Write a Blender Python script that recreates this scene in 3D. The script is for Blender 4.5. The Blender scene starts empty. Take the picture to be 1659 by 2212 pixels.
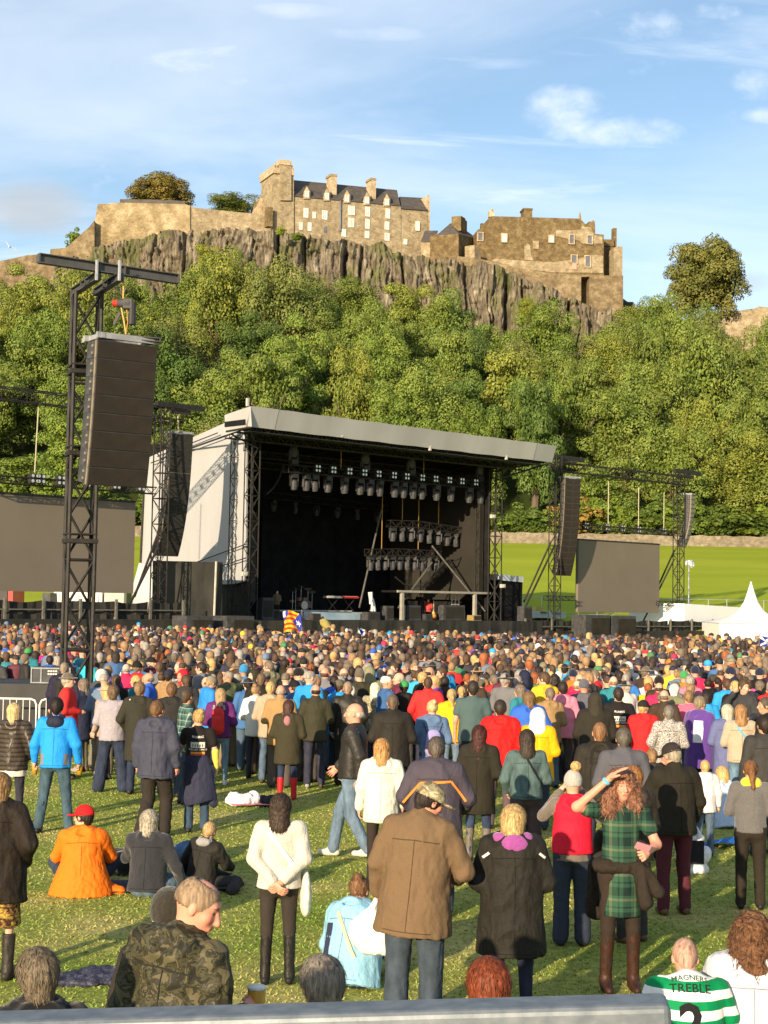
import bpy, math, random
import numpy as np
from mathutils import Vector, Matrix
random.seed(7)
rng = np.random.default_rng(11)
scene = bpy.context.scene
COL = scene.collection

# ---------------------------------------------------------------- camera
FPX, W0, H0 = 3300.0, 1659.0, 2212.0       # focal length and frame in units of the photo seen at 1659 px wide
CAMZ = 3.2
PITCH = math.atan(184.0 / FPX)
ROLL = math.radians(1.0)
_f = Vector((0, math.cos(PITCH), math.sin(PITCH)))
_r0 = Vector((1, 0, 0)); _u0 = _r0.cross(_f)
_r = _r0 * math.cos(ROLL) + _u0 * math.sin(ROLL)
_u = _u0 * math.cos(ROLL) - _r0 * math.sin(ROLL)
CAM = Vector((0, 0, CAMZ))
cam_data = bpy.data.cameras.new('camera')
cam = bpy.data.objects.new('camera', cam_data); COL.objects.link(cam)
cam_data.sensor_fit = 'HORIZONTAL'; cam_data.sensor_width = 36.0
cam_data.lens = 36.0 * FPX / W0
cam_data.clip_start = 0.1; cam_data.clip_end = 9000
M = Matrix((( _r.x, _u.x, -_f.x, 0), (_r.y, _u.y, -_f.y, 0), (_r.z, _u.z, -_f.z, CAMZ), (0, 0, 0, 1)))
cam.matrix_world = M
scene.camera = cam

def ray(px, py):
    return (_f + _r * ((px - W0 / 2) / FPX) - _u * ((py - H0 / 2) / FPX))
def at(px, py, Y):
    d = ray(px, py); return CAM + d * (Y / d.y)
def gnd(px, py, z=0.0):
    d = ray(px, py); return CAM + d * ((z - CAMZ) / d.z)
def proj(p):
    v = Vector(p) - CAM
    z = v.dot(_f)
    return (W0 / 2 + FPX * v.dot(_r) / z, H0 / 2 - FPX * v.dot(_u) / z)
def hy(px):      # horizon row at a column
    return 1290 + (px - W0 / 2) * 0.0175

# ---------------------------------------------------------------- light
SUN_AZ, SUN_EL = math.radians(25), math.radians(14)      # azimuth the shadows point to (from +Y toward +X)
L = Vector((math.sin(SUN_AZ) * math.cos(SUN_EL), math.cos(SUN_AZ) * math.cos(SUN_EL), -math.sin(SUN_EL)))
sd = bpy.data.lights.new('sun', 'SUN'); sd.energy = 5.0; sd.angle = math.radians(0.55); sd.color = (1.0, 0.80, 0.55)
sun = bpy.data.objects.new('sun', sd); COL.objects.link(sun)
sun.rotation_euler = L.to_track_quat('-Z', 'Y').to_euler()
sun.location = (-20, -40, 30)

world = bpy.data.worlds.new('World'); scene.world = world; world.use_nodes = True
wn, wl = world.node_tree.nodes, world.node_tree.links
for n in list(wn): wn.remove(n)
w_out = wn.new('ShaderNodeOutputWorld'); w_bg = wn.new('ShaderNodeBackground'); w_sky = wn.new('ShaderNodeTexSky')
w_sky.sky_type = 'NISHITA'; w_sky.sun_disc = False
w_sky.sun_elevation = SUN_EL
w_sky.sun_rotation = math.atan2(-L.x, -L.y)
w_sky.altitude = 20; w_sky.air_density = 1.0; w_sky.dust_density = 0.4; w_sky.ozone_density = 1.6
w_bg.inputs['Strength'].default_value = 0.115
wl.new(w_bg.outputs[0], w_out.inputs[0])
def wnode(t, **k):
    n = wn.new(t)
    for a, b in k.items(): setattr(n, a, b)
    return n
def wmath(op, a, b=None, clamp=False):
    n = wn.new('ShaderNodeMath'); n.operation = op; n.use_clamp = clamp
    for i, v in enumerate((a, b)):
        if v is None: continue
        if isinstance(v, (int, float)): n.inputs[i].default_value = v
        else: wl.new(v, n.inputs[i])
    return n.outputs[0]
w_tc = wnode('ShaderNodeTexCoord'); w_sep = wnode('ShaderNodeSeparateXYZ')
wl.new(w_tc.outputs['Generated'], w_sep.inputs[0])
w_zz = wmath('ADD', wmath('MAXIMUM', w_sep.outputs[2], 0.0), 0.16)
w_cmb = wnode('ShaderNodeCombineXYZ')
wl.new(wmath('DIVIDE', w_sep.outputs[0], w_zz), w_cmb.inputs[0]); wl.new(wmath('DIVIDE', w_sep.outputs[1], w_zz), w_cmb.inputs[1])
def wcloud(scale, loc, rot, sc, detail, lo, hi, dist=0.6, rough=0.55):
    mp = wnode('ShaderNodeMapping'); wl.new(w_cmb.outputs[0], mp.inputs[0])
    mp.inputs['Location'].default_value = loc; mp.inputs['Rotation'].default_value = (0, 0, rot); mp.inputs['Scale'].default_value = sc
    n = wnode('ShaderNodeTexNoise'); n.inputs['Scale'].default_value = scale; n.inputs['Detail'].default_value = detail
    n.inputs['Roughness'].default_value = rough; n.inputs['Distortion'].default_value = dist
    wl.new(mp.outputs[0], n.inputs['Vector'])
    m = wnode('ShaderNodeMapRange', interpolation_type='SMOOTHSTEP')
    wl.new(n.outputs['Fac'], m.inputs[0]); m.inputs[1].default_value = lo; m.inputs[2].default_value = hi
    return m.outputs[0]
veil = wcloud(1.1, (3.1, 0.4, 0), 0.5, (1, 1.6, 1), 6, 0.30, 0.78, 0.8)
wisp = wcloud(2.6, (7.3, 2.2, 0), 0.35, (0.7, 2.4, 1), 8, 0.50, 0.80, 0.5, 0.6)
# clouds that stand in known directions: (column, row, half width, half height, weight) in photo units
w_y = wmath('MAXIMUM', w_sep.outputs[1], 0.05); w_u = wmath('DIVIDE', w_sep.outputs[0], w_y); w_v = wmath('DIVIDE', w_sep.outputs[2], w_y)
w_uv = wnode('ShaderNodeCombineXYZ'); wl.new(w_u, w_uv.inputs[0]); wl.new(w_v, w_uv.inputs[1])
def wgroup(lst, scale, k, lo, hi, sx=1.0):
    tot = None
    for px, py, hw, hh, g in lst:
        d = ray(px, py); du = wmath('DIVIDE', wmath('SUBTRACT', w_u, d.x / d.y), hw / FPX); dv = wmath('DIVIDE', wmath('SUBTRACT', w_v, d.z / d.y), hh / FPX)
        r2 = wmath('ADD', wmath('MULTIPLY', du, du), wmath('MULTIPLY', dv, dv)); w = wmath('MULTIPLY', wmath('SUBTRACT', 1.0, r2, True), g)
        tot = w if tot is None else wmath('MAXIMUM', tot, w)
    mp = wnode('ShaderNodeMapping'); wl.new(w_uv.outputs[0], mp.inputs[0]); mp.inputs['Scale'].default_value = (sx, 1, 1)
    n = wnode('ShaderNodeTexNoise'); n.inputs['Scale'].default_value = scale; n.inputs['Detail'].default_value = 9; n.inputs['Roughness'].default_value = 0.6; wl.new(mp.outputs[0], n.inputs['Vector'])
    v = wmath('ADD', wmath('MULTIPLY', wmath('SUBTRACT', n.outputs['Fac'], 0.5), k), tot)
    m = wnode('ShaderNodeMapRange', interpolation_type='SMOOTHSTEP'); wl.new(v, m.inputs[0]); m.inputs[1].default_value = lo; m.inputs[2].default_value = hi
    return m.outputs[0]
puff = wgroup([(1225, 245, 130, 75, .9), (1340, 285, 160, 50, .8), (1420, 55, 110, 50, .9), (1540, 28, 90, 35, .7), (1640, 185, 90, 45, .7), (1645, 250, 50, 26, .8), (870, 400, 80, 30, .5), (1290, 30, 60, 30, .5)], 30, 2.6, 0.12, 1.6, 0.75)
wis2 = wgroup([(800, 75, 230, 42, .9), (1060, 135, 160, 26, .7), (600, 20, 320, 45, .8), (330, 250, 380, 140, .55), (760, 300, 260, 110, .4)], 12, 2.2, 0.1, 1.5, 0.4)
grey = wgroup([(70, 450, 190, 85, .9), (1600, 610, 160, 40, .5)], 12, 1.0, 0.15, 0.95)
haze = wmath('SUBTRACT', 1.0, wmath('MULTIPLY', w_sep.outputs[2], 3.6), True)
haze = wmath('POWER', haze, 1.7)
f1 = wmath('MULTIPLY', veil, 0.50); f1 = wmath('MAXIMUM', f1, wmath('MULTIPLY', wis2, 0.75)); f1 = wmath('MAXIMUM', f1, wmath('MULTIPLY', wisp, 0.65)); f1 = wmath('MAXIMUM', f1, wmath('MULTIPLY', puff, 0.9))
f1 = wmath('MAXIMUM', f1, wmath('MULTIPLY', haze, 0.42), True)
w_tint = wnode('ShaderNodeMix', data_type='RGBA', blend_type='MULTIPLY'); w_tint.inputs[0].default_value = 1.0
wl.new(w_sky.outputs[0], w_tint.inputs[6]); w_tint.inputs[7].default_value = (1.0, 1.0, 1.0, 1)
w_mix = wnode('ShaderNodeMix', data_type='RGBA')
wl.new(f1, w_mix.inputs[0]); wl.new(w_tint.outputs[2], w_mix.inputs[6]); w_mix.inputs[7].default_value = (5.9, 6.3, 6.9, 1)
w_mx2 = wnode('ShaderNodeMix', data_type='RGBA'); wl.new(wmath('MULTIPLY', grey, 0.85), w_mx2.inputs[0]); wl.new(w_mix.outputs[2], w_mx2.inputs[6]); w_mx2.inputs[7].default_value = (3.2, 3.5, 3.8, 1)
wl.new(w_mx2.outputs[2], w_bg.inputs['Color'])

scene.view_settings.view_transform = 'Standard'; scene.view_settings.look = 'None'
scene.view_settings.exposure = 0.72; scene.view_settings.gamma = 1.0
scene.view_settings.use_curve_mapping = False
scene.cycles.max_bounces = 5; scene.cycles.diffuse_bounces = 2; scene.cycles.glossy_bounces = 2
scene.cycles.transmission_bounces = 3; scene.cycles.transparent_max_bounces = 4
scene.cycles.use_denoising = True
# ---------------------------------------------------------------- helpers
def link(o, parent=None):
    COL.objects.link(o)
    if parent is not None: o.parent = parent
    return o
def tag(o, label=None, cat=None, group=None, kind=None):
    if label: o['label'] = label
    if cat: o['category'] = cat
    if group: o['group'] = group
    if kind: o['kind'] = kind
    return o
def empty(name, loc=(0, 0, 0), rz=0.0, label=None, cat=None, group=None):
    o = bpy.data.objects.new(name, None); COL.objects.link(o)
    o.location = loc; o.rotation_euler = (0, 0, rz); o.empty_display_size = 0.2
    return tag(o, label, cat, group)
def mesh_np(name, verts, faces, smooth=False, cols=None):
    """verts (n,3), faces: (m,3|4) array or list of lists"""
    me = bpy.data.meshes.new(name)
    v = np.asarray(verts, dtype=np.float32)
    if isinstance(faces, np.ndarray):
        k = faces.shape[1]; m = faces.shape[0]
        me.vertices.add(len(v)); me.vertices.foreach_set('co', v.ravel())
        me.loops.add(m * k); me.polygons.add(m)
        me.loops.foreach_set('vertex_index', faces.astype(np.int32).ravel())
        me.polygons.foreach_set('loop_start', np.arange(0, m * k, k, dtype=np.int32))
        me.polygons.foreach_set('loop_total', np.full(m, k, dtype=np.int32))
        me.update(calc_edges=True)
    else:
        me.from_pydata([tuple(map(float, p)) for p in v], [], [list(map(int, f)) for f in faces]); me.update()
    if smooth:
        me.polygons.foreach_set('use_smooth', np.ones(len(me.polygons), dtype=bool))
    if cols is not None:
        ca = me.color_attributes.new('tone', 'FLOAT_COLOR', 'POINT')
        c = np.ones((len(v), 4), dtype=np.float32); c[:, :3] = cols
        ca.data.foreach_set('color', c.ravel())
    return me
def obj(name, me, mat=None, parent=None, color=None):
    o = bpy.data.objects.new(name, me); link(o, parent)
    if mat is not None:
        for m in (mat if isinstance(mat, (list, tuple)) else [mat]): me.materials.append(m)
    if color is not None: o.color = (*color, 1)
    return o
class MB:
    """collects boxes, tubes and sheets into one mesh"""
    def __init__(s): s.v = []; s.f = []; s.m = []; s.mi = 0
    def add(s, vs, fs):
        b = len(s.v); s.v += [tuple(p) for p in vs]
        for f in fs: s.f.append([b + i for i in f]); s.m.append(s.mi)
        return s
    def box(s, c, d, rz=0.0, M3=None, taper=1.0):
        R = M3 if M3 is not None else Matrix.Rotation(rz, 3, 'Z')
        c = Vector(c); hx, hyy, hz = d[0] / 2, d[1] / 2, d[2] / 2; vs = []
        for z in (-1, 1):
            t = taper if z > 0 else 1.0
            for x, y in ((-1, -1), (1, -1), (1, 1), (-1, 1)):
                vs.append(c + R @ Vector((x * hx * t, y * hyy * t, z * hz)))
        return s.add(vs, [(3, 2, 1, 0), (4, 5, 6, 7), (0, 1, 5, 4), (1, 2, 6, 5), (2, 3, 7, 6), (3, 0, 4, 7)])
    def bar(s, a, b, w, h=None):
        a, b = Vector(a), Vector(b); h = h or w
        z = (b - a).normalized(); up = Vector((0, 0, 1)) if abs(z.z) < 0.95 else Vector((0, 1, 0))
        x = up.cross(z).normalized(); y = z.cross(x)
        vs = []
        for p in (a, b):
            for i, j in ((-1, -1), (1, -1), (1, 1), (-1, 1)): vs.append(p + x * (i * w / 2) + y * (j * h / 2))
        return s.add(vs, [(3, 2, 1, 0), (4, 5, 6, 7), (0, 1, 5, 4), (1, 2, 6, 5), (2, 3, 7, 6), (3, 0, 4, 7)])
    def tube(s, pts, r, n=8, cap=True):
        pts = [Vector(p) for p in pts]; rs = r if isinstance(r, (list, tuple)) else [r] * len(pts)
        vs = []; px = None
        for i, p in enumerate(pts):
            t = (pts[min(i + 1, len(pts) - 1)] - pts[max(i - 1, 0)]).normalized()
            ref = Vector((0, 0, 1)) if abs(t.z) < 0.9 else Vector((1, 0, 0))
            x = ref.cross(t).normalized() if px is None else (px - t * px.dot(t)).normalized()
            px = x; y = t.cross(x)
            for k in range(n):
                a = 2 * math.pi * k / n; vs.append(p + (x * math.cos(a) + y * math.sin(a)) * rs[i])
        fs = []
        for i in range(len(pts) - 1):
            for k in range(n):
                k2 = (k + 1) % n; fs.append((i * n + k, i * n + k2, (i + 1) * n + k2, (i + 1) * n + k))
        if cap: fs.append(tuple(range(n - 1, -1, -1))); fs.append(tuple((len(pts) - 1) * n + k for k in range(n)))
        return s.add(vs, fs)
    def prism(s, poly, ext):
        """poly: list of 3D points (front face), ext: vector to the back"""
        n = len(poly); e = Vector(ext); p = [Vector(q) for q in poly]
        vs = p + [q + e for q in p]
        fs = [tuple(range(n)), tuple(range(2 * n - 1, n - 1, -1))]
        for i in range(n): j = (i + 1) % n; fs.append((j, i, n + i, n + j))
        return s.add(vs, fs)
    def quad(s, a, b, c, d): return s.add([a, b, c, d], [(0, 1, 2, 3)])
    def build(s, name, mat, parent=None, smooth=False, color=None):
        me = bpy.data.meshes.new(name); me.from_pydata(s.v, [], s.f); me.update()
        if isinstance(mat, (list, tuple)):
            for m in mat: me.materials.append(m)
            me.polygons.foreach_set('material_index', np.array(s.m, dtype=np.int32))
        else: me.materials.append(mat)
        if smooth: me.polygons.foreach_set('use_smooth', np.ones(len(me.polygons), dtype=bool))
        o = bpy.data.objects.new(name, me); link(o, parent)
        if color: o.color = (*color, 1)
        return o
def children(o): return [c for c in bpy.data.objects if c.parent == o]
class VP:
    """vertical plane through two photo columns at two distances"""
    def __init__(s, pxa, Ya, pxb, Yb):
        s.a = at(pxa, hy(pxa), Ya); s.b = at(pxb, hy(pxb), Yb); s.a.z = s.b.z = 0
        s.x = (s.b - s.a).normalized(); s.n = Vector((s.x.y, -s.x.x, 0))      # n points toward the camera side
        s.back = -s.n; s.ang = math.atan2(s.x.y, s.x.x)
    def hit(s, px, py, off=0.0):
        d = ray(px, py); o = s.a + s.n * off
        t = (o - CAM).dot(s.n) / d.dot(s.n); return CAM + d * t
    def loc(s, px, py, off=0.0):
        p = s.hit(px, py, off); return ((p - s.a).dot(s.x), p.z)
    def pt(s, u, z, w=0.0):      # w: depth behind the plane
        return s.a + s.x * u + s.back * w + Vector((0, 0, z))
# ---- materials
def newmat(name):
    m = bpy.data.materials.new(name); m.use_nodes = True
    nt = m.node_tree; b = nt.nodes['Principled BSDF']
    return m, nt.nodes, nt.links, b
def mnode(nodes, t, **k):
    n = nodes.new(t)
    for a, b in k.items():
        setattr(n, a, b)
    return n
def noise_tex(nodes, links, scale, detail=4, stretch=(1, 1, 1), coord='Object', rough=0.55, dist=0.0):
    tc = nodes.new('ShaderNodeTexCoord'); mp = nodes.new('ShaderNodeMapping'); n = nodes.new('ShaderNodeTexNoise')
    links.new(tc.outputs[coord], mp.inputs[0]); links.new(mp.outputs[0], n.inputs['Vector'])
    mp.inputs['Scale'].default_value = stretch
    n.inputs['Scale'].default_value = scale; n.inputs['Detail'].default_value = detail; n.inputs['Roughness'].default_value = rough
    n.inputs['Distortion'].default_value = dist
    return n
def ramp(nodes, links, src, stops, interp='LINEAR'):
    r = nodes.new('ShaderNodeValToRGB'); links.new(src, r.inputs[0]); r.color_ramp.interpolation = interp
    e = r.color_ramp.elements
    while len(e) < len(stops): e.new(0.5)
    for el, (p, c) in zip(e, stops): el.position = p; el.color = (*c, 1)
    return r.outputs[0]
def bump(nodes, links, b, src, strength, dist=0.02):
    n = nodes.new('ShaderNodeBump'); n.inputs['Strength'].default_value = strength; n.inputs['Distance'].default_value = dist
    links.new(src, n.inputs['Height']); links.new(n.outputs[0], b.inputs['Normal']); return n
def mat(name, c1, c2=None, scale=3.0, rough=0.7, metal=0.0, bmp=0.0, bdist=0.02, stretch=(1, 1, 1), detail=5, lo=0.35, hi=0.65, spec=0.3, coord='Object'):
    m, nd, lk, b = newmat(name)
    b.inputs['Roughness'].default_value = rough; b.inputs['Metallic'].default_value = metal
    b.inputs['Specular IOR Level'].default_value = spec
    c2 = c2 or tuple(x * 0.8 for x in c1)
    n = noise_tex(nd, lk, scale, detail, stretch, coord)
    lk.new(ramp(nd, lk, n.outputs['Fac'], [(lo, c1), (hi, c2)]), b.inputs['Base Color'])
    if bmp: bump(nd, lk, b, n.outputs['Fac'], bmp, bdist)
    return m
def objmat(name, scale=40.0, var=0.25, rough=0.8, bmp=0.3, bdist=0.004, stretch=(1, 1, 1), spec=0.25, attr=False, big=0.0, sheen=0.0):
    """base colour from the object's own colour, broken up by weave / grain noise"""
    m, nd, lk, b = newmat(name)
    b.inputs['Roughness'].default_value = rough; b.inputs['Specular IOR Level'].default_value = spec
    oi = nd.new('ShaderNodeObjectInfo')
    n = noise_tex(nd, lk, scale, 5, stretch)
    mr = nd.new('ShaderNodeMapRange'); lk.new(n.outputs['Fac'], mr.inputs[0])
    mr.inputs[1].default_value = 0.3; mr.inputs[2].default_value = 0.7; mr.inputs[3].default_value = 1 - var; mr.inputs[4].default_value = 1 + var
    src = mr.outputs[0]
    vm = nd.new('ShaderNodeVectorMath'); vm.operation = 'SCALE'
    lk.new(oi.outputs['Color'], vm.inputs[0]); lk.new(src, vm.inputs['Scale'])
    out = vm.outputs[0]
    if attr:
        at_ = nd.new('ShaderNodeAttribute'); at_.attribute_name = 'tone'
        mm = nd.new('ShaderNodeVectorMath'); mm.operation = 'MULTIPLY'
        lk.new(out, mm.inputs[0]); lk.new(at_.outputs['Color'], mm.inputs[1]); out = mm.outputs[0]
    lk.new(out, b.inputs['Base Color'])
    if sheen: b.inputs['Sheen Weight'].default_value = sheen
    if bmp:
        h = n.outputs['Fac']
        if big:
            n2 = noise_tex(nd, lk, big, 3, (1, 1, 0.45), dist=1.2)
            ad = nd.new('ShaderNodeMath'); ad.operation = 'MULTIPLY_ADD'; lk.new(n2.outputs['Fac'], ad.inputs[0]); ad.inputs[1].default_value = 7.0
            lk.new(h, ad.inputs[2]); h = ad.outputs[0]
        bump(nd, lk, b, h, bmp, bdist)
    return m
def vnoise(p, seed=0, octs=4, freq=1.0, gain=0.5):
    """cheap smooth pseudo-noise in [-1,1] on (n,3) points"""
    r = np.random.default_rng(seed); out = np.zeros(len(p)); amp = 1.0; tot = 0
    for o in range(octs):
        a = 0
        ph = []
        for k in range(5):
            d = r.normal(size=3); d /= np.linalg.norm(d); f = freq * (2.03 ** o) * r.uniform(0.7, 1.4)
            ph.append(np.sin(p @ d * f * 2 * math.pi + r.uniform(0, 6.28)))
        w = ph[0] + ph[1] + ph[2] * ph[3] * 1.3 + ph[4] * ph[0]
        out += amp * w / 2.6; tot += amp; amp *= gain
    return np.clip(out / tot, -1.3, 1.3)
# ---------------------------------------------------------------- materials of the place
def grass_mat():
    m, nd, lk, b = newmat('grass_ground')
    n1 = noise_tex(nd, lk, 0.55, 6, (1, 1, 1)); n2 = noise_tex(nd, lk, 9.0, 5); n3 = noise_tex(nd, lk, 0.02, 4)
    c1 = ramp(nd, lk, n1.outputs['Fac'], [(0.3, (0.18, 0.24, 0.035)), (0.5, (0.29, 0.31, 0.07)), (0.68, (0.42, 0.38, 0.14))])
    mx = mnode(nd, 'ShaderNodeMix', data_type='RGBA', blend_type='MULTIPLY'); mx.inputs[0].default_value = 0.8
    lk.new(c1, mx.inputs[6]); lk.new(ramp(nd, lk, n2.outputs['Fac'], [(0.3, (0.5, 0.52, 0.45)), (0.7, (1.3, 1.3, 1.2))]), mx.inputs[7])
    # far field: lush and even
    tc = nd.new('ShaderNodeTexCoord'); sp = nd.new('ShaderNodeSeparateXYZ'); lk.new(tc.outputs['Object'], sp.inputs[0])
    mr = nd.new('ShaderNodeMapRange'); lk.new(sp.outputs[1], mr.inputs[0]); mr.inputs[1].default_value = 80; mr.inputs[2].default_value = 100
    far = ramp(nd, lk, noise_tex(nd, lk, 0.09, 8, (0.5, 1.6, 1)).outputs['Fac'], [(0.25, (0.22, 0.29, 0.014)), (0.75, (0.34, 0.38, 0.03))])
    m2 = mnode(nd, 'ShaderNodeMix', data_type='RGBA'); lk.new(mr.outputs[0], m2.inputs[0]); lk.new(mx.outputs[2], m2.inputs[6]); lk.new(far, m2.inputs[7])
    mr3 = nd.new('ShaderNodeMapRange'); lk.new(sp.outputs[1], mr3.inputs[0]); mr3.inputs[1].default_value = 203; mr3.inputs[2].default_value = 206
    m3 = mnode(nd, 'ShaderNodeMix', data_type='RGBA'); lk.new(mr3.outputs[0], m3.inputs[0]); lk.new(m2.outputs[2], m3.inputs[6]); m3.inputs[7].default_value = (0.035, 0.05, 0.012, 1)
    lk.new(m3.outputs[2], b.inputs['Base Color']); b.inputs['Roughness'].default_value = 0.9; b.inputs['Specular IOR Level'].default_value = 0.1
    bump(nd, lk, b, n2.outputs['Fac'], 0.6, 0.03)
    return m
def stone_mat(name, a, b_, c, scale=0.8, cells=1.5):
    m, nd, lk, b = newmat(name)
    n1 = noise_tex(nd, lk, scale, 7, (1, 1, 1), rough=0.65); n2 = noise_tex(nd, lk, 2.2, 7, (1, 1, 1.8), rough=0.8)
    n0 = noise_tex(nd, lk, 0.12, 4, (1, 1, 0.5))
    tc = nd.new('ShaderNodeTexCoord'); vo = nd.new('ShaderNodeTexVoronoi'); mp = nd.new('ShaderNodeMapping')
    lk.new(tc.outputs['Object'], mp.inputs[0]); mp.inputs['Scale'].default_value = (1, 1, 1.8); lk.new(mp.outputs[0], vo.inputs['Vector']); vo.inputs['Scale'].default_value = cells
    col = ramp(nd, lk, n1.outputs['Fac'], [(0.3, a), (0.5, b_), (0.72, c)])
    m1 = mnode(nd, 'ShaderNodeMix', data_type='RGBA', blend_type='MULTIPLY'); m1.inputs[0].default_value = 0.85
    lk.new(col, m1.inputs[6]); lk.new(ramp(nd, lk, n2.outputs['Fac'], [(0.3, (0.6, 0.58, 0.55)), (0.7, (1.25, 1.25, 1.25))]), m1.inputs[7])
    m2 = mnode(nd, 'ShaderNodeMix', data_type='RGBA', blend_type='MULTIPLY'); m2.inputs[0].default_value = 0.45
    lk.new(m1.outputs[2], m2.inputs[6]); lk.new(ramp(nd, lk, vo.outputs['Color'], [(0.1, (0.65, 0.62, 0.6)), (0.9, (1.25, 1.25, 1.2))]), m2.inputs[7])
    m3 = mnode(nd, 'ShaderNodeMix', data_type='RGBA', blend_type='MULTIPLY'); m3.inputs[0].default_value = 0.4
    lk.new(m2.outputs[2], m3.inputs[6]); lk.new(ramp(nd, lk, n0.outputs['Fac'], [(0.35, (0.72, 0.68, 0.62)), (0.65, (1.15, 1.15, 1.1))]), m3.inputs[7])
    lk.new(m3.outputs[2], b.inputs['Base Color']); b.inputs['Roughness'].default_value = 0.95; b.inputs['Specular IOR Level'].default_value = 0.1
    bump(nd, lk, b, n2.outputs['Fac'], 0.7, 0.25)
    return m
M_GRASS = grass_mat()
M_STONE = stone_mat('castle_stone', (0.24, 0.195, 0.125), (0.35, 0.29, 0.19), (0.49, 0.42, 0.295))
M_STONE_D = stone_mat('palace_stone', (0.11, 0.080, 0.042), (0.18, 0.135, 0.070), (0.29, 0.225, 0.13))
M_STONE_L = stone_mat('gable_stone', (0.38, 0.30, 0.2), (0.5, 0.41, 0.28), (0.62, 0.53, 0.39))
M_SLATE = mat('roof_slate', (0.055, 0.05, 0.047), (0.10, 0.088, 0.075), 0.8, 0.75, stretch=(1, 1, 3))
M_WHITE = mat('window_paint', (0.8, 0.78, 0.72), (0.72, 0.7, 0.64), 2.0, 0.5)
M_PANE = mat('dark_pane', (0.10, 0.11, 0.13), (0.16, 0.17, 0.2), 1.0, 0.3)
def rock_mat():
    m, nd, lk, b = newmat('cliff_rock')
    n1 = noise_tex(nd, lk, 0.75, 8, (1, 0.3, 0.2), rough=0.72, dist=0.3); n2 = noise_tex(nd, lk, 2.2, 7, (1, 0.5, 0.3), rough=0.75); n3 = noise_tex(nd, lk, 0.16, 6)
    col = ramp(nd, lk, n1.outputs['Fac'], [(0.32, (0.075, 0.064, 0.048)), (0.45, (0.15, 0.127, 0.09)), (0.57, (0.24, 0.207, 0.15)), (0.69, (0.44, 0.40, 0.31))])
    m1 = mnode(nd, 'ShaderNodeMix', data_type='RGBA', blend_type='MULTIPLY'); m1.inputs[0].default_value = 0.8
    lk.new(col, m1.inputs[6]); lk.new(ramp(nd, lk, n2.outputs['Fac'], [(0.33, (0.45, 0.42, 0.4)), (0.66, (1.4, 1.4, 1.4))]), m1.inputs[7])
    m2 = mnode(nd, 'ShaderNodeMix', data_type='RGBA'); lk.new(m1.outputs[2], m2.inputs[6]); m2.inputs[7].default_value = (0.10, 0.12, 0.03, 1)
    mr = nd.new('ShaderNodeMapRange'); lk.new(n3.outputs['Fac'], mr.inputs[0]); mr.inputs[1].default_value = 0.50; mr.inputs[2].default_value = 0.64; mr.inputs[4].default_value = 0.6
    lk.new(mr.outputs[0], m2.inputs[0])
    lk.new(m2.outputs[2], b.inputs['Base Color']); b.inputs['Roughness'].default_value = 0.95; b.inputs['Specular IOR Level'].default_value = 0.1
    bump(nd, lk, b, n2.outputs['Fac'], 0.9, 0.5)
    return m
M_ROCK = rock_mat()
def leaf_mat():
    m, nd, lk, b = newmat('tree_leaves')
    oi = nd.new('ShaderNodeObjectInfo'); g = nd.new('ShaderNodeNewGeometry')
    r = ramp(nd, lk, g.outputs['Random Per Island'], [(0.0, (0.75, 0.78, 0.75)), (0.5, (0.97, 0.98, 0.97)), (1.0, (1.18, 1.14, 1.0))])
    n = noise_tex(nd, lk, 2.6, 3)
    r2 = ramp(nd, lk, n.outputs['Fac'], [(0.35, (0.75, 0.85, 0.8)), (0.65, (1.2, 1.12, 1.0))])
    a = nd.new('ShaderNodeVectorMath'); a.operation = 'MULTIPLY'; lk.new(oi.outputs['Color'], a.inputs[0]); lk.new(r, a.inputs[1])
    c = nd.new('ShaderNodeVectorMath'); c.operation = 'MULTIPLY'; lk.new(a.outputs[0], c.inputs[0]); lk.new(r2, c.inputs[1])
    lk.new(c.outputs[0], b.inputs['Base Color']); b.inputs['Roughness'].default_value = 0.6; b.inputs['Specular IOR Level'].default_value = 0.25
    return m
M_LEAF = leaf_mat()
M_BARK = mat('bark', (0.09, 0.065, 0.04), (0.15, 0.115, 0.08), 4, 0.9, bmp=0.5, stretch=(1, 1, 0.2))

# ---------------------------------------------------------------- terrain
CANOPY = [(-400, 600), (0, 578), (60, 600), (140, 590), (230, 555), (300, 600), (360, 620), (420, 560), (520, 530), (600, 575), (640, 610), (700, 590), (760, 610),
          (850, 605), (950, 628), (1000, 655), (1060, 715), (1100, 690), (1150, 655), (1200, 700), (1260, 740), (1300, 735), (1350, 680), (1430, 640), (1500, 650), (1560, 700), (1659, 705), (2100, 720)]
PLATEAU = [(-400, 640), (0, 610), (150, 560), (200, 520), (370, 500), (600, 505), (760, 520), (900, 555), (1060, 585), (1345, 640), (1400, 680), (1659, 700), (2100, 720)]
CLIFFTOP = [(-60, 600), (0, 588), (90, 560), (140, 550), (200, 524), (250, 508), (300, 510), (330, 497), (370, 488), (410, 491), (450, 483), (520, 487), (590, 488), (640, 499), (700, 506), (760, 514),
            (820, 524), (880, 543), (940, 552), (990, 557), (1040, 562), (1065, 567), (1090, 580), (1150, 608), (1200, 624), (1250, 645), (1345, 672), (1385, 700)]
def itp(tab, v): return np.interp(v, [t[0] for t in tab], [t[1] for t in tab])
def zpx(px, py, Y): return CAMZ + (1290 + (px - 829.5) * 0.0175 - py) * Y / FPX
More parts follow.
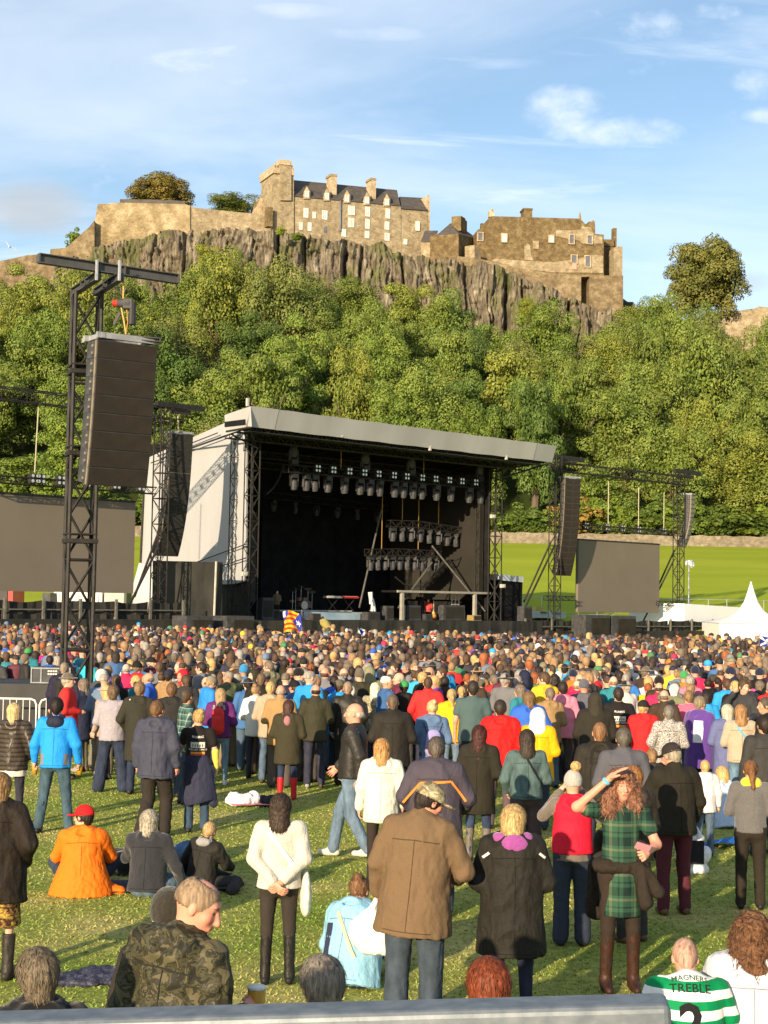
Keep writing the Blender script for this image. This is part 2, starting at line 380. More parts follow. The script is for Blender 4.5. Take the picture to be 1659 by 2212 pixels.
def Hg(x, y):
    x = np.asarray(x, float); y = np.asarray(y, float)
    px = W0 / 2 + FPX * x / np.maximum(y, 60.0)
    px = np.clip(px, -400, 2100)
    def ss(a, b, v):
        t = np.clip((v - a) / (b - a), 0, 1); return t * t * (3 - 2 * t)
    zf = zpx(px, itp(CANOPY, px), 312) - 14.0
    zt = zpx(px, itp(PLATEAU, px), 338)
    z = 10.6 * (0.4 * ss(100, 205, y) + 0.6 * np.clip((y - 105) / 95, 0, 1))
    z = z + (zf - 11.0) * np.clip((y - 205) / 103.0, 0, 1) ** 0.9
    z = z + (zt - zf) * ss(316, 336, y)
    z = z - ss(420, 900, y) * (zt - 5)
    return z
ys = np.concatenate([np.linspace(-60, 90, 12), np.linspace(100, 200, 26), np.linspace(202, 345, 50), np.linspace(360, 520, 12), np.array([600, 750, 900, 1400, 2500, 4000])])
us = np.concatenate([[-3.0, -1.5, -0.8], np.linspace(-0.42, 0.42, 90), [0.8, 1.5, 3.0]])
gv = []
for y in ys:
    w = max(abs(y), 70.0)
    xs = us * w * 1.0
    zz = Hg(xs, np.full_like(xs, y))
    gv += [(a, y, float(b)) for a, b in zip(xs, zz)]
nu = len(us)
gf = [(i * nu + j, i * nu + j + 1, (i + 1) * nu + j + 1, (i + 1) * nu + j) for i in range(len(ys) - 1) for j in range(nu - 1)]
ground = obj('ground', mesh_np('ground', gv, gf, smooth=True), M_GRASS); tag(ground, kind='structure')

# ---- short grass standing in the open part of the field
def grass_blades():
    n = 150000
    Y = 6.5 + (30 - 6.5) * rng.random(n) ** 1.25
    X = (rng.random(n) - 0.5) * 2 * (Y * 0.265 + 0.4)
    a = rng.random(n) * 2 * math.pi; h = rng.uniform(0.006, 0.022, n) * (0.7 + 0.6 * rng.random(n)); w = rng.uniform(0.004, 0.010, n) * (0.8 + Y / 22)
    lx, ly = np.cos(a), np.sin(a); bx, by = rng.normal(0, 0.022, n), rng.normal(0, 0.022, n)
    v = np.zeros((n, 3, 3))
    v[:, 0] = np.stack([X - lx * w, Y - ly * w, np.zeros(n) - 0.002], 1); v[:, 1] = np.stack([X + lx * w, Y + ly * w, np.zeros(n) - 0.002], 1)
    v[:, 2] = np.stack([X + bx, Y + by, h], 1)
    m, nd, lk, b = newmat('grass_blades')
    g = nd.new('ShaderNodeNewGeometry')
    c1 = ramp(nd, lk, g.outputs['Random Per Island'], [(0.0, (0.21, 0.255, 0.045)), (0.45, (0.28, 0.305, 0.068)), (0.8, (0.33, 0.335, 0.09)), (1.0, (0.375, 0.36, 0.12))])
    n1 = noise_tex(nd, lk, 0.55, 6); r = ramp(nd, lk, n1.outputs['Fac'], [(0.35, (0.72, 0.95, 0.6)), (0.65, (1.3, 1.12, 1.25))])
    mm = nd.new('ShaderNodeVectorMath'); mm.operation = 'MULTIPLY'; lk.new(c1, mm.inputs[0]); lk.new(r, mm.inputs[1])
    lk.new(mm.outputs[0], b.inputs['Base Color']); b.inputs['Roughness'].default_value = 0.7
    o = obj('grass', mesh_np('grass', v.reshape(-1, 3), np.arange(n * 3).reshape(-1, 3)), m)
    tag(o, kind='stuff', label='short dry green grass of the concert field', cat='grass')
grass_blades()

# ---------------------------------------------------------------- cliff
def cliff():
    pxs = np.arange(-60, 1384, 1.5); n = len(pxs); rows = 76
    top = zpx(pxs, itp(CLIFFTOP, pxs), 322) + 0.7 * vnoise(np.stack([pxs * 0.02, pxs * 0, pxs * 0], 1), 3, 4, 1.0) + 0.9 * (np.abs(np.sin(np.floor(pxs / 11.0) * 12.9898)) * 43758.5453 % 1 - .5)
    bot = zpx(pxs, itp(CANOPY, pxs), 312) - 17
    T = np.linspace(0, 1, rows)
    PX, TT = np.meshgrid(pxs, T, indexing='ij')
    Z = bot[:, None] + (top - bot)[:, None] * TT
    xw = PX.ravel() * 0.097; zw = Z.ravel()
    P0 = np.stack([xw, zw, zw * 0], 1)
    warp = vnoise(P0 * [1, 0.5, 1], 31, 2, 0.12)
    xw2 = xw + 1.0 * warp + 0.10 * (zw - 70) * np.sin(xw * .09)
    a = vnoise(P0 * [1, 0.6, 1], 21, 3, 0.06, 0.6)
    def colu(wd, sd_, zh):
        kx = xw2 / wd; ci = np.floor(kx); fx = kx - ci
        hs = np.abs(np.sin(ci * 12.9898 + sd_) * 43758.5453) % 1
        zi = np.floor(zw / zh + hs * 7.3); hz = np.abs(np.sin(ci * 78.233 + zi * 37.719 + sd_) * 24634.6345) % 1
        edge = np.minimum(fx, 1 - fx); return hs, hz, np.clip(edge * 6, 0, 1)
    h1, z1, e1 = colu(3.1, 1.0, 7.0); h2, z2, e2 = colu(1.25, 5.0, 3.6); h3, z3, e3 = colu(0.62, 9.0, 2.1)
    c = vnoise(P0 * [1, 0.5, 1], 23, 3, 0.5, 0.6)
    h0, z0, e0 = colu(5.3, 3.0, 11.0)
    depth = 1.0 * a + 1.6 * z0 + 0.9 * h1 + 2.4 * z1 + 1.0 * h2 + 2.0 * z2 + 1.1 * z3 + 0.5 * e2 + 0.5 * c - 3.0 - 1.6 * (TT.ravel() > .93) * z2
    for fx, fw, fd in ((585, 4, 5), (650, 3, 5), (733, 5, 6), (770, 3, 4), (862, 3, 4), (1000, 3, 3), (1088, 4, 5), (1125, 3, 4), (384, 3, 3), (1225, 3, 4)):
        lo_ = 0.35 + 0.4 * (math.sin(fx) * 0.5 + 0.5)
        depth -= fd * np.exp(-((PX.ravel() + 5 * warp - fx) / fw) ** 2) * np.clip((lo_ + 0.35 - np.abs(TT.ravel() - lo_)) * 4, 0, 1)
    Y = 323.5 - depth * .78 - 7.5 * (1 - TT.ravel()) ** 1.3
    X = (PX.ravel() - W0 / 2) / FPX * 322
    V = np.stack([X, Y, Z.ravel()], 1)
    idx = np.arange(n * rows).reshape(n, rows)
    F = np.stack([idx[:-1, :-1].ravel(), idx[1:, :-1].ravel(), idx[1:, 1:].ravel(), idx[:-1, 1:].ravel()], 1)
    # ledge running back from the top edge
    tv = V[idx[:, -1]]; back = tv + np.array([0, 26.0, -0.6])
    base = len(V); V = np.concatenate([V, back]); bi = base + np.arange(n)
    F = np.concatenate([F, np.stack([idx[:-1, -1], idx[1:, -1], bi[1:], bi[:-1]], 1)])
    o = obj('cliff', mesh_np('cliff', V, F), M_ROCK); tag(o, kind='structure')
cliff()

# ---------------------------------------------------------------- trees
def crown_mesh(seed, lobes=34, per=230, leaf=0.028, low=0.16, rad=0.40, flat=1.0, core=5000, sq=.78):
    r = np.random.default_rng(seed); V = []; 
    cz = (1 + low) / 2; hz = (1 - low) / 2
    for i in range(lobes):
        t = r.uniform(-0.9, 1.0); a = r.uniform(0, 2 * math.pi); q = math.sqrt(max(0, 1 - t * t)); s = r.uniform(0.66, 0.96) if i > 3 else r.uniform(0.1, 0.45)
        c = np.array([math.cos(a) * q * rad * s, math.sin(a) * q * rad * s, cz + t * hz * s * flat])
        lr = r.uniform(0.085, 0.155)
        m = int(per * (lr / 0.15) ** 2)
        d = r.normal(size=(m, 3)); d /= np.linalg.norm(d, axis=1)[:, None]
        keep = d[:, 2] > -0.55 ; d = d[keep]; m = len(d)
        p = c + d * (lr * r.uniform(0.72, 1.06, m))[:, None] * [1, 1, sq]
        nrm = d + r.normal(0, 0.24, (m, 3)) + [0, 0, 0.12]; nrm /= np.linalg.norm(nrm, axis=1)[:, None]
        t1 = np.cross(nrm, r.normal(size=(m, 3))); t1 /= np.linalg.norm(t1, axis=1)[:, None]; t2 = np.cross(nrm, t1)
        sz = (leaf * r.uniform(0.55, 1.2, m))[:, None]
        V.append(np.stack([p - t1 * sz * 0.5 - t2 * sz * 0.35, p + t1 * sz * 0.55, p + t2 * sz * 0.7 + t1 * sz * 0.2, p - t1 * sz * 0.5 + t2 * sz * 0.35], 1).reshape(-1, 3))
    m = core; d = r.normal(size=(m, 3)); d /= np.linalg.norm(d, axis=1)[:, None]; p = d * (r.random(m) ** .4)[:, None] * [rad * .6, rad * .6, hz * .66] + [0, 0, cz]
    t1 = r.normal(size=(m, 3)); t1 /= np.linalg.norm(t1, axis=1)[:, None]; t2 = np.cross(t1, r.normal(size=(m, 3))); t2 /= np.linalg.norm(t2, axis=1)[:, None]; sz = leaf * .75
    V.append(np.stack([p - t1 * sz, p - t2 * sz, p + t1 * sz, p + t2 * sz], 1).reshape(-1, 3))
    V = np.concatenate(V); F = np.arange(len(V)).reshape(-1, 4)
    return mesh_np('crown', V, F)
def trunk_mesh(seed):
    r = random.Random(seed); mb = MB()
    mb.tube([(0, 0, -0.06), (0.005, 0, 0.12), (0.012, 0.006, 0.3), (0.0, 0.01, 0.55), (0, 0, 0.75)], [0.03, 0.024, 0.019, 0.012, 0.004], 7)
    for k in range(6):
        a = r.uniform(0, 6.28); z = r.uniform(0.18, 0.42); l = r.uniform(0.16, 0.3)
        mb.tube([(0.005, 0, z), (math.cos(a) * l * 0.5, math.sin(a) * l * 0.5, z + 0.1), (math.cos(a) * l, math.sin(a) * l, z + 0.26)], [0.012, 0.008, 0.003], 5)
    me = bpy.data.meshes.new('trunk'); me.from_pydata(mb.v, [], mb.f); me.materials.append(M_BARK); return me
CROWNS = [crown_mesh(100 + i, lobes=30 + 3 * (i % 4), per=600, leaf=0.0175, sq=(.62, .8, 1.0, .7)[i % 4], low=0.02 + 0.03 * (i % 3), rad=0.39 + 0.02 * (i % 3)) for i in range(8)]
for c in CROWNS: c.materials.append(M_LEAF)
TRUNKS = [trunk_mesh(i) for i in range(4)]
SPARSE = crown_mesh(333, lobes=46, per=150, leaf=0.026, low=0.06, rad=0.43); SPARSE.materials.append(M_LEAF)
BUSH = crown_mesh(334, lobes=22, per=120, leaf=0.05, low=0.0, rad=0.5); BUSH.materials.append(M_LEAF)
def tree(name, x, y, zb, h, rw, color, label, cat='tree', group=None, me=None, seed=0, trunk=True):
    r = random.Random(seed)
    e = empty(name, (x, y, zb), 0, label, cat, group)
    c = obj('crown', me or CROWNS[seed % len(CROWNS)], None, e, color)
    c.scale = (rw / 0.42, rw / 0.42, h); c.rotation_euler = (0, 0, r.uniform(0, 6.28))
    if trunk:
        t = obj('trunk', TRUNKS[seed % 4], None, e); t.scale = (h, h, h * 0.9)
    return e
ORD = ['first', 'second', 'third', 'fourth', 'fifth', 'sixth', 'seventh', 'eighth', 'ninth', 'tenth', 'eleventh', 'twelfth', 'thirteenth', 'fourteenth', 'fifteenth', 'sixteenth', 'seventeenth', 'eighteenth', 'nineteenth', 'twentieth', 'twenty-first', 'twenty-second', 'twenty-third', 'twenty-fourth', 'twenty-fifth', 'twenty-sixth', 'twenty-seventh', 'twenty-eighth', 'twenty-ninth', 'thirtieth']
GREENS = [('mid green', (0.145, 0.19, 0.036)), ('deep green', (0.092, 0.145, 0.030)), ('yellow-green', (0.20, 0.228, 0.040)), ('olive green', (0.16, 0.185, 0.048)), ('bright green', (0.15, 0.21, 0.034))]
def woods():
    r = random.Random(5); sd_ = 0
    rowsY = [(214, 15, 8.5), (226, 17, 9.5), (240, 19, 10), (254, 19, 10), (268, 20, 10.5), (283, 20, 10), (298, 18, 9.5)]
    for ri, (Y, h0, w0) in enumerate(rowsY):
        step = w0 * 1.08; half = Y * 0.37
        n = int(2 * half / step) + 1; k = 0
        for i in range(n):
            x = -half + i * step + r.uniform(-2, 2) + (ri % 2) * step / 2; y = Y + r.uniform(-4, 4)
            px = W0 / 2 + FPX * x / y
            if px < -400 or px > 2050: continue
            zb = float(Hg(x, y)); h = h0 * r.uniform(0.72, 1.25); w = w0 * r.uniform(0.68, 1.15)
            if ri == 0: h *= r.choice([0.8, 0.95, 1.15]);
            topz = zpx(px, itp(CANOPY, px) + r.uniform(-34, -8), y)
            if zb + h > topz: h = max(7.0, topz - zb)
            if ri == 6: h = max(7.0, min(h * 1.2, topz - zb))
            g = r.choices(range(5), weights=[4, 2, 3, 2, 2])[0]
            if px > 1180 and r.random() < 0.5: g = 0
            nm, colr = GREENS[g]; v = r.uniform(0.8, 1.15); colr = tuple(c * v for c in colr)
            lab = f'{nm} tree, {ORD[k]} from the left in the {ORD[ri]} row up the wooded slope'
            if ri == 0: lab = f'{nm} broadleaf tree, {ORD[k]} from the left in the lowest row behind the field wall'
            tree('hillside_tree', x, y, zb - 0.5, h, w * .64, colr, lab, group='trees on the slope under the castle', seed=sd_)
            k += 1; sd_ += 1
    # understory that fills the foot of the wood
    def single(name, px, pyt, pyb, Y, wP, col_, lab, me=None, seed=1, trunk=True, cat='tree', zb=None):
        t = at(px, pyt, Y); b = at(px, pyb, Y); z0 = b.z if zb is None else zb
        tree(name, t.x, t.y, z0, t.z - z0, wP * Y / FPX / 2, col_, lab, me=me, seed=seed, trunk=trunk, cat=cat)
    single('domed_tree', 352, 380, 470, 340, 128, (0.17, 0.135, 0.03), 'dense domed tree with bronze-green leaves standing behind the bastion wall', me=crown2(401), seed=3)
    single('tree', 505, 418, 480, 338, 128, (0.13, 0.16, 0.03), 'low spreading green tree behind the wall left of the castle tower', seed=2)
    single('shrub', 165, 494, 548, 330, 38, (0.13, 0.19, 0.03), 'small green bush on the sloping wall left of the bastion', me=BUSH, trunk=False, cat='bush')
    single('tall_tree', 1529, 514, 700, 312, 155, (0.15, 0.15, 0.035), 'big rounded lone tree against the sky right of the castle', me=SPARSE2, seed=5)
    single('ivy_bush', 608, 488, 512, 316, 20, (0.22, 0.28, 0.03), 'bright yellow-green shrub growing from the cliff top under the tower', me=BUSH, trunk=False, cat='shrub')
    single('ivy_bush', 643, 503, 522, 315, 24, (0.15, 0.2, 0.03), 'small green shrub rooted in the cliff below two small windows', me=BUSH, trunk=False, cat='shrub')
    single('ivy_bush', 1140, 640, 720, 309, 50, (0.19, 0.22, 0.03), 'yellow-green treetop reaching up against the foot of the palace rock', me=CROWNS[2], cat='tree')
    single('hillside_tree', 1378, 655, 760, 309, 120, (0.17, 0.20, 0.04), 'leafy tree touching the right foot of the retaining wall rock', me=CROWNS[5])
    single('ivy_bush', 450, 520, 640, 312, 70, (0.2, 0.23, 0.03), 'yellow-green treetop against the left part of the cliff', me=CROWNS[4], cat='tree')
    single('young_tree', 1527, 1270, 1335, 150, 50, (0.16, 0.22, 0.05), 'thin young tree in the field left of the white marquee', me=SPARSE, cat='tree')
    # scrub along the foot of the wood, behind the field wall
    k = 0
    for px in range(-30, 1700, 44):
        Y = 206 + r.uniform(0, 2); p = at(px + r.uniform(-10, 10), 1180, Y); z0 = float(Hg(p.x, p.y))
        autumn = r.random() < 0.12
        colr = (0.22, 0.15, 0.035) if autumn else r.choice([(0.10, 0.14, 0.02), (0.13, 0.18, 0.025), (0.08, 0.12, 0.02)])
        tree('hedge_bush', p.x, p.y, z0 - 0.4, r.uniform(3.5, 7.5), r.uniform(2.4, 4.2), colr,
             f'{"browning" if autumn else "green"} scrub bush, {ORD[k] if k < 30 else "thirty-" + ORD[k - 30]} from the left behind the field wall', me=BUSH, trunk=False, cat='bush', group='scrub behind the field wall', seed=900 + k)
        k += 1
def crown2(seed):
    m = crown_mesh(seed, lobes=110, per=300, leaf=0.026, low=0.05, rad=0.44, sq=1.0); m.materials.append(M_LEAF); return m
SPARSE2 = crown_mesh(336, lobes=90, per=480, leaf=0.022, low=0.04, rad=0.46, core=12000, sq=.9); SPARSE2.materials.append(M_LEAF)
woods()

# ---------------------------------------------------------------- field wall
def field_wall():
    mb = MB(); n = 120; pts = []
    for i in range(n + 1):
        u = -0.32 + 0.64 * i / n; y = 201.0; x = u * y; pts.append((x, y, float(Hg(x, y))))
    for i in range(n):
        a, b = pts[i], pts[i + 1]; h1 = 1.45 + 0.1 * math.sin(i * 2.3); 
        mb.prism([(a[0], a[1], a[2] - 0.5), (b[0], b[1], b[2] - 0.5), (b[0], b[1], b[2] + 1.45 + 0.08 * math.sin((i + 1) * 2.3)), (a[0], a[1], a[2] + 1.45 + 0.08 * math.sin(i * 2.3))], (0, 0.7, 0))
    o = mb.build('field_wall', stone_mat('field_wall_stone', (0.17, 0.145, 0.105), (0.26, 0.22, 0.165), (0.36, 0.31, 0.24), 1.2, 1.6))
    tag(o, 'long low rubble stone wall between the green field and the trees', 'wall')
field_wall()
# ---------------------------------------------------------------- castle
def c1(X, Y): return (548.6 + 0.2645 * X, 340.1 + 0.2645 * Y)
def c2(X, Y): return (960 + 0.2645 * X, 438.8 + 0.2645 * Y)
def pw(vp, pts, off=0.0): return [vp.hit(*p, off) for p in pts]
def solid(name, vp, pts, thick, m, parent=None, off=0.0):
    f = pw(vp, pts, off); mb = MB(); mb.prism(f[::-1] if poly_cw(vp, f) else f, vp.back * thick); return mb.build(name, m, parent)
def poly_cw(vp, f):
    s = 0
    q = [((p - vp.a).dot(vp.x), p.z) for p in f]
    for i in range(len(q)): x1, y1 = q[i]; x2, y2 = q[(i + 1) % len(q)]; s += x1 * y2 - x2 * y1
    return s < 0
def cbox(vp, x0, y0, x1, y1, w0, w1, m, name, parent):
    """box by photo corners on plane vp, from w0 to w1 behind the plane"""
    a = vp.loc(x0, y1, -w0); b = vp.loc(x1, y0, -w0); mb = MB()
    c = vp.pt((a[0] + b[0]) / 2, (a[1] + b[1]) / 2, (w0 + w1) / 2)
    mb.box(c, (b[0] - a[0], abs(w1 - w0), b[1] - a[1]), vp.ang); return mb.build(name, m, parent)
def window(vp, x0, y0, x1, y1, parent, dark=False, frame=M_WHITE, label=None):
    a = vp.loc(x0, y1); b = vp.loc(x1, y0); w, h = b[0] - a[0], b[1] - a[1]; u, z = (a[0] + b[0]) / 2, (a[1] + b[1]) / 2
    mb = MB()
    t = min(0.22, w * 0.16)
    if not dark:
        for s in (-1, 1):
            mb.box(vp.pt(u + s * (w - t) / 2, z, -0.06), (t, 0.22, h), vp.ang); mb.box(vp.pt(u, z + s * (h - t) / 2, -0.06), (w - 2 * t - .004, 0.22, t), vp.ang)
        mb.box(vp.pt(u, z, -0.05), (w - 2 * t - .004, 0.16, t * 0.7), vp.ang); mb.box(vp.pt(u, z, -0.045), (t * 0.5, 0.15, h - 2 * t - .004), vp.ang)
        fr = mb.build('window', frame, parent)
        p = MB(); p.box(vp.pt(u, z, -0.02), (w - 2 * t, 0.06, h - 2 * t), vp.ang); p.build('pane', M_BLIND, fr)
    else:
        mb.box(vp.pt(u, z, -0.03), (w, 0.1, h), vp.ang); fr = mb.build('window', M_PANE, parent)
    if label: fr['label'] = label
    return fr
M_BLIND = mat('blind_behind_glass', (0.62, 0.6, 0.54), (0.42, 0.42, 0.42), 0.35, 0.25)
def castle():
    vp = VP(635, 331, 925, 344)
    root = empty('castle_range', vp.a, 0, 'long stone castle range with slate roof, dormers and a square tower on the cliff', 'castle')
    # everything below keeps world coordinates: the root sits at the plane's origin
    inv = root.matrix_world
    def put(o): return o
    body = solid('wall', vp, [c1(325, 900), c1(325, 312), c1(1200, 396), c1(1200, 900)], 10.5, M_STONE)
    wing = solid('wall', vp, [c1(1201, 900), c1(1201, 413), c1(1418, 431), c1(1432, 900)], 9.5, M_STONE, off=-0.15)
    # roofs: front slope, ridge 5 m back
    def roof(xa, ya, xb, yb, xra, yra, xrb, yrb, dr, name='roof', e=0.25):
        A, B = vp.hit(*c1(xa, ya), e), vp.hit(*c1(xb, yb), e)
        R1, R2 = vp.hit(*c1(xra, yra), -dr), vp.hit(*c1(xrb, yrb), -dr)
        A2, B2 = A + vp.back * (2 * dr + 0.6), B + vp.back * (2 * dr + 0.6)
        mb = MB(); mb.add([A, B, R2, R1, A2, B2], [(0, 1, 2, 3), (3, 2, 5, 4), (1, 5, 2), (0, 3, 4), (0, 4, 5, 1)]); return mb.build(name, M_SLATE)
    r1 = roof(322, 316, 1196, 396, 328, 185, 1168, 266, 5.0)
    r2 = roof(1203, 416, 1418, 433, 1190, 320, 1420, 332, 4.6)
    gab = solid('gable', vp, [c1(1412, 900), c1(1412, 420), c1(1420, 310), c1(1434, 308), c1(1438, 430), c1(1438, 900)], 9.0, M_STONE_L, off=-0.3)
    parts = [body, wing, r1, r2, gab]
    # tower
    tw = solid('tower', vp, [c1(165, 900), c1(165, 118), c1(326, 112), c1(326, 900)], 8.5, M_STONE, off=0.35)
    cap = cbox(vp, *c1(158, 84), *c1(329, 124), -0.75, 8.4, M_STONE_L, 'parapet', None)
    tur = solid('turret', vp, [c1(216, 350), c1(214, 50), c1(305, 50), c1(305, 350)], 3.4, M_STONE, off=0.85)
    tcp = cbox(vp, *c1(212, 27), *c1(309, 54), -1.05, 2.9, M_STONE_L, 'turret_cap', None)
    mer = MB()
    for k in range(7):
        x0 = 168 + k * 23
        if x0 > 205 and x0 < 300: continue
        a = vp.loc(*c1(x0, 84), 0.7); b = vp.loc(*c1(x0 + 13, 72), 0.7)
        mer.box(vp.pt((a[0] + b[0]) / 2, (a[1] + b[1]) / 2 + 0.05, -0.5), (b[0] - a[0], 0.5, abs(b[1] - a[1]) + 0.2), vp.ang)
    me_ = mer.build('merlons', M_STONE_L)
    lw = solid('wing', vp, [c1(30, 620), c1(30, 420), c1(45, 350), c1(58, 318), c1(75, 350), c1(80, 300), c1(90, 290), c1(96, 330), c1(100, 620)], 5.0, M_STONE_L, off=-7.5)
    but = cbox(vp, *c1(108, 408), *c1(155, 560), -1.6, 0.2, M_STONE_D, 'buttress', None)
    parts += [tw, cap, tur, tcp, me_, lw, but]
    for x0, y0, x1, y1 in ((630, 150, 678, 300), (958, 182, 998, 335)):
        parts.append(cbox(vp, *c1(x0, y0), *c1(x1, y1), 1.2, 4.2, M_STONE_L, 'chimney', None))
        parts.append(cbox(vp, *c1(x0 - 3, y0 - 12), *c1(x1 + 3, y0), 1.1, 4.3, M_STONE, 'chimney_cap', None))
    dp = MB(); dp.bar(vp.hit(*c1(706, 352), 0.2), vp.hit(*c1(703, 600), 0.2), 0.35); parts.append(dp.build('downpipe', M_PANE))
    for cx, yb, yp in ((432, 325, 228), (595, 343, 245), (760, 360, 260), (922, 375, 277), (1085, 388, 292)):
        d = solid('dormer', vp, [c1(cx - 26, yb + 12), c1(cx - 26, yp + 52), c1(cx, yp), c1(cx + 26, yp + 52), c1(cx + 26, yb + 12)], 3.4, M_STONE_L, off=0.28)
        q = MB()
        fr = [vp.hit(*c1(cx, yp - 4), 0.32), vp.hit(*c1(cx - 34, yp + 60), 0.32), vp.hit(*c1(cx + 34, yp + 60), 0.32)]
        for s in (1, 2):
            q.prism([fr[0], fr[s], fr[s] + Vector((0, 0, -0.18)), fr[0] + Vector((0, 0, -0.18))], vp.back * 3.6)
        rr = q.build('dormer_roof', M_SLATE, d)
        wv = VP(635, 331, 925, 344); wv.a = vp.a + vp.n * 0.33
        window(wv, *c1(cx - 15, yp + 50), *c1(cx + 15, yb), d)
        parts.append(d)
    for x0, y0, x1, y1 in ((405, 418, 443, 490), (478, 448, 503, 497), (556, 438, 598, 505), (368, 532, 395, 590), (440, 535, 468, 600), (768, 397, 795, 470), (800, 400, 822, 470), (768, 495, 790, 570),
                           (796, 497, 817, 570), (715, 588, 750, 645), (908, 408, 947, 480), (908, 508, 943, 580), (905, 605, 940, 658), (1075, 422, 1110, 497), (1068, 528, 1103, 588), (1068, 622, 1105, 678), (1320, 525, 1352, 597), (1222, 670, 1250, 710)):
        parts.append(window(vp, *c1(x0, y0), *c1(x1, y1), None))
    parts.append(window(vp, *c1(568, 565), *c1(595, 612), None, dark=True, label='small dark window near the foot of the wall'))
    for p in parts: p.parent = root; p.matrix_parent_inverse = Matrix.Translation(-vp.a)
    # pavilion beside the range
    v2 = VP(1500 * 0.2645 + 548.6, 331, 990, 329)
    v2s = VP(990, 329, 1027, 341)
    pav = empty('gatehouse', v2.a, 0, 'small stone gatehouse with a hipped slate roof between the range and the palace', 'building')
    ps = [solid('wall', v2, [(945, 640), (945, 507), (990.5, 505), (990.5, 640)], 7.0, M_STONE),
          solid('side_wall', v2s, [(990.6, 640), (990.6, 505), (1026, 514), (1026, 640)], 6.5, M_STONE_D)]  # side turned from the sun: its shade is put into the darker stone
    A, B = v2.hit(943, 508, 0.3), v2.hit(991, 505, 0.3); C = v2s.hit(1027, 515, 0.3); R = v2.hit(973, 482, -3.0); R2 = v2s.hit(1010, 500, -3.0); D = A + v2.back * 8
    rf = MB(); rf.add([A, B, C, R, R2, D, C + v2.back * 6], [(0, 1, 3), (1, 2, 4, 3), (0, 3, 5), (3, 4, 6, 5), (2, 6, 4)]); ps.append(rf.build('roof', M_SLATE))
    ps.append(window(v2, *c1(1523, 668), *c1(1560, 762), None))
    ps.append(cbox(v2, 975, 466, 996, 500, 2.4, 5.0, M_STONE_D, 'chimney', None)); ps.append(cbox(v2s, 998, 478, 1009, 505, 1.5, 3.5, M_STONE_D, 'chimney', None))
    for p in ps: p.parent = pav; p.matrix_parent_inverse = Matrix.Translation(-v2.a)
    v3 = VP(908, 336, 946, 335)
    lo = empty('lean_to', v3.a, 0, 'low slate-roofed outbuilding tucked under the right end of the castle range', 'outbuilding')
    ps = [solid('wall', v3, [(910, 640), (910, 519), (938, 519), (938, 640)], 4.0, M_STONE)]
    A, B, Cc, Dd = v3.hit(909, 520, 0.3), v3.hit(940, 520, 0.3), v3.hit(946, 498, -3.5), v3.hit(918, 498, -3.5)
    q = MB(); q.prism([A, B, Cc, Dd], (0, 0, -0.25)); ps.append(q.build('roof', M_SLATE))
    ps.append(cbox(v3, 938.5, 506, 944.5, 640, -0.3, 3.0, M_STONE_D, 'pier', None))
    for p in ps: p.parent = lo; p.matrix_parent_inverse = Matrix.Translation(-v3.a)
    v4 = VP(1022, 327, 1036, 329)
    b = solid('buttress_wall', v4, [(1025, 640), (1025, 529), (1031, 531), (1039, 549), (1039, 640)], 2.5, M_STONE); tag(b, 'short sloping stone buttress right of the small gatehouse', 'buttress')
    # palace
    v5 = VP(1030, 332, 1304, 336)
    pal = empty('palace', v5.a, 0, 'large brown stone palace block with crow-stepped gable and big central chimney', 'palace')
    out = [c2(262, 600), c2(262, 260), c2(275, 215), c2(300, 208), c2(365, 118), c2(385, 106), c2(1110, 126), c2(1140, 160), c2(1160, 180), c2(1180, 150), c2(1230, 150), c2(1232, 250), c2(1302, 258), c2(1302, 900), c2(262, 900)]
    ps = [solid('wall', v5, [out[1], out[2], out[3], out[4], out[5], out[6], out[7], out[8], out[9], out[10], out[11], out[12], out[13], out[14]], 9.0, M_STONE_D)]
    ps.append(cbox(v5, *c2(648, 48), *c2(718, 118), 2.0, 5.0, M_STONE_D, 'chimney', None)); ps.append(cbox(v5, *c2(644, 42), *c2(722, 52), 1.8, 5.2, M_STONE_D, 'chimney_cap', None))
    ps.append(cbox(v5, *c2(365, 62), *c2(408, 110), 0.3, 1.6, M_STONE_L, 'chimney', None))
    fn = MB()
    for fx, fy0, fy1 in ((390, 48, 62), (1106, 74, 128), (1212, 138, 152)):
        a = v5.hit(*c2(fx, fy1), -0.6); b_ = v5.hit(*c2(fx, fy0), -0.6); fn.tube([a, (a + b_) / 2, b_], [0.35, 0.28, 0.1], 6)
    ps.append(fn.build('finials', M_STONE))
    ps.append(cbox(v5, *c2(298, 165), *c2(330, 215), 1.0, 2.0, M_STONE_D, 'chimney', None))
    # paler rebuilt masonry, standing a little proud
    pa = MB()
    for poly in ([(655, 460), (652, 350), (680, 325), (700, 345), (708, 420), (730, 470)], [(380, 470), (420, 455), (640, 470), (860, 480), (1000, 470), (1240, 420), (1295, 430), (1298, 570), (900, 566), (700, 545), (520, 508)],
                 [(915, 270), (912, 222), (1100, 222), (1130, 190), (1200, 200), (1225, 260), (1290, 275), (1292, 330), (1130, 330), (1085, 300), (1000, 290)]):
        f = pw(v5, [c2(*p) for p in poly], 0.12); pa.prism(f if not poly_cw(v5, f) else f[::-1], v5.back * 0.5)
    ps.append(pa.build('pale_masonry', M_STONE))
    v5w = VP(1030, 332, 1304, 336); v5w.a = v5.a + v5.n * 0.14
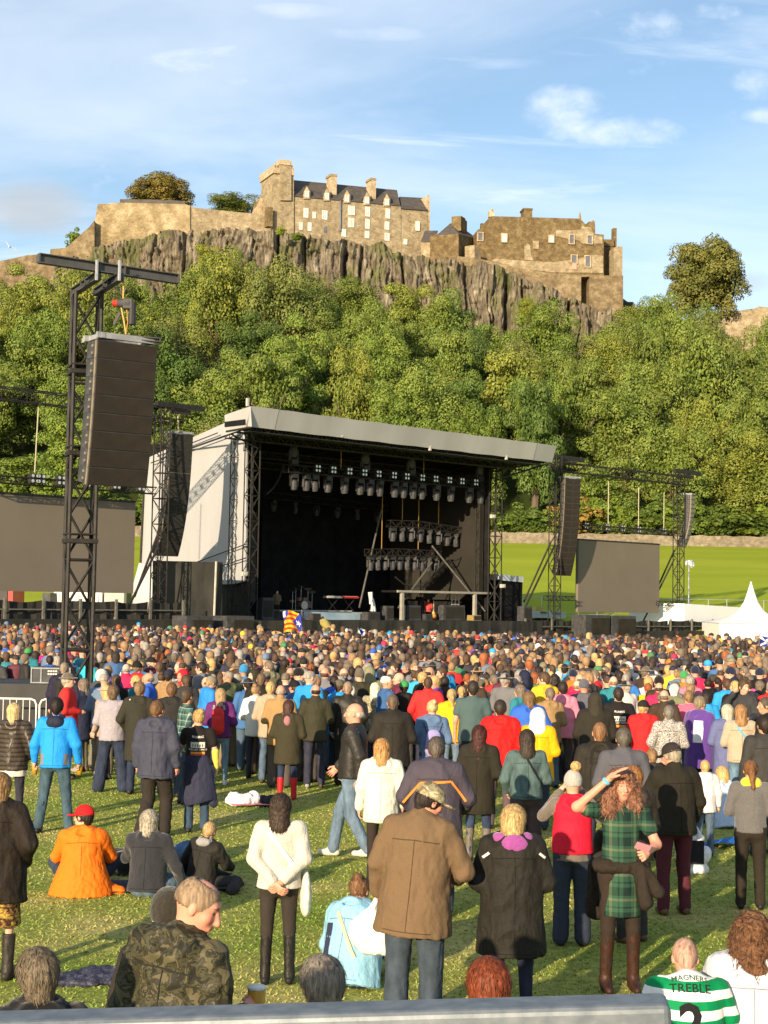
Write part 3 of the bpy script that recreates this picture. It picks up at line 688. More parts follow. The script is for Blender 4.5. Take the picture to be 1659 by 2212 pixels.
    for x0, y0, x1, y1, dk in ((470, 255, 505, 315, 0), (275, 245, 310, 305, 1), (855, 268, 888, 318, 0), (1022, 262, 1055, 330, 1), (1168, 268, 1203, 330, 1), (1038, 430, 1078, 488, 1), (1150, 436, 1188, 520, 1)):
        s = window(v5w, *c2(x0, y0), *c2(x1, y1), None, dark=bool(dk)); ps.append(s)
        srd = MB(); a = v5w.loc(*c2(x0 - 9, y1 + 7)); b_ = v5w.loc(*c2(x1 + 9, y0 - 7)); i0 = v5w.loc(*c2(x0, y1)); i1 = v5w.loc(*c2(x1, y0))
        for (ua, za, ub, zb) in ((a[0], a[1], i0[0], b_[1]), (i1[0], a[1], b_[0], b_[1]), (i0[0], i1[1], i1[0], b_[1]), (i0[0], a[1], i1[0], i0[1])):
            srd.box(v5w.pt((ua + ub) / 2, (za + zb) / 2, -0.1), (abs(ub - ua) - .01, 0.34, abs(zb - za) - .01), v5w.ang)
        srd.build('surround', M_STONE_L, s)
    for (x0, y0, x1, y1) in ((722, 308, 772, 372),):
        ps.append(cbox(v5, *c2(x0, y0), *c2(x1, y1), -0.22, 0.2, M_STONE, 'blocked_window', None))
    ps.append(cbox(v5, *c2(1042, 490), *c2(1080, 540), -0.35, 0.1, mat('pink_panel', (0.6, 0.33, 0.25), (0.5, 0.28, 0.2), 2), 'pink_panel', None))
    # end tower with a deep recess
    v6 = VP(1304, 337, 1345, 338)
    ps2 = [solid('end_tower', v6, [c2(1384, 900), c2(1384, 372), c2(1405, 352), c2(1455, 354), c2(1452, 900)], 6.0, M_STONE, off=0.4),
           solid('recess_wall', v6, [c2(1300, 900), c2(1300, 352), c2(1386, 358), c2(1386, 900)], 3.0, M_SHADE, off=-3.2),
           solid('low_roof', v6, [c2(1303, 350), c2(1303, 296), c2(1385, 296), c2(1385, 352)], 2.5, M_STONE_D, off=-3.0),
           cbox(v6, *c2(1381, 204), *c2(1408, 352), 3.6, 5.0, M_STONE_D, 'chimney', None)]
    ps += ps2
    for p in ps: p.parent = pal; p.matrix_parent_inverse = Matrix.Translation(-v5.a)
    # retaining wall under the palace, with a tall dark slot
    v7 = VP(1085, 325.5, 1346, 327)
    rw = empty('retaining_wall', v7.a, 0, 'high rubble retaining wall under the palace with a tall dark slot', 'wall')
    ps = [solid('wall', v7, [c2(100, 1000), c2(100, 432), c2(300, 456), c2(520, 508), c2(740, 552), c2(900, 575), c2(1117, 590), c2(1117, 1100)], 4.0, M_STONE_M),
          solid('wall', v7, [c2(1182, 1100), c2(1182, 612), c2(1195, 590), c2(1460, 592), c2(1458, 1100)], 4.0, M_STONE_M),
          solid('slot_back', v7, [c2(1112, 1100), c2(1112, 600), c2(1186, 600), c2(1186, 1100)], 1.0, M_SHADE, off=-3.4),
          solid('lintel', v7, [c2(1112, 602), c2(1112, 588), c2(1200, 588), c2(1188, 602)], 3.2, M_STONE_M, off=-0.2)]
    for p in ps: p.parent = rw; p.matrix_parent_inverse = Matrix.Translation(-v7.a)
    # bastion and its neighbours
    b1 = VP(205, 324.5, 411, 324.5)
    o = solid('bastion_wall', b1, [(192, 620), (193, 500), (205, 476), (211, 441), (259, 437.5), (400, 441), (410.5, 444.5), (410.5, 620)], 6.0, M_STONE_B); tag(o, 'tall pale bastion wall at the left end of the castle rock', 'wall')
    b1r = VP(255, 332, 405, 332)
    o = solid('battery_building', b1r, [(259, 470), (259, 430), (330, 431), (399, 434), (402, 470)], 4.0, M_SLATE); tag(o, 'long low slate-roofed building showing above the bastion wall', 'building')
    b2 = VP(411, 325.5, 592, 331)
    o = solid('curtain_wall', b2, [(411, 620), (411, 444.5), (424, 449), (577, 464.6), (600, 466), (600, 620)], 4.0, M_STONE); tag(o, 'curtain wall joining the bastion to the castle tower', 'wall')
    b3 = VP(-40, 321, 204, 322.5)
    o = solid('ramp_wall', b3, [(-40, 700), (-40, 572), (0, 564), (60, 551), (108, 548), (109, 538), (143, 535), (170, 510), (193, 490), (204, 476), (204, 700)], 4.0, M_STONE_M); tag(o, 'sloping earth-brown wall dropping away left of the bastion', 'wall')
    b4 = VP(1539, 314, 1700, 312)
    o = solid('summit_wall', b4, [(1500, 760), (1520, 676), (1600, 671), (1625, 668), (1640, 662), (1700, 668), (1700, 760)], 1.5, M_STONE); tag(o, 'low stone wall on the hilltop beneath the lone tree', 'wall')
    b5 = VP(1345, 334, 1372, 334)
    o = solid('distant_roof', b5, [(1346, 720), (1346, 652), (1368, 652), (1372, 658), (1372, 720)], 5.0, M_SLATE); tag(o, 'small dark roof just right of the retaining wall', 'roof')
    b6 = VP(1560, 322, 1640, 322)
    o = solid('distant_roof', b6, [(1576, 700), (1578, 674), (1625, 667), (1632, 676), (1632, 700)], 5.0, M_SLATE); tag(o, 'dark low roof behind the hilltop wall', 'roof')
M_STONE_B = stone_mat('bastion_stone', (0.19, 0.15, 0.085), (0.33, 0.265, 0.16), (0.56, 0.47, 0.31), 0.3, 1.4)
M_STONE_M = stone_mat('retaining_stone', (0.13, 0.10, 0.06), (0.23, 0.18, 0.11), (0.38, 0.31, 0.20), 0.6, 1.2)
M_SHADE = stone_mat('shaded_recess_stone', (0.10, 0.075, 0.045), (0.14, 0.105, 0.06), (0.18, 0.14, 0.09))  # shade inside the recess and slot, put into a darker stone colour
castle()
# ---------------------------------------------------------------- stage
M_BLK = mat('black_metal', (0.020, 0.020, 0.021), (0.034, 0.032, 0.03), 3, 0.5, bmp=0.0)
M_TRS = mat('dark_truss_paint', (0.017, 0.016, 0.015), (0.034, 0.031, 0.028), 6, 0.55, spec=0.18)
M_STEEL = mat('galvanised_steel', (0.34, 0.35, 0.36), (0.46, 0.47, 0.48), 8, 0.4, metal=0.5)
M_DRAPE = mat('black_drape', (0.010, 0.010, 0.011), (0.018, 0.018, 0.018), 1.5, 0.95, spec=0.05)
M_SCRIM = mat('black_scrim', (0.016, 0.016, 0.014), (0.036, 0.034, 0.028), 0.8, 0.8, bmp=0.6, bdist=0.2, stretch=(1, 1, 0.5))
M_TARP = mat('white_tarpaulin', (0.31, 0.312, 0.32), (0.37, 0.372, 0.38), 0.35, 0.6, bmp=0.25, bdist=0.15, stretch=(1, 1, 0.3))
M_FASC = mat('grey_fascia', (0.33, 0.33, 0.33), (0.40, 0.40, 0.40), 0.4, 0.6, bmp=0.15, bdist=0.1, stretch=(1, 1, 0.25))
M_LED = mat('unlit_led_panel', (0.160, 0.138, 0.108), (0.178, 0.154, 0.120), 0.3, 0.8, spec=0.1)
M_LEDD = mat('dark_led_panel', (0.060, 0.058, 0.052), (0.075, 0.072, 0.064), 0.3, 0.85, spec=0.1)
M_SIDE = mat('dark_side_screen', (0.026, 0.024, 0.020), (0.033, 0.030, 0.025), 0.5, 0.85, spec=0.1)
M_GRIL = mat('speaker_grille', (0.024, 0.020, 0.0155), (0.034, 0.029, 0.022), 2.2, 0.85, spec=0.15)
M_GRIL2 = mat('speaker_grille_dark', (0.026, 0.025, 0.021), (0.038, 0.035, 0.029), 2.2, 0.8, spec=0.15)
M_CAB = mat('speaker_cabinet', (0.035, 0.035, 0.037), (0.065, 0.065, 0.068), 4, 0.6)
M_PALE = mat('pale_paint', (0.40, 0.38, 0.34), (0.48, 0.46, 0.41), 3, 0.5)
M_DECK = mat('stage_deck', (0.02, 0.02, 0.02), (0.04, 0.04, 0.04), 1.2, 0.6)
M_TENT = mat('white_tent_fabric', (0.80, 0.80, 0.79), (0.84, 0.84, 0.83), 0.4, 0.6)
M_CHAIN = mat('lifting_chain', (0.55, 0.28, 0.04), (0.4, 0.3, 0.1), 9, 0.5)
M_RED = mat('red_plastic', (0.5, 0.03, 0.02), (0.42, 0.02, 0.02), 4, 0.4)
M_STRAP = mat('pale_strap', (0.55, 0.5, 0.32), (0.45, 0.42, 0.28), 3, 0.8)
VF = VP(0, 76.6, 1425, 116.3)
def uz(px, py, off=0.0): return VF.loc(px, py, off)
def fpt(px, py, off=0.0): return VF.hit(px, py, off)
def truss_bars(mb, a, b, w, ax, r=0.035, step=None, r2=None, wide=None):
    """four chords of a box truss from a to b; ax is a horizontal direction of its section"""
    a, b = Vector(a), Vector(b); t = (b - a); Lg = t.length; t.normalize(); x = Vector(ax).normalized(); y = t.cross(x).normalized(); x = y.cross(t).normalized()
    wide = wide or w; step = step or w * 1.15; r2 = r2 or r * 0.6
    cs = [(x * w / 2 * i + y * wide / 2 * j) for i, j in ((-1, -1), (1, -1), (1, 1), (-1, 1))]
    for c in cs: mb.tube([a + c, b + c], r, 6)
    n = max(1, int(round(Lg / step)))
    for k in range(n):
        p, q = a + t * (Lg * k / n), a + t * (Lg * (k + 1) / n)
        for s in range(4):
            c, d = cs[s], cs[(s + 1) % 4]
            if (k + s) % 2: mb.tube([p + c, q + d], r2, 4, False)
            else: mb.tube([p + d, q + c], r2, 4, False)
        if k % 2 == 0:
            for s in range(4): mb.tube([p + cs[s], p + cs[(s + 1) % 4]], r2, 4, False)
    return mb
def ptube(name, a, b, r, m, parent=None, label=None, cat=None, n=6):
    mb = MB(); mb.tube([a, b], r, n); o = mb.build(name, m, parent)
    if label: tag(o, label, cat)
    return o
def stage():
    DK = 1.75
    root = empty('concert_stage', (0, 0, 0), 0, 'big black concert stage with a pale grey roof fascia and white side wall', 'stage')
    UL, ZL = uz(545, 1285); UR, _ = uz(1072, 1294); W_ = UR - UL; D = 10.5
    # deck and apron
    mb = MB(); mb.box(VF.pt((UL + UR) / 2, DK - 0.1, D / 2 - 1.2), (W_ + 1.4, D + 3.0, 0.2), VF.ang); mb.build('deck', M_DECK, root)
    mb = MB(); n = 46
    for k in range(n):
        u0 = UL - 1.6 + (W_ + 3.2) * k / n; u1 = UL - 1.6 + (W_ + 3.2) * (k + 1) / n; w0 = -2.75 + 0.07 * math.sin(k * 1.7); w1 = -2.75 + 0.07 * math.sin((k + 1) * 1.7)
        mb.add([VF.pt(u0, 0, w0), VF.pt(u1, 0, w1), VF.pt(u1, DK + 0.02, w1), VF.pt(u0, DK + 0.02, w0), VF.pt(u0, DK + .02, w0 + .06), VF.pt(u1, DK + .02, w1 + .06)], [(0, 1, 2, 3), (3, 2, 5, 4)])
    mb.build('apron', M_SCRIM, root)
    # back and side drapes, floor to roof
    mb = MB(); n = 60
    for k in range(n):
        u0 = UL + W_ * k / n; u1 = UL + W_ * (k + 1) / n; w0 = D + 0.12 * math.sin(k * 1.1); w1 = D + 0.12 * math.sin((k + 1) * 1.1)
        mb.quad(VF.pt(u0, DK, w0), VF.pt(u1, DK, w1), VF.pt(u1, 12.2, w1), VF.pt(u0, 12.2, w0))
    mb.build('back_drape', M_DRAPE, root)
    for s, uu in ((-1, UL + 0.1), (1, UR - 0.0)):
        mb = MB()
        for k in range(30):
            w0 = 0.6 + (D - 0.6) * k / 30; w1 = 0.6 + (D - 0.6) * (k + 1) / 30
            mb.quad(VF.pt(uu, DK, w0), VF.pt(uu, DK, w1), VF.pt(uu, 12.5, w1), VF.pt(uu, 12.5, w0))
        mb.build('side_drape', M_DRAPE, root)
    # LED panel upstage, dark, and the dull side screen
    a, b = VF.pt(UL + 0.5, 3.0, D - 0.5), None
    mb = MB(); mb.box(VF.pt(UL + 5.2, 5.7, D - 0.6), (6.4, 0.25, 6.0), VF.ang); mb.build('upstage_screen', M_LEDD, root)
    for k, (u_, tall) in enumerate(((UL + 9.4, 5.8),)):
        mb = MB(); mb.box(VF.pt(u_, 5.6, D - 0.9), (1.6, 0.2, tall), VF.ang); mb.build('upstage_screen', M_DRAPE, root)
    mb = MB(); mb.box(VF.pt(UR - 0.35, 7.4, 5.4), (0.22, 8.6, 8.6), VF.ang); mb.build('side_screen', M_SIDE, root)
    # roof: underside, fascia, side return
    LO = 2.6      # overhang in front of the towers
    l0 = VF.hit(542, 877, LO); l1 = VF.hit(600, 880, LO + .05); l2 = VF.hit(1158, 952, LO); l3 = VF.hit(1203, 963, LO - .05)
    ul0, zt = VF.loc(542, 877, LO); ul3, zt3 = VF.loc(1203, 963, LO)
    ZT = (zt + zt3) / 2; hF = (915 - 877) * 84 / FPX + 0.15
    def fas(u0, u1, w0, w1, za0, za1, name='fascia', th=0.08):
        mb = MB(); n = max(2, int(abs(u1 - u0) + abs(w1 - w0)))
        for k in range(n):
            f, g = k / n, (k + 1) / n
            s0 = 0.03 * math.sin(f * 40); s1 = 0.03 * math.sin(g * 40)
            A = VF.pt(u0 + (u1 - u0) * f, za0 + (za1 - za0) * f + s0 * .6, w0 + (w1 - w0) * f); B = VF.pt(u0 + (u1 - u0) * g, za0 + (za1 - za0) * g + s1 * .6, w0 + (w1 - w0) * g)
            lean = VF.back * 0.35 if abs(u1 - u0) > abs(w1 - w0) else VF.x * 0.12
            mb.add([A, B, B + lean - Vector((0, 0, hF)), A + lean - Vector((0, 0, hF)), A + VF.back * th + VF.x * th, B + VF.back * th + VF.x * th, B + lean - Vector((0, 0, hF)) + VF.back * th, A + lean - Vector((0, 0, hF)) + VF.back * th],
                   [(0, 3, 2, 1), (4, 5, 6, 7), (0, 1, 5, 4), (3, 7, 6, 2)])
        return mb.build(name, M_FASC, root)
    uA, _ = VF.loc(600, 880, LO); uB, _ = VF.loc(1158, 952, LO)
    fas(ul0, uA, -LO, -LO - 0.12, ZT + 0.0, ZT - 0.02); fas(uA + .03, uB, -LO - 0.12, -LO - 0.12, ZT - 0.02, ZT - 0.02); fas(uB + .03, ul3, -LO - 0.12, -LO + 0.05, ZT - 0.02, ZT - 0.02)
    fas(ul0 - 0.02, ul0 - 0.02, -LO, -LO + 2.3, ZT - .01, ZT - 0.35, 'side_fascia')
    mb = MB()
    rt = [VF.pt(ul0, ZT - hF + .12, -LO + 0.5), VF.pt(ul3 - .1, ZT - hF + .12, -LO + 0.5), VF.pt(ul3 - .1, 11.7, D + 0.6), VF.pt(UL + .35, 11.7, D + 0.6), VF.pt(UL + .35, ZT - hF, .4), VF.pt(ul0, ZT - hF + .1, -.3)]
    mb.prism(rt[::-1], (0, 0, 0.3)); mb.build('roof', [M_DRAPE], root)
    mb = MB(); 
    for k in range(9):
        f = k / 8; u = ul0 + 0.4 + (ul3 - ul0 - 0.9) * f
        mb.tube([VF.pt(u, ZT - hF + 0.0, -LO + 0.6), VF.pt(max(u, UL + .4), 11.45, D)], 0.06, 5); 
    for w, z in ((-LO + 0.7, ZT - hF - 0.02), (-0.2, ZT - hF - 0.3), (3.5, 11.75), (7, 11.5)):
        truss_bars(mb, VF.pt(ul0 + .3 if w < 0 else UL + .5, z, w), VF.pt(ul3 - .3, z, w), 0.4, VF.back, 0.035)
    mb.build('roof_truss', M_BLK, root)
    mb = MB(); a = VF.pt(ul0 + .05, ZT - hF - .05, -LO + .1)
    mb.tube([a, VF.pt(ul0 + .05, ZT - hF - .15, -LO + 2.2)], .05, 5); mb.tube([VF.pt(ul0 + .05, ZT - hF - .15, -LO + 2.2), VF.pt(UL, ZT - hF - .9, -0.2)], .05, 5); mb.tube([a, VF.pt(UL, ZT - hF - .7, 0)], .05, 5)
    mb.tube([VF.pt(ul3 - .3, ZT - hF - .05, -LO + .3), VF.pt(UR + 0.2, ZT - hF - 1.2, 0)], .06, 5)
    mb.build('roof_brace', M_BLK, root)
    mb = MB()
    for px, py in ((541, 868), (745, 935), (935, 965), (1100, 985)):
        u, z = VF.loc(px, py, LO)
        mb.box(VF.pt(u, z, -LO + 0.25), (0.14, 0.14, 0.45), VF.ang)
    mb.build('roof_fixture', M_PALE, root)
    # front towers
    for u, nm in ((UL + 0.0, 'stage_leg'), (UR + 0.1, 'stage_leg')):
        mb = MB(); truss_bars(mb, VF.pt(u, 0.1, 0.25), VF.pt(u, 12.6, 0.25), 0.62, VF.x, 0.045, 0.75); truss_bars(mb, VF.pt(u - 0.45, 0.1, 1.3), VF.pt(u - 0.45, 12.4, 1.3), 0.35, VF.x, 0.035, 0.6); mb.build(nm, M_TRS, root)
    # white side wall running back from the left tower
    VW = VP(300, 95.0, 533, 88.0)
    def wall(poly, m, name, off=0.0, th=0.12):
        f = pw(VW, poly, off); mb = MB()
        mb.prism(f if not poly_cw(VW, f) else f[::-1], VW.back * th); return mb.build(name, m, root)
    arc = [(531, 1170), (530, 1240), (526, 1256), (515, 1259), (500, 1262)]
    wall([(303, 1215), (311, 1039), (322, 988), (400, 952), (489, 912), (533, 896)] + arc + [(480, 1262), (330, 1225)], M_TARP, 'side_wall')
    wall([(283, 1335), (288, 1262), (300, 1216), (331, 1222), (331, 1335)], mat('grey_skirt', (0.40, 0.41, 0.42), (0.47, 0.48, 0.49), 0.6, 0.6), 'grey_skirt', 0.3)
    wall([(466, 1340), (466, 1240), (535, 1240), (535, 1340)], M_SCRIM, 'lower_scrim', -0.3)
    mb = MB()
    for pts in (((326, 1000), (532, 925)), ((395, 1225), (532, 1175)), ((440, 1235), (531, 1205)), ((340, 986), (470, 935))):
        mb.tube([VW.hit(*pts[0], 0.35), VW.hit(*pts[1], 0.35)], 0.035, 5)
    mb.tube([VW.hit(311, 1037, 0.1), VW.hit(303, 1215, 0.1)], 0.06, 5)
    mb.build('side_rail', M_TRS, root)
    # mesh-clad black box in front of the side wall
    VB = VP(328, 87.5, 466, 83.5)
    mb = MB(); f = pw(VB, [(328, 1345), (330, 1211), (466, 1214), (464, 1350)]); mb.prism(f, VB.back * 0.5); o = mb.build('wing_box', M_SCRIM)
    tag(o, 'black mesh-covered wing box below the left main speaker column', 'scaffold box')
    ptube('scaffold_pole', VB.hit(467, 1213, 0.15), VB.hit(462, 1345, 0.15), 0.06, M_PALE, None, 'pale upright scaffold pole at the right edge of the black wing box', 'pole')
    # right wing box with a light top
    VR = VP(1078, 103.9, 1131, 105.9); VR.a = VF.hit(1086, 1293, -1.2); VR.a.z = 0; VR.x = VF.x; VR.n = VF.n; VR.back = VF.back; VR.ang = VF.ang
    e = empty('wing_container', VR.a, 0, 'black-draped equipment container with a pale top right of the stage', 'container')
    for nm, poly, m, off in (('drape', [(1076, 1340), (1078, 1252), (1129, 1257), (1126, 1345)], M_DRAPE, 0), ('top', [(1077, 1253), (1078, 1240), (1131, 1246), (1131, 1258)], mat('blue_grey_sheet', (0.36, 0.40, 0.44), (0.5, 0.54, 0.58), 0.9, 0.5), 0.15)):
        f = pw(VR, poly, off); mb = MB(); mb.prism(f if not poly_cw(VR, f) else f[::-1], VR.back * 3.5); o = mb.build(nm, m, e); o.matrix_parent_inverse = Matrix.Translation(-VR.a)
    return UL, UR, DK, D
UL, UR, DK, SD = stage()

# ---- moving lights
def light_meshes():
    mb = MB(); mb.box((0, 0, -0.10), (0.34, 0.26, 0.2)); me1 = mb
    b2 = MB(); b2.box((-0.2, 0, -0.36), (0.05, 0.12, 0.42)); b2.box((0.2, 0, -0.36), (0.05, 0.12, 0.42)); b2.box((0, 0, -0.18), (0.45, 0.1, 0.05))
    h = MB(); h.tube([(0, 0, -0.28), (0, 0.0, -0.36), (0, 0, -0.62), (0, 0, -0.72)], [0.10, 0.155, 0.165, 0.15], 10)
    l = MB(); l.tube([(0, 0, -0.721), (0, 0, -0.735)], [0.12, 0.11], 10)
    out = []
    for nm, q, m in (('base', me1, M_BLK), ('yoke', b2, M_CAB), ('head', h, M_CAB), ('lens', l, mat('lens_glass', (0.25, 0.25, 0.27), (0.35, 0.35, 0.36), 5, 0.15, spec=0.8))):
        me = bpy.data.meshes.new(nm); me.from_pydata(q.v, [], q.f); me.materials.append(m); out.append((nm, me))
    return out
LM = light_meshes()
def moving_head(p, label, group, s=1.0, up=False, pale=False, tilt=0.0, name='moving_head_light'):
    e = empty(name, p, VF.ang + tilt, label, 'stage light', group); e.scale = (s, s, s)
    if up: e.rotation_euler = (math.pi, 0, VF.ang)
    for nm, me in LM:
        obj(nm, me, None, e)
    return e
BL = MB()
for i in (-1, 1):
    for j in (-1, 1): BL.box((i * 0.11, 0.0, j * 0.11), (0.19, 0.22, 0.19))
BL2 = MB()
for i in (-1, 1):
    for j in (-1, 1): BL2.tube([(i * 0.11, -0.111, j * 0.11), (i * 0.11, -0.125, j * 0.11)], 0.07, 8)
blm = bpy.data.meshes.new('housing'); blm.from_pydata(BL.v, [], BL.f); blm.materials.append(M_BLK)
blm2 = bpy.data.meshes.new('lamps'); blm2.from_pydata(BL2.v, [], BL2.f); blm2.materials.append(mat('reflector', (0.5, 0.5, 0.45), (0.6, 0.6, 0.55), 5, 0.2, metal=0.6))
def blinder(p, label, group, s=1.0):
    e = empty('blinder_light', p, VF.ang, label, 'stage light', group); e.scale = (s, s, s)
    obj('housing', blm, None, e); obj('lamps', blm2, None, e); return e
def z4(X, Y): return (438.8 + 0.4959 * X, 850.2 + 0.4959 * Y)
def zi(X, Y): return (713.1 + 0.3307 * X, 1069.7 + 0.3307 * Y)
M_POLE = mat('pole_grey', (0.09, 0.085, 0.075), (0.15, 0.14, 0.12), 3, 0.5)
M_POLE2 = mat('bar_trim', (0.26, 0.25, 0.21), (0.34, 0.32, 0.27), 3, 0.5)
def lights():
    off = -1.2
    mb = MB(); a = VF.hit(*z4(362, 326), off); b = VF.hit(*z4(1240, 402), off); z = (a.z + b.z) / 2 + 0.0
    truss_bars(mb, a, b, 0.45, VF.back, 0.04, 0.6)
    o = mb.build('lighting_truss', M_TRS); tag(o, 'long straight lighting truss hung across the front of the stage', 'truss')
    d = (b - a)
    def onl(X, dz):
        t = (X - 362) / (1240 - 362.0); t = t * a.y / ((1 - t) * b.y + t * a.y); return a + d * t + Vector((0, 0, dz))
    for k, X in enumerate((397, 450, 487, 545, 617, 685, 728, 770, 835, 873, 915, 953, 1018, 1080, 1160, 1210)):
        moving_head(onl(X, -0.27), f'black moving-head light hanging under the front truss, {ORD[k]} from the left', 'moving lights under the front truss', 1.35, tilt=0.2 * math.sin(k * 2.1))
    for k, X in enumerate((480, 548, 618, 683, 745, 812, 868, 935, 993, 1053, 1108, 1168)):
        blinder(onl(X, 0.12) + VF.n * 0.32, f'four-lamp blinder fixed on the front truss, {ORD[k]} from the left', 'blinders on the front truss', 1.1)
    for k, (X, Y) in enumerate(((392, 300), (705, 325), (905, 345), (1205, 388))):
        moving_head(onl(X, 0.28), f'upright pale-topped spotlight standing on the front truss, {ORD[k]} from the left', 'spotlights standing on the front truss', 1.5, up=True)
    for k, X in enumerate((600, 960)):
        ptube('hoist_chain', onl(X, 0.2), onl(X, 2.2), 0.02, M_CHAIN, None, ['left', 'right'][k] + ' chain holding the front lighting truss to the roof', 'chain', 4)
    # lower, curved truss segments around the middle and right of the stage
    off = -3.0; c = 0
    for si, (x0, y0, x1, y1, nl, nm) in enumerate(((380, 185, 560, 190, 3, 'upper left'), (560, 190, 850, 232, 5, 'upper right'), (240, 375, 430, 372, 4, 'lower left'), (430, 372, 715, 385, 6, 'lower right'))):
        a, b = VF.hit(*zi(x0, y0), off), VF.hit(*zi(x1, y1), off)
        mb = MB(); truss_bars(mb, a, b, 0.42, VF.back, 0.035, 0.55); o = mb.build('short_truss', M_TRS); tag(o, f'short {nm} segment of the broken lighting truss above the stage bar', 'truss')
        for k in range(nl):
            p = a.lerp(b, (k + 0.5) / nl) + Vector((0, 0, -0.24))
            moving_head(p, f'moving light under the {nm} short truss, {ORD[k]} from its left', 'moving lights under the short trusses', 1.25, tilt=k)
        ptube('hoist_chain', a.lerp(b, 0.5) + Vector((0, 0, .2)), a.lerp(b, 0.5) + Vector((0, 0, 3.2 if si < 2 else 4.6)), 0.02, M_CHAIN, None, f'chain above the {nm} short truss', 'chain', 4)
    # back truss
    a, b = VF.hit(*z4(260, 440), -9), VF.hit(*z4(800, 500), -9)
    mb = MB(); truss_bars(mb, a, b, 0.4, VF.back, 0.03, 0.6); o = mb.build('back_truss', M_TRS); tag(o, 'dim lighting truss at the back of the stage above the dark screen', 'truss')
    for k in range(6):
        moving_head(a.lerp(b, (k + .5) / 6) + Vector((0, 0, -0.3)), f'dim moving light on the back truss, {ORD[k]} from the left', 'moving lights on the back truss', 1.0, tilt=k)
    # leaning poles
    for k, ((xa, ya), (xb, yb), m, lab, oa, ob) in enumerate((((335, 95), (190, 735), M_CAB, 'grey leaning pole in the middle of the stage', -4.5, -3), ((665, 330), (1012, 758), M_PALE, 'long pale pole slanting down to the right of the stage bar', -2.6, -.8), ((665, 440), (445, 735), M_PALE, 'pale pole slanting down to the left of the stage bar', -2.6, -1.2))):
        ptube('slanting_pole', VF.hit(*zi(xa, ya), oa), VF.hit(*zi(xb, yb), ob), 0.06, M_POLE, None, lab, 'pole')
    cb = MB(); pts = [VF.hit(*zi(*q), -2.8) for q in ((425, 535), (480, 580), (560, 600), (640, 560), (700, 490), (740, 430))]; cb.tube(pts, 0.05, 5)
    o = cb.build('sagging_cable', M_BLK); tag(o, 'thick black cable sagging under the short trusses', 'cable')
    cb = MB(); pts = [VF.hit(*zi(*q), -2.8) for q in ((745, 425), (800, 440), (850, 410), (885, 350))]; cb.tube(pts, 0.05, 5)
    o = cb.build('sagging_cable', M_BLK); tag(o, 'short cable loop hanging at the right of the short trusses', 'cable')
    cb = MB(); pts = [VF.hit(*z4(*q), -2.5) for q in ((350, 310), (335, 360), (310, 405), (275, 440))]; cb.tube(pts, 0.07, 5)
    o = cb.build('sagging_cable', M_BLK); tag(o, 'cable bundle dropping from the left end of the front truss', 'cable')
    for k, (X, Y) in enumerate(((180, 785), (1262, 535), (1305, 838))):
        p = VF.hit(*z4(X, Y), 0.5); mb = MB(); mb.box((0, 0, 0), (0.36, 0.22, 0.24), VF.ang); mb.tube([VF.n * 0.1, VF.n * 0.16], 0.1, 8)
        o = mb.build('flood_light', M_PALE); o.location = p; tag(o, ['white flood light low on the left stage tower', 'white flood light high on the right stage tower', 'white flood light on the right wing container'][k], 'light')
lights()

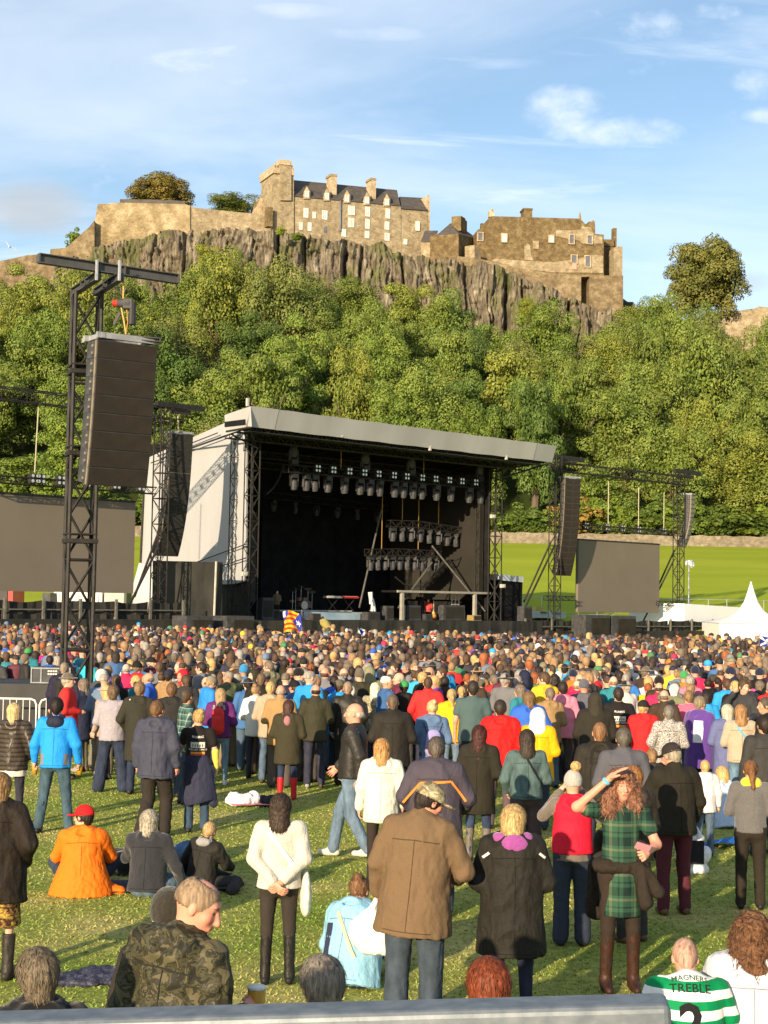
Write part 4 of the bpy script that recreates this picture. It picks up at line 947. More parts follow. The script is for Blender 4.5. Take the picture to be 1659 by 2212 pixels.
# ---- backline on the deck
def backline():
    def on(px, py, off, z=DK):
        p = VF.hit(px, py, off); return Vector((p.x, p.y, z))
    # raised white-topped bar with legs
    a, b = zi(440, 628), zi(1045, 640)
    off = -0.7; e = empty('stage_bar', VF.hit(*a, off), 0, 'white-edged canopy bar standing over the monitor desk on the stage', 'riser')
    A, B = VF.hit(*a, off), VF.hit(*b, off); zt = (A.z + B.z) / 2
    def pr(o): o.parent = e; o.matrix_parent_inverse = Matrix.Translation(-e.location); return o
    mb = MB(); mb.bar((A.x, A.y, zt), (B.x, B.y, zt), 0.14, 0.14); pr(mb.build('top_edge', M_POLE2))
    mb = MB(); mb.prism([Vector((A.x, A.y, zt - .075)) + VF.back * 0.15, Vector((B.x, B.y, zt - .075)) + VF.back * 0.15, Vector((B.x, B.y, zt + .06)) + VF.back * 0.15, Vector((A.x, A.y, zt + .06)) + VF.back * 0.15], VF.back * 1.3); pr(mb.build('canopy', M_DRAPE))
    for X in (470, 945):
        p = VF.hit(*zi(X, 640), off); mb = MB(); mb.box((p.x, p.y, (zt + DK) / 2 - .04), (0.2, 0.2, zt - DK - 0.1), VF.ang); pr(mb.build('leg', M_POLE2))
    def thing(name, lab, cat, p): return empty(name, p, VF.ang, lab, cat)
    # risers
    for (x0, y0, x1, y1, off, h, lab, m) in ((280, 940, 600, 985, -5.0, 0.55, 'wide black drum riser at the back left of the stage', M_DECK), (600, 950, 770, 985, -4.2, 0.45, 'low riser under the keyboards', M_DECK)):
        p0, p1 = VF.hit(*z4(x0, y1), off), VF.hit(*z4(x1, y1), off); c = (p0 + p1) / 2
        mb = MB(); mb.box((c.x, c.y, DK + h / 2), ((p1 - p0).length, 2.0, h), VF.ang); o = mb.build('riser', m); tag(o, lab, 'riser')
        mb = MB(); mb.box(Vector((c.x, c.y, DK + h - .04)) + VF.n * 1.03, ((p1 - p0).length, 0.05, 0.08), VF.ang); q = mb.build('edge_strip', M_PALE, o)
    p0, p1 = VF.hit(*z4(440, 975), -1.6), VF.hit(*z4(685, 980), -1.6)
    mb = MB(); mb.prism([p0 + Vector((0, 0, -.35)), p1 + Vector((0, 0, -.35)), p1 + Vector((0, 0, .35)), p0 + Vector((0, 0, .35))], VF.back * 0.4)
    o = mb.build('blue_screen_step', mat('blue_step_face', (0.22, 0.33, 0.40), (0.34, 0.44, 0.5), 0.8, 0.5)); tag(o, 'pale blue lit step front along the middle of the stage', 'step')
    # drum kit
    c = on(*z4(430, 940), -5.0, DK + 0.55); d = thing('drum_kit', 'drum kit with tilted cymbals on the left riser', 'drum kit', c)
    dm = mat('drum_shell', (0.10, 0.05, 0.03), (0.2, 0.12, 0.08), 3, 0.3); sk = mat('drum_skin', (0.5, 0.48, 0.42), (0.6, 0.58, 0.5), 3, 0.5); cy = mat('cymbal_brass', (0.5, 0.4, 0.2), (0.6, 0.5, 0.28), 3, 0.3, metal=0.8)
    mb = MB(); mb.tube([(0, -0.25, 0.3), (0, 0.2, 0.3)], 0.3, 14); mb.build('bass_drum', dm, d); mb = MB(); mb.tube([(0, -0.26, 0.3), (0, -0.251, 0.3)], 0.27, 14); mb.build('drum_head', sk, d)
    for x, y, z, r, h in ((-0.25, 0, 0.68, 0.17, 0.2), (0.22, 0, 0.68, 0.18, 0.22), (0.7, 0.2, 0.35, 0.22, 0.4), (-0.65, 0.25, 0.55, 0.18, 0.15)):
        mb = MB(); mb.tube([(x, y, z - h / 2), (x, y, z + h / 2)], r, 12); mb.build('tom_drum', dm, d)
    for x, y, z, t in ((-0.8, 0, 1.15, 0.3), (-0.45, 0.1, 1.35, 0.25), (0.5, 0, 1.35, -0.25), (0.95, 0.1, 1.15, -0.3), (0, 0.1, 1.5, 0.2)):
        mb = MB(); mb.tube([(x, y, 0), (x, y, z)], 0.015, 5); mb.build('stand', M_STEEL, d)
        mb = MB(); ax = Vector((math.sin(t), -0.25, math.cos(t))).normalized(); mb.tube([Vector((x, y, z)), Vector((x, y, z)) + ax * 0.03], [0.25, 0.04], 14); mb.build('cymbal', cy, d)
    # keyboards
    for k, (X, Y, m, lab) in enumerate(((565, 905, M_PALE, 'white keyboard on a stand right of the drum kit'), (638, 900, M_RED, 'red keyboard on a stand at the middle of the stage'))):
        c = on(*z4(X, Y), -4.0, DK + 0.45); d = thing('keyboard', lab, 'keyboard', c)
        mb = MB(); mb.box((0, 0, 0.95), (1.3, 0.4, 0.12)); mb.build('case', m, d); mb = MB(); mb.box((0, -0.08, 1.016), (1.1, 0.2, 0.012)); mb.build('keys', M_WHITE, d)
        mb = MB(); mb.bar((-0.5, 0, 0), (0.5, 0, 0.88), 0.05); mb.bar((0.5, 0.06, 0), (-0.5, 0.06, 0.88), 0.05); mb.build('stand', M_BLK, d)
    # amplifiers, monitors and cases
    boxes = ((270, 905, 0.9, 1.3, 'tall black amplifier stack beside the left stage tower', -1.5), (300, 950, 0.8, 0.6, 'small dark amplifier near the left stage tower', -2.5), (730, 985, 1.1, 0.5, 'black equipment case at the middle front of the stage', -1.0), (800, 975, 0.7, 0.9, 'black amplifier with a white cloth near centre stage', -1.2),
             (905, 975, 1.3, 0.95, 'black flight case under the left end of the stage bar', -1.2), (1080, 970, 2.2, 1.0, 'wide black desk under the stage bar', -1.6), (1180, 1005, 0.8, 0.35, 'yellow-brown case on the floor near the right tower', -0.6), (970, 1000, 0.7, 0.4, 'black wedge monitor beside the musicians', -1.0), (480, 1000, 0.7, 0.4, 'black wedge monitor left of the blue step', -0.6), (1400, 1000, 0.9, 1.0, 'black cabinet right of the wing container', 1.0))
    for k, (X, Y, w, h, lab, off) in enumerate(boxes):
        c = on(*z4(X, Y), off); e2 = thing('equipment_case', lab, 'equipment case', c)
        mm = mat('ochre_case', (0.28, 0.2, 0.07), (0.22, 0.16, 0.06), 3, 0.7) if 'yellow' in lab else M_CAB
        mb = MB(); mb.box((0, 0, h / 2), (w, 0.6, h), taper=0.94); mb.build('body', mm, e2)
        mb = MB(); mb.box((0, -0.3, h / 2), (w * 0.8, 0.04, h * 0.75)); mb.build('grille', M_GRIL2, e2)
    d = thing('rack_shelf', 'small pale wire shelf standing on the desk under the stage bar', 'shelf', on(*z4(1098, 950), -1.6, DK + 1.0))
    mb = MB()
    for x in (-0.35, 0, 0.35): mb.bar((x, 0, 0), (x, 0, 0.7), 0.04)
    for z in (0.05, 0.35, 0.68): mb.bar((-0.35, 0, z), (0.35, 0, z), 0.04)
    mb.build('frame', M_PALE, d)
    for k, (X, Y, lab) in enumerate(((725, 905, 'white-covered microphone stand at centre stage'), (735, 945, 'white towel draped over a stand at centre stage'))):
        d = thing('microphone_stand', lab, 'stand', on(*z4(X + 4, Y + 40), -0.8 - k * 0.3)); mb = MB(); mb.tube([(0, 0, 0), (0, 0, 1.45)], 0.02, 6); mb.build('pole', M_BLK, d)
        mb = MB(); mb.tube([(0, 0, 0.55 if k else 1.0), (0.02, 0, 0.9 if k else 1.3), (-0.04, 0, 1.35 if k else 1.75)], [0.2, 0.14, 0.06] if k else [0.08, 0.12, 0.15], 8); mb.build('cover', M_WHITE, d)
    d = thing('guitar', 'orange electric guitar upright on a stand under the stage bar', 'guitar', on(*z4(1003, 985), -1.6))
    gm = mat('orange_guitar', (0.55, 0.22, 0.04), (0.6, 0.3, 0.06), 3, 0.3); mb = MB(); mb.tube([(0, 0, 0.1), (0, 0, 0.25), (0, 0, 0.42), (0, 0, 0.55)], [0.1, 0.2, 0.12, 0.1], 10); mb.build('body', gm, d)
    mb = MB(); mb.box((0, 0, 0.9), (0.06, 0.03, 0.75)); mb.build('neck', M_STRAP, d)
backline()

# ---- speaker arrays
def box_mesh(w, h, d):
    mb = MB(); wr = w * 0.9
    mb.add([(-w / 2, 0, 0.002), (w / 2, 0, 0.002), (wr / 2, d, 0.006), (-wr / 2, d, 0.006), (-w / 2, 0, h - 0.003), (w / 2, 0, h - 0.003), (wr / 2, d, h - 0.006), (-wr / 2, d, h - 0.006)],
           [(3, 2, 1, 0), (4, 5, 6, 7), (0, 1, 5, 4), (1, 2, 6, 5), (2, 3, 7, 6), (3, 0, 4, 7)])
    return mb
def array(name, top, yaw, n, w, h, d, t0, t1, label, grille, cab=None, split=False, frame=True):
    """top: point of the upper front edge; yaw: facing angle from -Y toward +X; t0..t1 downward tilt of first/last box"""
    e = empty(name, top, yaw, label, 'speaker array')
    cab = cab or M_CAB
    bm = box_mesh(w, h, d); me = bpy.data.meshes.new('speaker_box'); me.from_pydata(bm.v, [], bm.f); me.materials.append(cab)
    g = MB()
    if split:
        for s in (-1, 1): g.box((s * w * 0.25, -0.006, h / 2), (w * 0.46, 0.02, h - 0.05))
    else: g.box((0, -0.006, h / 2), (w - 0.03, 0.02, h - 0.03))
    gm = bpy.data.meshes.new('grille'); gm.from_pydata(g.v, [], g.f); gm.materials.append(grille)
    rg = MB()
    for s in (-1, 1):
        rg.box((s * (w / 2 + 0.004), 0.05, h / 2), (0.022, 0.06, h - 0.004)); 
        for zz in (0.3, 0.7): rg.box((s * (w / 2 - 0.03), d * 0.4, h * zz), (0.06, 0.06, 0.05))
    rm = bpy.data.meshes.new('rigging_bar'); rm.from_pydata(rg.v, [], rg.f); rm.materials.append(M_STRAP2)
    p = Vector((0, 0, 0)); 
    for k in range(n):
        t = t0 + (t1 - t0) * (k / max(1, n - 1)) ** 1.9
        dn = Vector((0, math.sin(t), -math.cos(t)))
        q = p + dn * h
        o = obj('speaker_box', me, None, e); o.location = q; o.rotation_euler = (-(-t), 0, 0)
        gg = obj('grille', gm, None, o); rr = obj('rigging_bar', rm, None, o)
        p = q
    if frame:
        mb = MB()
        for s in (-1, 1): mb.bar((s * w * 0.42, -0.05, 0.1), (s * w * 0.42, d + 0.3, 0.1), 0.08, 0.1)
        for y in (0.0, d): mb.bar((-w / 2 - 0.02, y, 0.1), (w / 2 + 0.02, y, 0.1), 0.08, 0.12)
        mb.build('flying_frame', M_STEEL2, e)
    return e
M_STRAP2 = mat('worn_rigging_steel', (0.17, 0.14, 0.10), (0.26, 0.22, 0.16), 12, 0.5)
M_STEEL2 = mat('flying_frame_steel', (0.20, 0.21, 0.22), (0.30, 0.31, 0.32), 6, 0.5)
def tube_px(mb, Y, p, q, r): mb.tube([at(*p, Y), at(*q, Y)], r, 5)
Z3 = lambda X, Y: (X * 0.3307, 768 + Y * 0.3307)
Z5 = lambda X, Y: (1042.2 + 0.3717 * X, 932.5 + 0.3717 * Y)
def pa():
    A = at(276, 741, 31.5); array('speaker_array', A, math.radians(36), 8, 1.36, 0.374, 0.62, math.radians(4), math.radians(10), 'eight-box brown-fronted speaker array hanging from the nearest tower', M_GRIL)
    B = VF.hit(394, 938, 0.4); array('speaker_array', B, math.radians(40), 16, 1.40, 0.43, 0.6, math.radians(3), math.radians(24), 'long curved main speaker column in front of the white side wall', M_GRIL2, split=True)
    C = VF.hit(1238, 1034, 1.5); array('speaker_array', C, math.radians(32), 16, 1.36, 0.43, 0.6, math.radians(1.5), math.radians(20), 'long curved main speaker column right of the stage', M_GRIL, split=True)
    Dp = VF.hit(1497, 1070, 1.0); array('speaker_array', Dp, math.radians(60), 12, 0.75, 0.345, 0.55, math.radians(1), math.radians(26), 'short curved side speaker column with pale grilles at the far right tower', mat('pale_grille', (0.42, 0.38, 0.32), (0.16, 0.14, 0.12), 9, 0.6), split=True)
    # near delay tower
    Yt = 33.2
    base = at(188, 640, Yt); base.z = 0
    top = 9.73
    tw = empty('delay_tower', base, math.radians(20), 'slim black lattice tower in the crowd carrying the nearest speaker array', 'tower')
    mb = MB(); w = 0.56
    truss_bars(mb, (0, 0, 0), (0, 0, top), w, (1, 0, 0), 0.046, 0.95, 0.030)
    mb.build('lattice', M_TRS, tw)
    for z in (4.3, 6.2, top - 1.75): q = MB(); q.box((0, 0, z), (w + 0.12, w + 0.12, 0.09)); q.box((0, 0, z + .15), (w + 0.1, w + 0.1, 0.03)); q.build('collar', M_TRS, tw)
    q = MB(); q.box((0, 0, 0.1), (1.6, 1.6, 0.2)); q.build('base', M_TRS, tw)
    # beams on its head
    def ibeam(name, a, b, h, wd, lab=None, par=None):
        a, b = Vector(a), Vector(b); t = (b - a).normalized(); x = t.cross(Vector((0, 0, 1))).normalized(); mb = MB()
        for s in (0, 1): mb.prism([a + x * wd / 2 + Vector((0, 0, s * (h - 0.02))), b + x * wd / 2 + Vector((0, 0, s * (h - 0.02))), b + x * wd / 2 + Vector((0, 0, s * (h - 0.02) + 0.02)), a + x * wd / 2 + Vector((0, 0, s * (h - 0.02) + 0.02))], -x * wd)
        mb.prism([a + x * 0.01 + Vector((0, 0, 0.02)), b + x * 0.01 + Vector((0, 0, 0.02)), b + x * 0.01 + Vector((0, 0, h - 0.02)), a + x * 0.01 + Vector((0, 0, h - 0.02))], -x * 0.02)
        for f in (0.0, 0.42, 0.6, 1.0):
            c = a.lerp(b, f); mb.box(c + Vector((0, 0, h / 2)), (0.03, wd * 0.96, h - 0.045), math.atan2(t.y, t.x))
        o = mb.build(name, M_BEAM, par); return o
    zb = 9.915
    P0, P1 = at(83, 560, 31.0), at(384, 600, 32.85); P0.z = P1.z = zb
    o = ibeam('lifting_beam', P0, P1, 0.205, 0.16); tag(o, 'long dark steel beam laid across the top of the nearest tower', 'beam')
    for (x0, x1, k) in ((159, 211, 'left'), (208, 260, 'right')):
        a, b = at(x0, 615, 33.5), at(x1, 592, 31.75); a.z = b.z = top + 0.005
        o = ibeam('cross_beam', a, b, 0.17, 0.14); tag(o, f'{k} short cross beam between the nearest tower and its long beam', 'beam')
        ptube('beam_clamp', b + Vector((0, -.1, -.02)), b + Vector((0, -.1, 0.41)), 0.035, M_STEEL, o)
    # hoist and chain
    Yh = 32.0
    h = empty('chain_hoist', at(266, 655, Yh), 0, 'black chain hoist with a red end cap hanging above the nearest array', 'hoist')
    mb = MB(); mb.tube([(-0.12, 0, 0), (0.14, 0, 0)], [0.09, 0.1], 12); mb.box((0.1, 0.02, -0.02), (0.18, 0.2, 0.2)); mb.build('motor', M_CAB, h)
    mb = MB(); mb.tube([(-0.22, 0, 0), (-0.121, 0, 0)], [0.06, 0.088], 12); mb.build('end_cap', M_RED, h)
    mb = MB(); mb.tube([(0.2, 0, 0.02), (0.2, 0, -0.45)], [0.075, 0.085], 10); mb.build('chain_bag', M_BLK, h)
    mb = MB(); mb.bar((-0.18, 0, -0.45), (-0.06, 0, -0.2), 0.06); mb.build('hook', M_BLK, h)
    ptube('hoist_chain', at(267, 598, Yh), at(266, 645, Yh), 0.018, M_CHAIN, None, 'orange lifting chain above the black hoist', 'chain', 5)
    mb = MB(); mb.tube([at(262, 665, Yh), at(268, 695, Yh), at(272, 722, Yh)], 0.02, 5); mb.tube([at(274, 665, Yh), at(276, 695, Yh), at(272, 722, Yh)], 0.012, 4); o = mb.build('hoist_chain', M_CHAIN); tag(o, 'yellow chain between the hoist and the nearest array', 'chain')
    # bumper beam over the array
    o = ibeam('array_bumper', at(205, 729, 31.5), at(344, 741, 31.9), 0.09, 0.3); tag(o, 'grey bumper bar on top of the nearest speaker array', 'beam')
M_BEAM = mat('beam_paint', (0.050, 0.052, 0.055), (0.08, 0.08, 0.082), 3, 0.5)
pa()
def wings():
    # --- right wing
    def tower(px, off, ytop, lab, w=0.6):
        u, z = VF.loc(px, ytop, off); mb = MB(); truss_bars(mb, VF.pt(u, 0, -off), VF.pt(u, z, -off), w, VF.x, 0.04, 0.7); o = mb.build('truss_tower', M_TRS); tag(o, lab, 'tower'); return u, z
    u1, z1 = tower(1201, 0.6, 985, 'black truss tower at the left side of the right video screen')
    u2, z2 = tower(1467, 0.4, 1022, 'black truss tower at the far right beside the marquee')
    def tr(name, p, q, w, lab, off=0.6, zlev=True, r=0.035):
        a, b = VF.hit(*p, off), VF.hit(*q, off)
        if zlev: a.z = b.z = (a.z + b.z) / 2
        mb = MB(); truss_bars(mb, a, b, w, VF.back, r, w * 1.2); o = mb.build(name, M_TRS); tag(o, lab, 'truss'); return a, b
    tr('header_truss', Z5(420, 215), Z5(1190, 275), 0.62, 'heavy header truss over the right video screen', 0.6)
    a, b = tr('light_truss', Z5(565, 555), Z5(1115, 590), 0.35, 'thin light truss just above the right video screen', 0.5)
    for k, X in enumerate((595, 712, 800, 893, 1045)):
        t = (X - 565) / 550.0; blinder(a.lerp(b, t) + Vector((0, 0, 0.1)), f'lamp cluster on the light truss of the right screen, {ORD[k]} from the left', 'lamp clusters over the right screen', 1.2)
    for k, X in enumerate((722, 897, 1050)):
        t = (X - 565) / 550.0; p = a.lerp(b, t); ptube('hanging_strap', p + Vector((0, 0, 0.2)), Vector((p.x, p.y, z1 - 1.2 - 0.6 * t)), 0.03, M_STRAP, None, f'{ORD[k]} pale strap from the left above the right video screen', 'strap', 4)
    for k, (p, lab) in enumerate((((500, 155), 'top beam over the left tower of the right screen'), ((1190, 235), 'top beam over the far right tower'))):
        x, y = Z5(*p); q = VF.hit(x, y, 0.6); mb = MB(); mb.box(q, (3.4, 0.25, 0.3), VF.ang); mb.box(q + Vector((0, 0, -.35)), (1.4, 0.3, 0.25), VF.ang); o = mb.build('cap_beam', M_TRS); tag(o, lab, 'beam')
    def screen(c, m, lab, off=0.0):
        f = pw(VF, c, off); zt_, zb_ = (f[0].z + f[1].z) / 2, (f[2].z + f[3].z) / 2
        f[0].z = f[1].z = zt_; f[2].z = f[3].z = zb_; f[3].x, f[3].y = f[0].x, f[0].y; f[2].x, f[2].y = f[1].x, f[1].y
        e = empty('video_screen', f[3], 0, lab, 'screen')
        mb = MB(); mb.prism([f[3], f[2], f[1], f[0]], VF.back * 0.25); o = mb.build('panel', m); o.parent = e; o.matrix_parent_inverse = Matrix.Translation(-f[3])
        mb = MB(); mb.bar(f[0] + Vector((0, 0, .06)) + VF.back * .12, f[1] + Vector((0, 0, .06)) + VF.back * .12, 0.3, 0.1); o = mb.build('top_edge', M_BLK); o.parent = e; o.matrix_parent_inverse = Matrix.Translation(-f[3])
    screen([(1250, 1165), (1425, 1179), (1421, 1327), (1239, 1319)], M_LED, 'large blank brown video screen right of the stage')
    screen([(-60, 1060), (293, 1089), (284, 1284), (-60, 1273)], M_LED, 'large blank brown video screen at the left edge behind the near tower')
    def strut(px0, py0, px1, py1, o0, o1, lab):
        ptube('strut', VF.hit(px0, py0, o0), VF.hit(px1, py1, o1), 0.07, M_TRS, None, lab, 'strut')
    strut(*Z5(398, 640), *Z5(240, 990), 0.6, -1.0, 'upper slanting strut left of the right main speaker column'); strut(*Z5(420, 660), *Z5(240, 1040), 0.6, 0.5, 'lower slanting strut left of the right main speaker column')
    strut(*Z5(1115, 690), *Z5(1020, 900), 0.4, -1.5, 'slanting strut behind the right edge of the right screen, upper'); strut(*Z5(1115, 740), *Z5(905, 1160), 0.4, -1.5, 'long slanting strut passing behind the right screen')
    strut(348, 1135, 290, 1290, .6, 0.0, 'left slanting strut beside the left main speaker column'); strut(350, 1165, 282, 1302, .6, 1.6, 'second slanting strut beside the left main speaker column')
    for p, q, lab in ((Z5(365, 968), Z5(530, 968), 'short low truss joining the left tower to the right screen'), (Z5(1020, 998), Z5(1170, 998), 'short low truss joining the far right tower to the screen')):
        tr('low_truss', p, q, 0.3, lab, 0.4, True, 0.03)
    # --- left wing
    tower(352, 0.5, 885, 'black truss tower behind the left main speaker column', 0.62)
    tr('header_truss', (-60, 857), (400, 884), 0.62, 'heavy header truss over the left video screen', 0.4)
    a, b = tr('light_truss', (-60, 1033), (334, 1058), 0.35, 'thin light truss just above the left video screen', 1.0)
    for k, X in enumerate((60, 73, 116, 180, 238, 295)):
        t = (X + 60) / 394.0; blinder(a.lerp(b, t) + Vector((0, 0, 0.15)) + VF.n * .2, f'lamp cluster on the light truss of the left screen, {ORD[k]} from the left', 'lamp clusters over the left screen', 1.2)
    ptube('hanging_strap', VF.hit(83, 880, 1.0), VF.hit(75, 1020, 1.0), 0.03, M_STRAP, None, 'pale strap above the left video screen', 'strap', 4)
    q = VF.hit(390, 878, 0.4); mb = MB(); mb.box(q, (3.2, 0.25, 0.28), VF.ang); mb.box(q + Vector((0, 0, -.3)), (1.2, 0.3, 0.25), VF.ang); o = mb.build('cap_beam', M_TRS); tag(o, 'top beam over the left main speaker column', 'beam')
    ptube('hoist_chain', VF.hit(384, 884, .4), VF.hit(386, 934, .4), 0.04, M_STRAP, None, 'chain above the left main speaker column', 'chain', 4)
    # --- black scrim fences
    def fence(p0, p1, off, zt_, n, lab, mid=True):
        ua, _ = VF.loc(p0, 1290, off); ub, _ = VF.loc(p1, 1290, off); e = empty('scrim_fence', VF.pt(ua, 0, -off), 0, lab, 'fence'); mbp = MB(); r = random.Random(n)
        inv = Matrix.Translation(-VF.pt(ua, 0, -off))
        w = (ub - ua) / n; sh = MB(); m_ = 8
        for k in range(n):
            for i in range(m_):
                for j in range(4):
                    def q(a, b_):
                        f = a / m_; g = b_ / 4
                        sag = 0.12 * math.sin(g * math.pi) * math.sin(f * 9 + k * 1.3) + 0.06 * math.sin(f * 23 + g * 5 + k)
                        dz = -0.1 * math.sin(f * math.pi) * (g == 1) 
                        return VF.pt(ua + w * (k + f), zt_ * g + dz * r_[k], -off + sag)
                    r_ = [0.4 + 0.9 * ((kk * 37) % 10) / 10 for kk in range(n)]
                    sh.quad(q(i, j), q(i + 1, j), q(i + 1, j + 1), q(i, j + 1))
        o = sh.build('scrim', M_SCRIM, None, smooth=True); o.parent = e; o.matrix_parent_inverse = inv
        for k in range(n + 1):
            b_ = MB(); b_.box(VF.pt(ua + w * k, zt_ / 2 + .05, -off - 0.2), (0.12, 0.12, zt_ + 0.1), VF.ang); o = b_.build('post', M_POST); o.parent = e; o.matrix_parent_inverse = inv
        rl = MB(); rl.bar(VF.pt(ua, zt_ - .45, -off - 0.18), VF.pt(ub, zt_ - .45, -off - 0.18), 0.06); o = rl.build('rail', M_POST); o.parent = e; o.matrix_parent_inverse = inv
    fence(-80, 392, 2.0, 2.75, 6, 'black scrim fence along the left side of the stage'); 
    fence(1131, 1578, 1.6, 1.85, 9, 'black scrim fence running from the stage to the white marquee')
    def apron(p0, p1, off, z, lab):
        ua, _ = VF.loc(p0, 1290, off); ub, _ = VF.loc(p1, 1290, off); mb = MB(); mb.prism([VF.pt(ua, 0, -off), VF.pt(ub, 0, -off), VF.pt(ub, z, -off), VF.pt(ua, z, -off)], VF.back * 0.8); o = mb.build('low_platform', M_SCRIM); tag(o, lab, 'platform')
    apron(-80, 560, 4.2, 1.85, 'low black-skirted platform in front of the left screen'); apron(1060, 1560, 3.6, 1.1, 'low black-skirted platform in front of the right screen')
    for k, (x0, y0, x1, y1, lab) in enumerate(((402, 1331, 461, 1360, 'black subwoofer stack left of the stage, the one nearer the near tower'), (490, 1331, 549, 1360, 'black subwoofer stack at the left foot of the stage'), (1265, 1329, 1318, 1357, 'black subwoofer stack in front of the right screen, left of two'), (1322, 1331, 1374, 1357, 'black subwoofer stack in front of the right screen, right of two'))):
        off = 5.6 if k < 2 else 4.6
        a, b = VF.loc(x0, y1, off), VF.loc(x1, y0, off); e = empty('subwoofer', VF.pt(a[0], 0, -off), 0, lab, 'speaker'); inv = Matrix.Translation(-e.location)
        mb = MB(); mb.box(VF.pt((a[0] + b[0]) / 2, b[1] / 2, -off + .6), (b[0] - a[0], 1.2, b[1]), VF.ang); o = mb.build('cabinet', M_CAB); o.parent = e; o.matrix_parent_inverse = inv
        mb = MB(); mb.box(VF.pt(a[0] + (b[0] - a[0]) * 0.6, b[1] - .75, -off - .03), ((b[0] - a[0]) * .72, 0.05, 1.1), VF.ang); o = mb.build('grille', M_GRIL); o.parent = e; o.matrix_parent_inverse = inv
M_POST = mat('fence_post', (0.10, 0.095, 0.08), (0.16, 0.15, 0.12), 4, 0.6)
wings()
